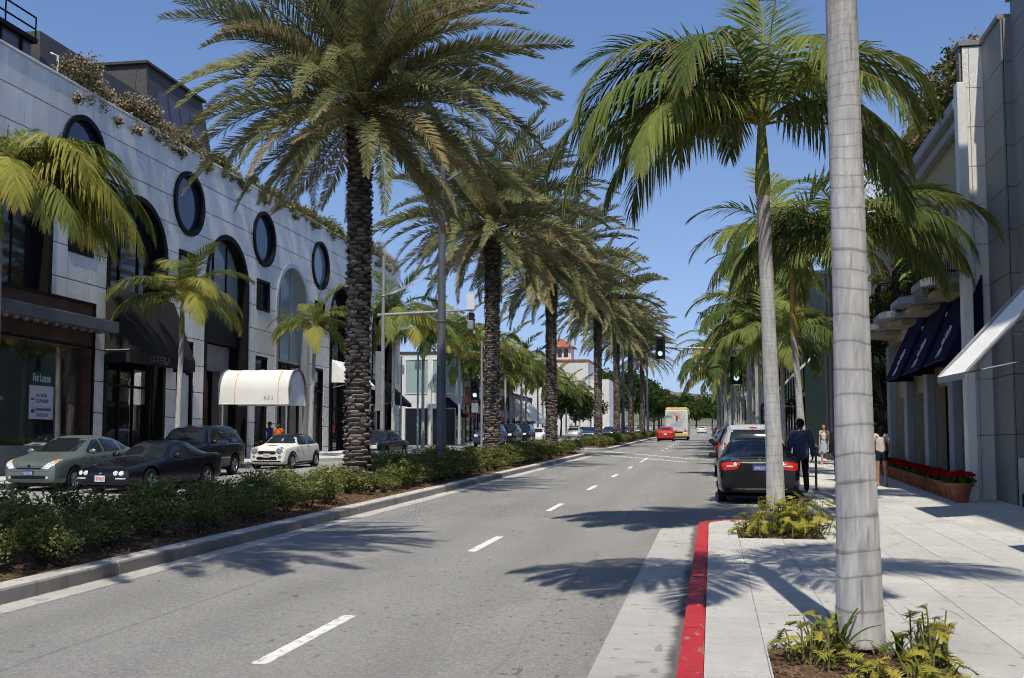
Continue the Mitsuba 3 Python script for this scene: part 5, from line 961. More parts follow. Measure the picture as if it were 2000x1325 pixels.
def decal(body, poly, view, off=.006, step=.055):
    a, b, c, sg = AX[view]; tri = body.triangles; pg = poly if isinstance(poly, Polygon) else Polygon(poly)
    x0, y0, x1, y1 = pg.bounds; bd = pg.exterior.segmentize(step); P = [np.array(bd.coords)[:-1]]
    gx, gy = np.meshgrid(np.arange(x0 + step / 2, x1, step), np.arange(y0 + step / 2, y1, step)); g = np.stack([gx.ravel(), gy.ravel()], 1)
    if len(g): g = g[shapely.contains_xy(pg.buffer(-step * .4), g[:, 0], g[:, 1])]; P.append(g)
    P = np.vstack(P); D = Delaunay(P).simplices; cen = P[D].mean(1); D = D[shapely.contains_xy(pg, cen[:, 0], cen[:, 1])]
    A, B, C_ = tri[:, 0], tri[:, 1], tri[:, 2]; d = (B[:, b] - C_[:, b]) * (A[:, a] - C_[:, a]) + (C_[:, a] - B[:, a]) * (A[:, b] - C_[:, b]); d = np.where(abs(d) < 1e-12, np.nan, d)
    px, py = P[:, :1], P[:, 1:2]; l1 = ((B[:, b] - C_[:, b]) * (px - C_[:, a]) + (C_[:, a] - B[:, a]) * (py - C_[:, b])) / d; l2 = ((C_[:, b] - A[:, b]) * (px - C_[:, a]) + (A[:, a] - C_[:, a]) * (py - C_[:, b])) / d; l3 = 1 - l1 - l2
    ok = (l1 >= -1e-4) & (l2 >= -1e-4) & (l3 >= -1e-4); h = l1 * A[:, c] + l2 * B[:, c] + l3 * C_[:, c]
    h = np.where(ok, h, np.inf * sg); hh = np.nanmin(np.where(np.isnan(h), np.inf, h), 1) if sg > 0 else np.nanmax(np.where(np.isnan(h), -np.inf, h), 1)
    good = np.isfinite(hh); D = D[good[D].all(1)]; v = np.zeros((len(P), 3)); v[:, a], v[:, b], v[:, c] = P[:, 0], P[:, 1], np.where(good, hh, 0) - sg * off
    n = np.cross(v[D[:, 1]] - v[D[:, 0]], v[D[:, 2]] - v[D[:, 0]]); flip = (n[:, c] * sg) > 0; D[flip] = D[flip][:, ::-1]; return v, D
def wheel_mesh(spokes=5):
    ty = lathe([(.20, -.10), (.30, -.105), (.325, -.08), (.33, 0), (.325, .08), (.30, .105), (.205, .10)], 32); rot = np.array([[0, 0, 1, 0], [0, 1, 0, 0], [-1, 0, 0, 0], [0, 0, 0, 1.0]]); ty = xf(ty, rot)
    rm = [xf(lathe([(.0, .04), (.05, .055), (.06, .03), (.0601, .0)], 16), rot), xf(lathe([(.185, .02), (.20, .098), (.215, .10), (.216, .085)], 32), rot)]
    for k in range(spokes):
        a = 2 * math.pi * k / spokes
        for da in (-.16, .16): rm.append(tube([(.05, .05 * math.cos(a), .05 * math.sin(a)), (.075, .195 * math.cos(a + da), .195 * math.sin(a + da))], [.022, .018], 6))
    dk = xf(lathe([(.0, .012), (.20, .012)], 24), rot); return ty, cat_(rm), dk
WHL = {k: tuple(ply(m, b, smooth=35) for m, b in zip(wheel_mesh(k), ('tyre', 'rim', 'trim'))) for k in (5, 7, 10)}
def mirror_sym(pts): return [(-x, z) for x, z in pts][::-1]
def rr(x0, z0, x1, z1, r=.02): return sbox(min(x0, x1) + r, min(z0, z1) + r, max(x0, x1) - r, max(z0, z1) - r).buffer(r, 4)
CAR = {}
CAR['sedan'] = dict(L=4.87, w=.925, axles=(.86, 3.74), wr=.335, spokes=5, st=[(0, .62, .34, .58, .48, .62), (.07, .78, .26, .68, .6, .73), (.35, .89, .2, .77, .72, .83), (1.0, .92, .18, .87, .74, .94), (1.45, .925, .18, .92, .74, 1.0), (2.2, .925, .18, .94, .60, 1.42), (2.8, .925, .18, .95, .60, 1.465), (3.4, .925, .18, .97, .585, 1.42), (4.15, .92, .2, .985, .66, 1.10), (4.6, .89, .24, .985, .66, 1.06), (4.80, .85, .28, .95, .62, 1.02), (4.87, .78, .36, .88, .55, .92)],
    side=[[(1.75, .98), (2.75, .985), (2.72, 1.37), (2.2, 1.33)], [(2.82, .985), (3.62, 1.01), (3.75, 1.12), (3.3, 1.34), (2.80, 1.38)]], ws=[(-.70, 1.0), (.70, 1.0), (.56, 1.38), (-.56, 1.38)], rw=[(-.66, 1.10), (.66, 1.10), (.545, 1.385), (-.545, 1.385)], doors=[(1.62, .3, .93), (2.78, .28, .96), (3.72, .5, .98)], belt=.93,
    tails=[[(.46, .80), (.83, .76), (.86, .93), (.60, .95), (.44, .93)]], plate=(0, .84), front=[])
CAR['suv'] = dict(L=4.75, w=.94, axles=(.90, 3.70), wr=.37, spokes=5, st=[(0, .66, .42, .80, .55, .86), (.08, .82, .34, .92, .66, .98), (.4, .90, .28, 1.02, .74, 1.08), (1.0, .935, .26, 1.06, .76, 1.13), (1.4, .94, .26, 1.08, .76, 1.18), (2.05, .94, .26, 1.10, .64, 1.68), (2.8, .94, .26, 1.11, .65, 1.76), (4.0, .93, .28, 1.13, .64, 1.73), (4.45, .90, .32, 1.13, .62, 1.62), (4.68, .87, .36, 1.10, .66, 1.22), (4.75, .80, .46, 1.0, .58, 1.04)],
    side=[[(1.66, 1.14), (2.62, 1.145), (2.60, 1.62), (2.02, 1.58)], [(2.70, 1.145), (3.52, 1.15), (3.48, 1.64), (2.68, 1.64)], [(3.60, 1.16), (4.28, 1.22), (4.05, 1.60), (3.56, 1.63)]], ws=[(-.74, 1.19), (.74, 1.19), (.60, 1.63), (-.60, 1.63)], rw=[(-.66, 1.24), (.66, 1.24), (.58, 1.62), (-.58, 1.62)], doors=[(1.52, .4, 1.08), (2.66, .38, 1.12), (3.55, .5, 1.12)], belt=1.1,
    tails=[[(.66, .86), (.86, .88), (.85, 1.24), (.70, 1.24)]], plate=(0, .92))
CAR['hatch'] = dict(L=4.45, w=.86, axles=(.85, 3.55), wr=.315, spokes=7, st=[(0, .60, .32, .62, .46, .66), (.08, .74, .24, .74, .56, .79), (.4, .82, .2, .84, .62, .90), (.85, .855, .18, .90, .64, 1.0), (1.15, .86, .18, .92, .64, 1.08), (2.05, .86, .18, .95, .56, 1.45), (2.5, .86, .18, .97, .57, 1.49), (3.2, .86, .2, 1.0, .56, 1.42), (3.95, .84, .22, 1.03, .58, 1.20), (4.3, .81, .28, 1.0, .56, 1.06), (4.45, .70, .38, .84, .5, .88)],
    side=[[(1.40, 1.0), (2.28, 1.01), (2.26, 1.38), (2.0, 1.36)], [(2.36, 1.01), (3.22, 1.04), (3.1, 1.34), (2.34, 1.40)], [(3.30, 1.05), (3.72, 1.10), (3.3, 1.29)]], ws=[(-.62, 1.04), (.62, 1.04), (.53, 1.41), (-.53, 1.41)], rw=[(-.55, 1.14), (.55, 1.14), (.5, 1.34), (-.5, 1.34)], doors=[(1.30, .3, .93), (2.32, .28, .97), (3.25, .5, 1.0)], belt=.95, tails=[[(.56, .7), (.76, .7), (.74, 1.0), (.6, 1.0)]], plate=(0, .72))
CAR['coupe'] = dict(L=4.40, w=.855, axles=(.92, 3.50), wr=.305, spokes=5, st=[(0, .62, .30, .50, .5, .54), (.08, .78, .22, .58, .62, .63), (.5, .83, .18, .66, .66, .73), (1.0, .85, .17, .72, .68, .80), (1.45, .855, .17, .80, .68, .87), (2.2, .855, .17, .84, .54, 1.27), (2.6, .855, .17, .86, .54, 1.32), (3.2, .855, .19, .89, .52, 1.22), (3.85, .84, .22, .93, .60, .97), (4.25, .80, .26, .92, .60, .95), (4.40, .70, .36, .80, .5, .82)],
    side=[[(1.72, .86), (2.62, .87), (2.60, 1.22), (2.2, 1.19)], [(2.70, .88), (3.55, .95), (3.1, 1.16), (2.68, 1.22)]], ws=[(-.66, .88), (.66, .88), (.51, 1.235), (-.51, 1.235)], rw=[(-.56, .99), (.56, .99), (.48, 1.24), (-.48, 1.24)], doors=[(1.55, .28, .80), (2.66, .28, .87)], belt=.84, tails=[[(.4, .7), (.76, .7), (.76, .86), (.4, .86)]], plate=(0, .5))
CAR['mini'] = dict(L=3.72, w=.84, axles=(.68, 3.15), wr=.315, spokes=10, st=[(0, .60, .30, .70, .5, .76), (.08, .74, .22, .77, .58, .84), (.45, .81, .18, .85, .62, .93), (1.0, .835, .17, .90, .64, .99), (1.15, .84, .17, .91, .64, 1.03), (1.75, .84, .17, .93, .55, 1.35), (2.15, .84, .17, .94, .55, 1.40), (3.0, .83, .2, .95, .53, 1.36), (3.42, .80, .24, .95, .52, 1.18), (3.64, .75, .3, .90, .54, .96), (3.72, .64, .38, .80, .48, .84)],
    side=[[(1.30, .96), (2.31, .96), (2.30, 1.33), (1.70, 1.30)], [(2.33, .96), (3.36, .99), (3.18, 1.27), (2.32, 1.33)]], ws=[(-.67, 1.02), (.67, 1.02), (.55, 1.325), (-.55, 1.325)], rw=[(-.55, 1.02), (.55, 1.02), (.5, 1.26), (-.5, 1.26)], doors=[(1.26, .3, .95), (2.33, .3, .98)], belt=.96, tails=[[(.6, .65), (.72, .65), (.72, .95), (.6, .95)]], plate=(0, .6))
CAR['classic'] = dict(L=5.2, w=.93, axles=(.95, 4.0), wr=.35, spokes=10, st=[(0, .70, .36, .74, .62, .80), (.06, .82, .30, .84, .68, .92), (.3, .90, .24, .92, .74, 1.0), (1.2, .93, .22, .95, .76, 1.04), (1.65, .93, .22, .97, .76, 1.08), (2.2, .93, .22, .99, .64, 1.46), (2.9, .93, .22, 1.0, .65, 1.53), (3.6, .93, .22, 1.0, .64, 1.48), (4.1, .92, .24, .99, .70, 1.06), (5.0, .88, .3, .92, .68, .97), (5.2, .76, .4, .8, .56, .84)],
    side=[[(1.95, 1.03), (2.85, 1.03), (2.83, 1.43), (2.25, 1.40)], [(2.95, 1.03), (3.8, 1.03), (3.55, 1.41), (2.93, 1.44)]], ws=[(-.72, 1.09), (.72, 1.09), (.61, 1.44), (-.61, 1.44)], rw=[(-.68, 1.09), (.68, 1.09), (.6, 1.42), (-.6, 1.42)], doors=[(1.8, .3, .98), (2.9, .3, 1.0), (3.9, .5, 1.0)], belt=.98, tails=[[(.66, .6), (.8, .6), (.8, .85), (.66, .85)]], plate=(0, .62))
CB_ = {}
def car_base(t):
    if t in CB_: return CB_[t]
    c = CAR[t]; raw = loft(c['st']); b = carve(raw, c['axles'], c['wr'] + .055, c['w']); d = dict(raw=raw, body=(np.array(b.vertices), np.array(b.faces)))
    D = lambda pg, v, off=.006: decal(raw, pg, v, off)
    d['glass'] = [('windshield', D(Polygon(c['ws']).buffer(-.03).buffer(.03), 'f', .008)), ('rear_window', D(Polygon(c['rw']).buffer(-.03).buffer(.03), 'r', .008))]
    for s_ in c['side']:
        for v in 'RL': d['glass'].append(('side_window', D(Polygon(s_).buffer(-.035).buffer(.03), v, .007)))
    d['seams'] = cat_([D(sbox(y - .006, z0, y + .006, z1), v, .004) for y, z0, z1 in c['doors'] for v in 'RL'])
    d['handles'] = [D(rr(y - .22, z1 - .12, y - .06, z1 - .085, .012), v, .03) for y, z0, z1 in c['doors'][1:] for v in 'RL']
    d['sill'] = cat_([D(sbox(c['axles'][0] + c['wr'] + .06, c['st'][4][2] + .02, c['axles'][1] - c['wr'] - .06, c['st'][4][2] + .12), v, .006) for v in 'RL'])
    ey = c['side'][0][0][0] + .12; ez = c['belt'] + .10; d['mir'] = []
    for sx in (-1, 1):
        e = trimesh.creation.icosphere(2); e.apply_scale([.11, .06, .075]); v = np.array(e.vertices); v[:, 1] = np.minimum(v[:, 1], .03); d['mir'].append((v + [sx * (c['w'] + .09), ey, ez], np.array(e.faces)))
    CB_[t] = d; return d
P_ = {}
def cp(t, k, i=0):
    """cached ply of a base piece"""
    key = (t, k, i)
    if key not in P_:
        d = car_base(t)
        m, b, sm = {'glass': lambda: (d['glass'][i][1], 'carglass', True), 'seams': lambda: (d['seams'], 'trim', False), 'handles': lambda: (d['handles'][i], 'trim', False), 'sill': lambda: (d['sill'], 'trim', False)}[k]()
        P_[key] = ply(m, b, smooth=sm)
    return P_[key]
def car(t, label, x, y, rz, pt, extra=(), group=None, cat='car', name='parked_car', s=1.0, detail=True, mirrorb=None, roof=None):
    """x, y: where the middle of the front (rz=0) or of the rear (rz=180) stands"""
    c, d = CAR[t], car_base(t); K = thing(name, label, cat, group)
    M = T().translate([x, y, 0]).rotate([0, 0, 1], rz).translate([0, -c['L'] if rz == 180 else 0, 0]).scale([s] * 3)
    part(K, 'body', ply(d['body'], 'car_' + pt, smooth=32, M=M))
    for i, (nm, m) in enumerate(d['glass']): part(K, nm, at(cp(t, 'glass', i), M))
    if detail:
        part(K, 'door_seams', at(cp(t, 'seams'), M)); part(K, 'sill', at(cp(t, 'sill'), M))
        for i in range(len(d['handles'])): part(K, 'door_handle', at(cp(t, 'handles', i), M))
    for m in d['mir']: part(K, 'mirror', ply(m, mirrorb or 'car_' + pt, smooth=True, M=M))
    for yy in c['axles']:
        for sx in (-1, 1):
            q = c['wr'] / .33; MW = M @ T().translate([sx * (c['w'] - .115), yy, c['wr'] * .985]).rotate([0, 0, 1], 0 if sx > 0 else 180).scale([1.0, q, q])
            w = num(K + '__wheel'); scene[w + '__tyre'] = at(WHL[c['spokes']][0], MW); scene[w + '__rim'] = at(WHL[c['spokes']][1], MW); scene[w + '__hub_backing'] = at(WHL[c['spokes']][2], MW)
    part(K, 'underside', ply(box(-c['w'] * .8, c['w'] * .8, .25, c['L'] - .25, c['st'][4][2] - .05, c['st'][4][2] + .01), 'trim', M=M))
    for e in extra:
        nm, view, pg, b = e[:4]; off = e[4] if len(e) > 4 else .010; lb = e[5] if len(e) > 5 else None
        part(K, nm, ply(decal(d['raw'], pg, view, off), b, M=M), lb)
    return K, M
def both(nm, view, pts, b, off=.010, lb=None): return [(nm, view, Polygon(pts), b, off, lb), (nm, view, Polygon([(-x, z) for x, z in pts]), b, off, lb)]
def ell(x, z, a, b): return affinity.scale(Point(x, z).buffer(1, 8), a, b)
def plate_on(K, M, x, y, z, s, face, b='blueink', bg='plate', w=.30, h=.15):
    """licence plate with raised characters; face -1 looks along -y (car front), +1 along +y (car rear)"""
    p = part(K, 'licence_plate', ply(box(x - w / 2, x + w / 2, y - .012 * (face < 0), y + .012 * (face > 0), z - h / 2, z + h / 2), bg, M=M))
    m = text(s, .075, .004, True); v = m[0].copy(); v[:, 0] = (v[:, 0] / v[:, 0].max() - .5) * w * .84; v[:, 1] -= .037
    q = np.stack([x + v[:, 0], y - .013 - v[:, 2], z - .005 + v[:, 1]], 1) if face < 0 else np.stack([x - v[:, 0], y + .013 + v[:, 2], z - .005 + v[:, 1]], 1)
    part(p, 'lettering', ply((q, m[1]), b, M=M))
def ymin(t, x, z, face):
    v, f = decal(car_base(t)['raw'], sbox(x - .02, z - .02, x + .02, z + .02), 'f' if face < 0 else 'r', .012, .02); return float(v[:, 1].min() if face < 0 else v[:, 1].max())
# black sedan at the right kerb, seen from behind
ex = both('tail_light', 'r', [(.42, .90), (.50, .79), (.80, .76), (.84, .80), (.84, .93), (.62, .955), (.44, .945)], 'redlamp', .014, 'wide red tail light')
ex += both('reversing_lamp', 'r', [(.50, .852), (.72, .845), (.72, .880), (.50, .878)], 'lamp', .022) + [('chrome_strip', 'r', rr(-.42, .93, .42, .955, .01), 'chrome', .02), ('plate_recess', 'r', rr(-.30, .74, .30, .92, .03), 'trim', .008), ('bumper_seam', 'r', sbox(-.80, .655, .80, .667), 'trim', .005), ('bumper_trim', 'r', rr(-.66, .33, .66, .45, .03), 'trim', .008), ('lower_strip', 'r', rr(-.60, .345, .60, .365, .008), 'chrome', .02), ('boot_seam', 'r', sbox(-.78, 1.0, .78, 1.008), 'trim', .005), ('roof_lining', 't', Polygon([(-.50, 2.3), (.50, 2.3), (.50, 3.2), (-.50, 3.2)]), 'trim', .008)]
K, M = car('sedan', 'black sedan parked nearest at the right kerb, seen from behind with red tail lights', 1.03, 25.45, 180, 'black', ex)
plate_on(K, M, 0, ymin('sedan', 0, .83, 1), .83, '6KNA527', 1, 'poster', 'blueink')
for s_ in (-.17,): m = text('E350', .05, .004, True); v = m[0]; yy = ymin('sedan', .5, .985, 1); part(K, 'badge', ply((np.stack([.62 - v[:, 0], np.full(len(v), yy + .012) + v[:, 2], .985 + v[:, 1]], 1), m[1]), 'chrome', M=M))
e = ext(Point(0, 0).buffer(.04).difference(Point(0, 0).buffer(.032)).union(shapely.union_all([LineString([(0, 0), (.036 * math.cos(a), .036 * math.sin(a))]).buffer(.004) for a in (1.571, 3.665, 5.76)])), 0, .006); yy = ymin('sedan', 0, 1.0, 1); part(K, 'badge', ply((np.stack([e[0][:, 0], yy + .01 + e[0][:, 2], 1.0 + e[0][:, 1]], 1), e[1][:, ::-1]), 'chrome', M=M))
for sx in (-.36, .36): part(K, 'headrest', ply(box(sx - .13, sx + .13, 3.18, 3.26, 1.05, 1.28, .03), 'cream' if False else 'beige', M=M))
for sx in (-1, 1): part(K, 'exhaust_tip', ply(box(sx * .52 - .09, sx * .52 + .09, 4.78, 4.83, .31, .37, .015), 'chrome', M=M))
# white SUV in front of it
ex = both('tail_light', 'r', [(.70, .84), (.855, .84), (.84, 1.26), (.74, 1.26)], 'redlamp', .014, 'upright red tail light') + both('tail_lamp_lens', 'r', [(.72, 1.06), (.83, 1.06), (.82, 1.18), (.745, 1.18)], 'lamp', .02) + [('bumper', 'r', rr(-.80, .44, .80, .70, .05), 'steel', .03), ('tailgate_seam', 'r', sbox(-.72, .78, .72, .79), 'trim', .006), ('brake_lamp', 'r', rr(-.10, 1.655, .10, 1.69, .01), 'redlamp', .02), ('wiper', 'r', Polygon([(-.02, 1.26), (.42, 1.30), (.42, 1.315), (-.02, 1.28)]), 'trim', .02)]
K, M = car('suv', 'white silver sport utility vehicle parked ahead of the black sedan', 1.12, 31.3, 180, 'silver', ex, s=1.02, mirrorb='trim')
plate_on(K, M, 0, ymin('suv', 0, .92, 1), .92, '5ZLK218', 1)
K, M = car('suv', 'dark car parked ahead of the white vehicle, only its left side showing', 1.0, 38.0, 180, 'black', both('tail_light', 'r', [(.70, .84), (.855, .84), (.84, 1.2), (.74, 1.2)], 'redlamp', .014))
for i, (yy, pt, tt) in enumerate(((45, 'grey', 'sedan'),)): car(tt, 'grey sedan third ahead of the black sedan at the right kerb', 1.05, yy, 180, pt, both('tail_light', 'r', CAR['sedan']['tails'][0], 'redlamp', .014))
# left side cars facing the camera
ex = both('headlight', 'f', [(.40, .63), (.56, .60), (.70, .70), (.76, .84), (.66, .86), (.50, .74)], 'lamp', .012, 'clear swept back headlight') + both('indicator', 'f', [(.66, .76), (.735, .80), (.745, .86), (.68, .85)], 'orange', .018) + [('grille', 'f', rr(-.36, .60, .36, .645, .02), 'trim', .01), ('lower_grille', 'f', rr(-.50, .34, .50, .43, .03), 'trim', .01), ('bumper_seam', 'f', sbox(-.62, .545, .62, .552), 'trim', .005), ('hood_seam', 'f', sbox(-.40, .665, .40, .672), 'trim', .006), ('emblem', 'f', ell(0, .69, .05, .03), 'chrome', .014)] + both('fog_lamp', 'f', [(.52, .35), (.58, .35), (.58, .41), (.52, .41)], 'lamp', .014)
K, M = car('hatch', 'sage green hatchback parked at the left edge facing the camera', -18.0, 26.9, 0, 'sage', ex); plate_on(K, M, 0, ymin('hatch', 0, .5, -1), .50, '5UFV392', -1, 'poster', 'blueink')
ex = []
for sx in (-1, 1):
    for px in (.44, .60): ex.append(('headlight', 'f', ell(sx * px, .525, .066, .058), 'lamp', .016, 'round headlight of a pair'))
ex += [('bumper_grille', 'f', rr(-.46, .36, .46, .42, .02), 'trim', .01), ('emblem', 'f', ell(0, .515, .045, .02), 'chrome', .014)] + both('turn_lamp', 'f', [(.44, .375), (.70, .375), (.72, .41), (.44, .41)], 'lamp', .014) + [('bumper_seam', 'f', sbox(-.72, .455, .72, .463), 'trim', .005)]
K, M = car('coupe', 'low black coupe with twin round headlights driving in the near left lane', -15.6, 26.4, -7, 'navy', ex, name='moving_car', s=1.03); plate_on(K, M, 0, ymin('coupe', 0, .385, -1) - .01, .385, '3GTR817', -1, 'redink')
ex = both('headlight', 'f', [(.48, .80), (.74, .78), (.80, .92), (.74, .97), (.50, .92)], 'lamp', .014) + [('grille', 'f', rr(-.42, .72, .42, .93, .03), 'trim', .012), ('lower_grille', 'f', rr(-.6, .45, .6, .58, .03), 'trim', .012)] + [('side_moulding', v, sbox(1.35, .62, 3.3, .66), 'chrome', .012) for v in 'RL'] + [('window_trim', v, sbox(1.7, 1.10, 4.2, 1.118), 'chrome', .012) for v in 'RL']
K, M = car('suv', 'dark navy sport utility vehicle parked behind the black coupe on the left', -17.75, 33.6, 0, 'navy', ex, s=1.0); plate_on(K, M, 0, ymin('suv', 0, .62, -1), .62, '6BHX550', -1)
ex = []
for sx in (-1, 1):
    ex += [('headlight_surround', 'f', ell(sx * .54, .75, .14, .135), 'chrome', .010), ('headlight', 'f', ell(sx * .54, .75, .11, .105), 'lampdark', .018, 'big round headlight'), ('fog_lamp', 'f', ell(sx * .56, .50, .06, .055), 'lampdark', .014)]
ex += [('grille', 'f', Polygon([(-.34, .60), (.34, .60), (.40, .68), (.34, .73), (-.34, .73), (-.40, .68)]), 'trim', .012), ('grille_bar', 'f', sbox(-.36, .655, .36, .668), 'chrome', .02), ('lower_grille', 'f', rr(-.44, .38, .44, .50, .05), 'trim', .012), ('bumper_lip', 'f', sbox(-.6, .30, .6, .34), 'trim', .012), ('hood_scoop', 't', rr(-.22, .50, .22, .62, .04), 'trim', .012), ('roof_panel', 't', Polygon([(-.57, 1.62), (.57, 1.62), (.55, 3.30), (-.55, 3.30)]), 'trim', .010, 'black roof')] + [('wheel_arch_trim', v, Polygon([(a + .37 * math.cos(q), .30 + .37 * math.sin(q)) for q in np.linspace(0, math.pi, 14)] + [(a + .43 * math.cos(q), .30 + .43 * math.sin(q)) for q in np.linspace(math.pi, 0, 14)]), 'trim', .012) for v in 'RL' for a in CAR['mini']['axles']] + [('side_vent', v, ell(1.12, .74, .06, .03), 'chrome', .012) for v in 'RL'] + [('windscreen_sticker', 'f', rr(.02, 1.12, .10, 1.22, .01), 'palewall', .014)]
K, M = car('mini', 'small cream white hatchback with black roof and round headlights on the left', -17.55, 41.9, -2, 'cream', ex, mirrorb='trim'); plate_on(K, M, 0, ymin('mini', 0, .44, -1) - .01, .55, '6ETP401', -1)
ex = [('grille', 'f', rr(-.20, .56, .20, .92, .02), 'chrome', .04, 'upright chrome grille')] + [('grille_bar', 'f', sbox(x - .006, .58, x + .006, .90), 'trim', .05) for x in np.linspace(-.17, .17, 9)] + both('headlight', 'f', [(.36, .66), (.72, .66), (.72, .82), (.36, .82)], 'lamp', .02) + [('bumper', 'f', rr(-.88, .44, .88, .56, .04), 'chrome', .06)]
K, M = car('classic', 'dark classic saloon with chrome grille partly behind the nearest rough palm trunk', -16.3, 50.3, 0, 'black', ex); plate_on(K, M, 0, ymin('classic', 0, .5, -1) - .06, .50, '2PDM633', -1)
for i, (yy, pt, lb) in enumerate(((85, 'blue', 'dark blue sport utility vehicle, first of three beyond the left junction'), (92.5, 'navy', 'dark sport utility vehicle, middle of three beyond the left junction'), (100, 'black', 'black sport utility vehicle, last of three beyond the left junction'))):
    car('suv', lb, -17.6, yy, 0, pt, both('headlight', 'f', [(.48, .80), (.74, .78), (.80, .92), (.74, .97), (.50, .92)], 'lamp', .014) + [('grille', 'f', rr(-.42, .72, .42, .93, .03), 'trim', .012), ('licence_plate', 'f', rr(-.15, .55, .15, .70, .01), 'plate', .02)], detail=False, s=1.05)
car('sedan', 'white car parked behind the three dark vehicles on the left', -17.4, 108, 0, 'white', both('headlight', 'f', [(.5, .62), (.78, .62), (.8, .74), (.5, .72)], 'lamp', .014), detail=False)
for i, (xx, yy, pt, lb) in enumerate(((-14.2, 128, 'blue', 'light blue car coming down the left lane'), (-17.6, 140, 'silver', 'silver car parked far along the left kerb'), (-14.0, 150, 'navy', 'navy car in the left lane far away'), (-17.6, 152, 'grey', 'grey car parked farther along the left kerb'), (-13.8, 176, 'black', 'black car far up the left lane'), (-17.6, 166, 'white', 'white car parked far along the left kerb'), (-12.6, 196, 'grey', 'grey car far up the left inner lane'))):
    car('sedan' if i % 2 else 'hatch', lb, xx, yy, 0, pt, both('headlight', 'f', [(.5, .60), (.74, .62), (.76, .72), (.5, .70)], 'lamp', .014), detail=False, name='distant_car')
K, M = car('hatch', 'bright red car driving away on the right carriageway behind the bus', -4.85, 117.5, 180, 'red', both('tail_light', 'r', CAR['hatch']['tails'][0], 'redlamp', .014) + [('licence_plate', 'r', rr(-.16, .64, .16, .78, .01), 'plate', .02)], detail=False, name='moving_car', s=1.06)
for i, (xx, yy, pt, lb) in enumerate(((1.0, 155, 'navy', 'dark car parked far along the right kerb'), (1.0, 163, 'black', 'black car parked farther along the right kerb'), (-2.0, 215, 'white', 'white car far ahead on the right carriageway'), (.9, 172, 'blue', 'blue car parked farthest along the right kerb'), (1.0, 66.5 + 15, 'white', 'white car parked beyond the junction on the right'))):
    car('sedan', lb, xx, yy, 180, pt, both('tail_light', 'r', CAR['sedan']['tails'][0], 'redlamp', .014), detail=False, name='distant_car')
# ---- the bus with a big rear advertisement
BU = thing('bus', 'white and yellow bus with a big picture advertisement on its back', 'bus'); bx, by = -4.0, 127.5
def bb(nm, x0, x1, y0, y1, z0, z1, b, ch=.0, lb=None): return part(BU, nm, ply(box(bx + x0, bx + x1, by + y0, by + y1, z0, z1, ch), b), lb)
bb('body', -1.30, 1.30, 0, 11.5, .95, 3.45, 'car_white', .12); bb('roof', -1.24, 1.24, .1, 11.4, 3.40, 3.72, mat('busyellow', prin((.70, .55, .14), .4, .5)), .12); bb('skirt', -1.29, 1.29, .02, 11.45, .38, .94, 'car_white', .05); bb('underside', -1.1, 1.1, .3, 11, .25, .40, 'trim')
for y0 in (1.2, 3.4, 5.6, 7.8): 
    for sx in (-1, 1): bb('side_window', sx * 1.285, sx * 1.31, y0, y0 + 1.9, 1.9, 2.9, 'carglass')
ad = bb('advertisement', -1.15, 1.05, -.03, .0, 1.25, 3.35, 'poster', 0, 'pale poster with a blurred figure')
def blob(nm, pts, b, k): part(ad, nm, ply(xz(ext(Polygon([(bx + x, z) for x, z in pts]).buffer(.05), 0, .004), by - .0305 - .0045 * k, -1), b))
mat('adgrey', prin((.42, .46, .52), .6, .3)); mat('adskin', prin((.66, .40, .32), .6, .3)); mat('adblue', prin((.45, .48, .68), .6, .3))
blob('print', [(-1.1, 2.7), (-.3, 3.0), (-.3, 3.15), (-1.1, 2.9)], 'adgrey', 0); blob('print', [(-.3, 2.75), (-.05, 2.75), (.0, 3.1), (-.2, 3.15)], 'adskin', 0); blob('print', [(.05, 2.5), (.35, 2.45), (.45, 2.9), (.15, 3.05)], 'adskin', 0); blob('print', [(-.02, 2.2), (.1, 2.2), (.08, 2.75), (-.05, 2.7)], 'wood', 1)
blob('print', [(-.7, 1.75), (.1, 2.1), (.8, 2.1), (.5, 1.85)], 'adblue', 0); blob('print', [(-.9, 1.5), (-.1, 1.75), (.6, 1.7), (.3, 1.5)], 'adgrey', 1); blob('print', [(.3, 2.1), (.8, 2.35), (.9, 2.5), (.5, 2.3)], 'adgrey', 0)
for x in (-1.05, .9): bb('tail_light', x, x + .14, -.035, .0, 1.0, 1.22, 'redlamp', .01)
bb('bumper', -1.28, 1.28, -.12, .02, .45, .75, 'busyellow', .04); bb('engine_grille', -.7, .7, -.03, .018, .78, .93, 'trim')
for yy in (2.6, 9.0):
    for sx in (-1, 1):
        q = 1.45; MW = T().translate([bx + sx * 1.16, by + yy, .48]).rotate([0, 0, 1], 0 if sx > 0 else 180).scale([1.2, q, q]); w = num(BU + '__wheel'); scene[w + '__tyre'] = at(WHL[5][0], MW); scene[w + '__rim'] = at(WHL[5][1], MW)
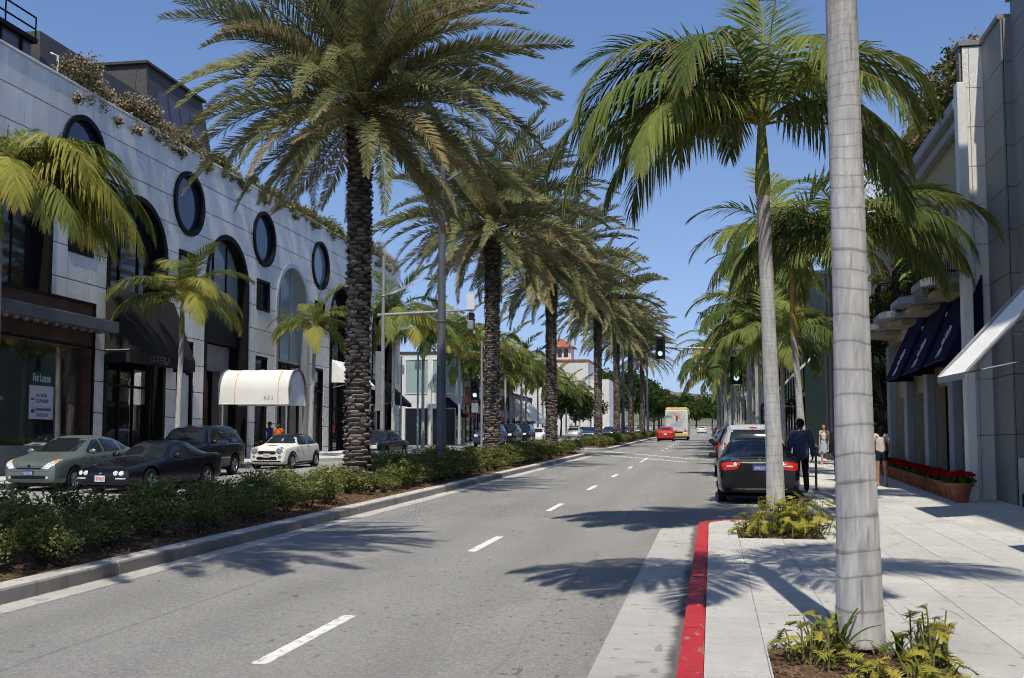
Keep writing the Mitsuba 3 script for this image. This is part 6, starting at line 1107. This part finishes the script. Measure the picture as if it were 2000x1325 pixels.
# ------------------------------------------------------------------ people
def sph(p, r, n=12): return manifold3d.Manifold.sphere(float(r), n).translate([float(q) for q in p])
def bones(bs, ref=.03, it=6, cut=None):
    M = None
    for p, r0, q, r1 in bs:
        h = manifold3d.Manifold.batch_hull([sph(p, r0), sph(q, r1)]); M = h if M is None else M + h
    if cut is not None: M = M.trim_by_plane([0.0, 0.0, 1.0], float(cut))
    if ref: M = M.refine_to_length(ref)
    m = M.to_mesh(); t = trimesh.Trimesh(m.vert_properties[:, :3], m.tri_verts, process=True)
    if it: trimesh.smoothing.filter_taubin(t, lamb=.5, nu=.52, iterations=it)
    return np.array(t.vertices), np.array(t.faces)
def person(label, x, y, rz, H, skin, hair, top, bottom, shoes, kind, pose, z=.15, group=None):
    bn = (lambda b, r, i, c=None: bones(b, max(r, .07) if y > 100 else r * 1.35, 4 if y > 100 else i, c))
    """local frame: walks towards +y. kind: 'suit', 'dress', 'shorts', 'tee'"""
    K = thing('person', label, 'person', group); k = H / 1.75; M = place(x, y, z, rz, k); A = np.array
    col = lambda c: mat(f'cloth_{len(scene)}', prin(c, .85, .15))
    ms = col(skin); mh = col(hair); mt = col(top); mb = col(bottom); mo = col(shoes); fem = kind in ('dress', 'shorts'); sw = .165 if fem else .195
    pel, ch, nk, hd = A([0, 0, .95]), A([0, .01, 1.27]), A([0, .01, 1.47]), A([0, .035, 1.625])
    J = {}
    for s, nm in ((-1, 'l'), (1, 'r')):
        J['sh' + nm] = A([s * sw, 0, 1.405]); el, wr = pose['arm' + nm]; J['el' + nm] = J['sh' + nm] + A(el); J['wr' + nm] = J['el' + nm] + A(wr)
        J['hp' + nm] = A([s * .09, 0, .93]); kn, an = pose['leg' + nm]; J['kn' + nm] = J['hp' + nm] + A(kn); J['an' + nm] = J['kn' + nm] + A(an)
    low = min(J['anl'][2], J['anr'][2]) - .075
    for q in J: J[q] = J[q] - A([0, 0, low])
    for q in (pel, ch, nk, hd): q[2] -= low
    body = [(nk - A([0, 0, .05]), .058, hd - A([0, .02, .06]), .055), (hd + A([0, -.01, .03]), .092, hd + A([0, .012, -.05]), .070), (hd + A([0, .05, -.085]), .034, hd + A([0, .02, -.06]), .055), (hd + A([0, .085, .0]), .012, hd + A([0, .10, -.03]), .016)]
    for s in (-1, 1): body.append((hd + A([s * .088, -.01, .01]), .018, hd + A([s * .088, -.005, -.025]), .012))
    body += [(pel, .11, ch, .10), (ch, .11, nk - A([0, 0, .06]), .06)]
    for nm in 'lr':
        s = -1 if nm == 'l' else 1; body += [(ch + A([0, 0, .1]), .08, J['sh' + nm], .052), (J['sh' + nm], .05, J['el' + nm], .038), (J['el' + nm], .037, J['wr' + nm], .025)]
        d = nrm(J['wr' + nm] - J['el' + nm]); sd = A([0, 1.0, 0]) - d * d[1]; sd = nrm(sd); inw = np.cross(d, sd) * (1 if s < 0 else -1); pm = J['wr' + nm] + d * .085
        body.append((J['wr' + nm] + d * .01, .024, pm, .026))
        for f_, (o, ln) in enumerate(((-.028, .062), (-.010, .075), (.009, .08), (.026, .07))):
            b0 = pm + sd * o; m1 = b0 + d * ln * .55 + inw * .012; body += [(b0, .0105, m1, .0095), (m1, .0095, m1 + d * ln * .40 + inw * .024, .008)]
        t0 = J['wr' + nm] + d * .03 + sd * .024; t1 = t0 + sd * .028 + d * .03; body += [(t0, .013, t1, .0105), (t1, .0105, t1 + d * .03 + inw * .008, .009)]
        body += [(pel, .10, J['hp' + nm], .088), (J['hp' + nm], .085, J['kn' + nm], .055), (J['kn' + nm], .053, J['kn' + nm] * .6 + J['an' + nm] * .4, .052), (J['kn' + nm] * .6 + J['an' + nm] * .4, .052, J['an' + nm], .034), (J['an' + nm], .034, J['an' + nm] + A([s * .01, .15, -.045]), .026), (J['an' + nm], .034, J['an' + nm] + A([0, -.045, -.04]), .030)]
    part(K, 'body', ply(bn(body, .028, 5), ms, smooth=True, M=M))
    hr = [(hd + A([0, -.022, .045]), .099, hd + A([0, -.035, -.01]), .088)] + ([(hd + A([0, -.05, 0]), .085, hd + A([0, -.075, -.22]), .065), (hd + A([-.05, -.03, .0]), .06, hd + A([-.07, -.04, -.2]), .04), (hd + A([.05, -.03, .0]), .06, hd + A([.07, -.04, -.2]), .04)] if fem else [])
    part(K, 'hair', ply(bn(hr, .03, 3), mh, smooth=True, M=M))
    for s in (-1, 1): part(K, 'eye', ply(xf(lathe([(0, -.009), (.006, -.006), (.009, 0), (.006, .006), (0, .009)], 8), A([[1, 0, 0, hd[0] + s * .032], [0, 1, 0, hd[1] + .076], [0, 0, 1, hd[2] + .012], [0, 0, 0, 1]])), 'black', M=M))
    part(K, 'mouth', ply(box(hd[0] - .02, hd[0] + .02, hd[1] + .078, hd[1] + .086, hd[2] - .062, hd[2] - .054, .002), mat(f'cloth_{len(scene)}', prin(tuple(q * .6 for q in skin), .6, .2)), M=M))
    if kind == 'suit':
        jk = [(pel + A([-.06, 0, -.10]), .125, pel + A([.06, 0, -.10]), .125), (pel + A([0, 0, -.1]), .14, ch, .145), (pel + A([-.075, 0, -.1]), .115, ch + A([-.07, 0, 0]), .125), (pel + A([.075, 0, -.1]), .115, ch + A([.07, 0, 0]), .125), (ch, .15, nk - A([0, 0, .05]), .075), (J['shl'], .076, J['shr'], .076)]
        for nm in 'lr': jk += [(ch + A([0, 0, .1]), .1, J['sh' + nm], .078), (J['sh' + nm], .078, J['el' + nm], .066), (J['el' + nm], .066, J['wr' + nm], .050)]
        part(K, 'jacket', ply(bn(jk, .04, 5, min(pel[2] - .19, J['wrl'][2] + .03)), mt, smooth=True, M=M)); part(K, 'collar', ply(bn([(nk + A([-.03, -.01, -.025]), .05, nk + A([.03, -.01, -.025]), .05)], .03, 2), 'white', smooth=True, M=M))
    elif kind == 'tee' or kind == 'shorts':
        wd = .8 if fem else 1.0
        tp = [(pel + A([-.05 * wd, 0, .02]), .112 * wd, pel + A([.05 * wd, 0, .02]), .112 * wd), (pel + A([-.05 * wd, 0, .02]), .108, ch + A([-.06 * wd, 0, 0]), .112 * wd), (pel + A([.05 * wd, 0, .02]), .108, ch + A([.06 * wd, 0, 0]), .112 * wd), (pel + A([0, 0, .02]), .125, ch, .138), (ch, .138, nk - A([0, 0, .06]), .07), (J['shl'], .062, J['shr'], .062)]
        for nm in 'lr': tp.append((J['sh' + nm], .064, J['sh' + nm] * .55 + J['el' + nm] * .45, .058))
        part(K, 'shirt', ply(bn(tp, .035, 5), mt, smooth=True, M=M))
    if kind == 'dress':
        wq = pel + A([0, 0, .10]); tp = [(wq, .122, ch, .126), (ch + A([-.04, 0, 0]), .105, ch + A([.04, 0, 0]), .105), (ch, .115, nk - A([0, 0, .06]), .06), (J['shl'], .058, J['shr'], .058)]
        for nm in 'lr': tp.append((J['sh' + nm], .062, J['sh' + nm] * .6 + J['el' + nm] * .4, .058))
        part(K, 'bodice', ply(bn(tp, .035, 5), mt, smooth=True, M=M))
        an = np.linspace(0, 2 * np.pi, 33); g = []
        for u in np.linspace(0, 1, 10): r_ = .118 + .10 * u ** .8 ; zz = wq[2] - .50 * u; g.append(np.stack([(r_ * 1.12 + .014 * u * np.sin(an * 7)) * np.cos(an), (r_ + .018 * u * np.sin(an * 7)) * np.sin(an), np.full(33, zz)], 1))
        part(K, 'skirt', ply(quadmesh(g), mb, smooth=True, M=M)); part(K, 'belt', ply(lathe([(.128, wq[2] - .02), (.130, wq[2] + .02)], 20), 'bluecloth', M=M))
    else:
        tr = [(pel + A([-.04, 0, 0]), .118, pel + A([.04, 0, 0]), .118)]
        for nm in 'lr':
            end = J['an' + nm] + A([0, 0, -.01]) if kind != 'shorts' else J['hp' + nm] * .60 + J['kn' + nm] * .40
            tr += [(pel, .11, J['hp' + nm], .105), (J['hp' + nm], .102, J['kn' + nm] if kind != 'shorts' else end, .076 if kind != 'shorts' else .094)]
            if kind != 'shorts': tr.append((J['kn' + nm], .076, end, .058))
        part(K, 'trousers' if kind != 'shorts' else 'shorts', ply(bn(tr, .04, 5), mb, smooth=True, M=M))
    for nm in 'lr':
        s = -1 if nm == 'l' else 1; a = J['an' + nm]; part(K, 'shoe', ply(bn([(a + A([0, -.04, -.045]), .038, a + A([s * .01, .14, -.052]), .032), (a + A([0, -.03, -.02]), .042, a + A([0, .04, -.04]), .04)], .03, 3), mo, smooth=True, M=M))
    return K
W1 = dict(arml=((-.07, -.05, -.28), (-.02, .05, -.25)), armr=((.08, .04, -.28), (.02, .10, -.24)), legl=((0, .10, -.42), (0, -.02, -.42)), legr=((0, -.06, -.42), (0, -.16, -.39)))
W2 = dict(arml=((-.05, .06, -.27), (.0, .12, -.23)), armr=((.05, -.05, -.27), (.0, .04, -.24)), legl=((0, -.04, -.42), (0, -.14, -.40)), legr=((0, .10, -.42), (0, .0, -.43)))
ST = dict(arml=((-.06, .0, -.28), (.02, .10, -.22)), armr=((.06, .0, -.28), (-.02, .10, -.22)), legl=((-.01, .02, -.42), (0, -.01, -.43)), legr=((.02, -.01, -.42), (0, -.05, -.42)))
person('man in a blue jacket and black trousers walking away beside the black sedan', 2.12, 27.9, 4, 1.80, (.10, .055, .035), (.012, .010, .009), (.055, .075, .15), (.010, .010, .011), (.02, .018, .016), 'suit', W1)
person('woman in a short pale dress walking towards the camera on the far pavement', 4.55, 47.3, 160, 1.68, (.52, .32, .23), (.07, .035, .02), (.70, .67, .60), (.42, .47, .56), (.45, .28, .20), 'dress', W2)
person('woman with long dark hair in a white top and dark shorts by the flower pots', 4.44, 31.0, 2, 1.68, (.44, .26, .18), (.012, .009, .008), (.72, .62, .57), (.025, .028, .05), (.40, .25, .18), 'shorts', ST)
person('person in dark clothes mostly hidden behind the foreground palm trunk', 3.66, 33.5, 10, 1.72, (.40, .25, .18), (.02, .015, .012), (.02, .018, .02), (.012, .012, .014), (.02, .02, .02), 'suit', W1)
person('person in a blue shirt and backpack walking past the marble building', -21.3, 51.2, 150, 1.78, (.12, .07, .05), (.012, .01, .01), (.035, .10, .38), (.03, .035, .05), (.03, .03, .03), 'tee', W2)
person('person in a bright orange shirt walking past the marble building', -21.5, 52.8, 170, 1.74, (.12, .07, .05), (.012, .01, .01), (.75, .15, .03), (.03, .03, .04), (.03, .03, .03), 'tee', W1)
person('person in a pinkish red shirt far along the left pavement', -20.3, 136, 0, 1.75, (.40, .25, .18), (.02, .015, .01), (.66, .12, .12), (.05, .05, .07), (.03, .03, .03), 'tee', W1)
person('person in red far off beside the fourth date palm trunk', -20.6, 163, 180, 1.75, (.40, .25, .18), (.02, .015, .01), (.55, .15, .13), (.06, .06, .09), (.03, .03, .03), 'tee', W2)
# ------------------------------------------------------------------ poles, signals, meter
def lamp_pole(label, x, y, H, r, b, arm=(1, 0), alen=2.2, name='street_lamp'):
    K = thing(name, label, 'street lamp'); part(K, 'pole', ply(tube([(x, y, .08), (x, y, H)], [r, r * .62], 14), b, smooth=40)); part(K, 'base', ply(lathe([(r * 1.7, .1), (r * 1.7, .32), (r * 1.15, .42), (r * 1.1, .8)], 16, x, y), b, smooth=30))
    for z in (1.0, 3.2, 5.1): part(K, 'band', ply(lathe([(r * 1.02, z), (r * 1.06, z + .02), (r * 1.02, z + .04)], 14, x, y), b, smooth=30))
    a = np.array([arm[0], arm[1], 0.0]); part(K, 'arm', ply(tube([(x, y, H - .6), tuple(np.array([x, y, H + .25]) + a * alen * .5), tuple(np.array([x, y, H + .5]) + a * alen)], [.05, .04, .035], 8), b, smooth=True))
    q = np.array([x, y, H + .5]) + a * alen; m = trimesh.creation.icosphere(2); m.apply_scale([.42, .17, .10]); v = np.array(m.vertices); v[:, 2] = np.maximum(v[:, 2], -.05); an = math.atan2(arm[1], arm[0]); c, s = math.cos(an), math.sin(an)
    v = np.stack([v[:, 0] * c - v[:, 1] * s, v[:, 0] * s + v[:, 1] * c, v[:, 2]], 1) + q + a * .3; part(K, 'lamp_head', ply((v, np.array(m.faces)), 'galv', smooth=True)); return K
lamp_pole('tall dark grey lamp pole rising from the median hedge between the first two date palms', -8.55, 34.5, 10.2, .165, 'darkpole', (.6, .8), 2.6)
lamp_pole('slimmer lamp pole among the far date palm trunks', -8.55, 108.6, 10.5, .15, 'darkpole', (-.8, -.3), 2.5)
lamp_pole('pale lamp pole at the end of the date palm row', -8.4, 147, 11, .15, 'galv', (.8, -.3), 2.4)
mat('glow', prin((.2, .6, .5), .4, .3))
LENS = lathe([(0, 0), (.10, .012), (.135, 0)], 20)
def signal_head(K, x, y, z, face=-1, lit=True, s=1.0, back=True):
    """three section head, lens side towards face*y; z is the middle"""
    h = part(K, 'signal_head', ply(box(x - .17 * s, x + .17 * s, y - .10, y + .12, z - .55 * s, z + .55 * s, .02), 'trim'))
    if back: part(h, 'backplate', ply(box(x - .29 * s, x + .29 * s, y + .0 - .01, y + .012, z - .68 * s, z + .68 * s), 'trim'))
    for i, dz in enumerate((.36, 0, -.36)):
        m = (np.stack([x + LENS[0][:, 0] * s, y + face * (.102 + LENS[0][:, 2] * 1.0), z + dz * s + LENS[0][:, 1] * s], 1), LENS[1] if face > 0 else LENS[1][:, ::-1]); nm = ('red_lens', 'amber_lens', 'green_lens')[i]
        if i == 2 and lit: d = ply(m, 'glow'); d['emitter'] = {'type': 'area', 'radiance': rgb(.28, .62, .50)}; part(h, nm, d, 'lit green lamp')
        else: part(h, nm, ply(m, mat('lens_off', prin((.05, .02, .015), .3, .5)) if 'mat_lens_off' not in scene else 'lens_off'))
        an = np.linspace(-.3, math.pi + .3, 14); g = [[(x + .15 * s * math.cos(a), y + face * t, z + dz * s + .15 * s * math.sin(a)) for a in an] for t in (.10, .32)]; part(h, 'visor', ply(quadmesh(g), 'trim', smooth=True))
SP = thing('traffic_signal', 'green traffic signal on a slim pole with a white globe, right of the black cars', 'traffic light'); x, y = 1.10, 62.0
part(SP, 'pole', ply(tube([(x, y, .1), (x, y, 6.75)], [.075, .06], 10), 'galv', smooth=40)); gl = trimesh.creation.icosphere(2, .13); part(SP, 'globe', ply((np.array(gl.vertices) + [x, y, 6.85], np.array(gl.faces)), 'white', smooth=True)); signal_head(SP, x + .24, y - .15, 4.75, -1, True, 1.12)
part(SP, 'bracket', ply(cat_([tube([(x, y, 5.35), (x + .24, y - .1, 5.35)], .03, 6), tube([(x, y, 4.12), (x + .24, y - .1, 4.12)], .03, 6)]), 'galv')); part(SP, 'push_sign', ply(box(x + .10, x + .42, y - .06, y - .04, 3.55, 3.95), 'poster'))
for zz, s_ in ((3.80, 'LEFT'), (3.62, 'TURN')):
    m = text(s_, .10, .004, True); v = m[0]; part(SP, 'lettering', ply((np.stack([x + .13 + v[:, 0] * .8, y - .061 - v[:, 2], zz + v[:, 1]], 1), m[1]), 'black'))
MA = thing('traffic_signal', 'green traffic signal hanging from a long mast arm above the road', 'traffic light'); x, y = 2.5, 75.0
part(MA, 'pole', ply(tube([(x, y, .1), (x, y, 7.6)], [.14, .10], 12), 'galv', smooth=40)); part(MA, 'mast_arm', ply(tube([(x, y, 6.75), (-3.35, y, 7.0)], [.09, .05], 10), 'galv', smooth=40)); signal_head(MA, -3.38, y - .18, 6.95, -1, True, 1.12); signal_head(MA, -.6, y - .18, 6.85, -1, True, 1.0) if False else None
ML = thing('traffic_signal', 'pale signal pole on the left nib with a mast arm and a rear facing signal', 'traffic light'); x, y = -16.45, 54.0
part(ML, 'pole', ply(tube([(x, y, .1), (x, y, 10.4)], [.135, .07], 12), 'galv', smooth=40)); part(ML, 'base', ply(lathe([(.22, .12), (.22, .2), (.14, .24)], 14, x, y), 'galv')); part(ML, 'mast_arm', ply(tube([(x - .3, y, 7.35), (-11.75, y, 7.55)], [.085, .055], 10), 'galv', smooth=40))
for z in (4.6, 8.3): part(ML, 'band', ply(lathe([(.115, z), (.135, z + .03), (.115, z + .06)], 12, x, y), 'galv'))
part(ML, 'lamp_arm', ply(cat_([tube([(x, y, 8.4), (x + .5, y, 8.45), (x + 1.9, y + 1.0, 9.3)], .028, 6), tube([(x + .3, y, 8.42), (x + 1.5, y + .8, 9.2)], .02, 6)]), 'galv')); 
m = trimesh.creation.icosphere(2); m.apply_scale([.40, .2, .1]); part(ML, 'lamp_head', ply((np.array(m.vertices) + [x + 2.2, y + 1.1, 9.35], np.array(m.faces)), 'galv', smooth=True))
signal_head(ML, -11.85, y + .1, 7.0, 1, True, .72, False); part(ML, 'camera_box', ply(box(-12.0, -11.7, y - .25, y - .05, 6.55, 7.0, .03), 'steel')); part(ML, 'street_sign', ply(box(-12.05, -11.65, y - .16, y - .14, 7.55, 8.35), 'plate'))
TL = thing('traffic_signal', 'green traffic signal on the far left corner between rough palm trunks', 'traffic light'); x, y = -16.75, 80.0
part(TL, 'pole', ply(tube([(x, y, .1), (x, y, 8.0)], [.09, .07], 10), 'galv', smooth=40)); signal_head(TL, x - .45, y - .2, 4.35, -1, True, 1.12); part(TL, 'bracket', ply(tube([(x, y, 4.4), (x - .45, y - .1, 4.4)], .03, 6), 'galv')); part(TL, 'control_box', ply(box(x - .75, x - .25, y - .16, y + .1, 2.65, 3.35, .03), 'galv')); part(TL, 'street_sign', ply(box(x + .1, x + 1.1, y - .03, y, 3.0, 3.25), 'galv'))
for i, (x, y, H, r, b, lb) in enumerate(((-20.2, 70.5, 6.2, .06, 'galv', 'thin grey sign pole behind the left mast arm'), (-19.6, 72.5, 6.6, .07, mat('tealpole', prin((.24, .42, .42), .5, .4)), 'pale teal pole left of the tall grey lamp pole'), (-14.9, 58.0, 4.0, .05, 'galv', 'short thin sign post between signal pole and tall lamp pole'))):
    K = thing('sign_pole', lb, 'pole'); part(K, 'pole', ply(tube([(x, y, .1), (x, y, H)], r, 8), b, smooth=40)); part(K, 'sign', ply(box(x - .22, x + .22, y - .04, y - .02, H - 1.1, H - .5), 'plate')); part(K, 'cap', ply(lathe([(r * 1.5, H), (r * 1.5, H + .05), (0, H + .1)], 10, x, y), b))
x, y = -16.5, 52.8
BX = thing('signal_box', 'tall grey sign panel standing on the left nib behind the signal pole', 'sign panel'); part(BX, 'panel', ply(box(-19.95, -19.6, 64.0, 64.15, 2.6, 6.2), 'steel')); part(BX, 'post', ply(tube([(-19.9, 64.1, .1), (-19.9, 64.1, 6.2)], .05, 8), 'darkpole'))
lamp_pole('thin pale lamp pole behind the right signal by the black awnings', 3.0, 84, 8.2, .08, 'galv', (-.9, 0), 1.6)
MT = thing('parking_meter', 'grey parking meter on a post between the walking man and the big trunk', 'parking meter'); x, y = 2.55, 28.8
part(MT, 'post', ply(tube([(x, y, .14), (x, y, 1.0)], .03, 10), 'darkpole', smooth=40)); part(MT, 'flange', ply(lathe([(.07, .15), (.07, .17), (.035, .19)], 12, x, y), 'darkpole')); part(MT, 'housing', ply(cat_([box(x - .075, x + .075, y - .05, y + .05, 1.0, 1.17, .015)]), 'darkpole')); dm = trimesh.creation.icosphere(2); dm.apply_scale([.09, .055, .10]); part(MT, 'dome', ply((np.array(dm.vertices) + [x, y, 1.21], np.array(dm.faces)), 'galv', smooth=True)); part(MT, 'display', ply(box(x - .05, x + .05, y - .056, y - .051, 1.15, 1.24), 'carglass')); part(MT, 'coin_slot', ply(box(x - .02, x + .02, y - .056, y - .051, 1.05, 1.08), 'black'))
MT2 = thing('parking_meter', 'second parking meter with white top beside the rear of the white vehicle', 'parking meter'); x, y = 2.50, 35.2
part(MT2, 'post', ply(tube([(x, y, .14), (x, y, 1.05)], .03, 10), 'galv', smooth=40)); part(MT2, 'dome', ply((np.array(dm.vertices) + [x, y, 1.2], np.array(dm.faces)), 'white', smooth=True)); part(MT2, 'housing', ply(box(x - .075, x + .075, y - .05, y + .05, 1.0, 1.15, .015), 'galv'))
SC = thing('wall_fitting', 'small dark fitting at the foot of the stone wall on the right', 'fitting'); part(SC, 'body', ply(box(6.05, 6.10, 23.5, 23.6, .15, .42, .01), 'black'))
# scattered fallen leaves and litter on the road and pavement
R = np.random.default_rng(404); n = 260; X = R.uniform(-6.8, 3.5, n); Y = R.uniform(6, 40, n); Z = np.where(X > -.3, .155, .008); Z[(X > -.35) & (X < 2.4) & (Y > 19)] = .008; a = R.random(n) * 6.28; s = R.uniform(.012, .035, n)
V = np.stack([np.stack([X + np.cos(a) * s, Y + np.sin(a) * s, Z], 1), np.stack([X - np.sin(a) * s * .5, Y + np.cos(a) * s * .5, Z + .006], 1), np.stack([X - np.cos(a) * s, Y - np.sin(a) * s, Z + .002], 1), np.stack([X + np.sin(a) * s * .5, Y - np.cos(a) * s * .5, Z], 1)], 1).reshape(-1, 3); F = (np.arange(n)[:, None, None] * 4 + np.array([[0, 1, 2], [0, 2, 3]])[None]).reshape(-1, 3)
k = R.random((n, 1)); C = np.repeat(np.array([.08, .06, .04]) * (1 - k) + np.array([.34, .28, .18]) * k, 4, 0)
scene['fallen_leaves'] = ply((V, F), 'vcol', color=C); tag('fallen_leaves', 'small dry leaves scattered on the road and pavement', 'leaves', kind='stuff')
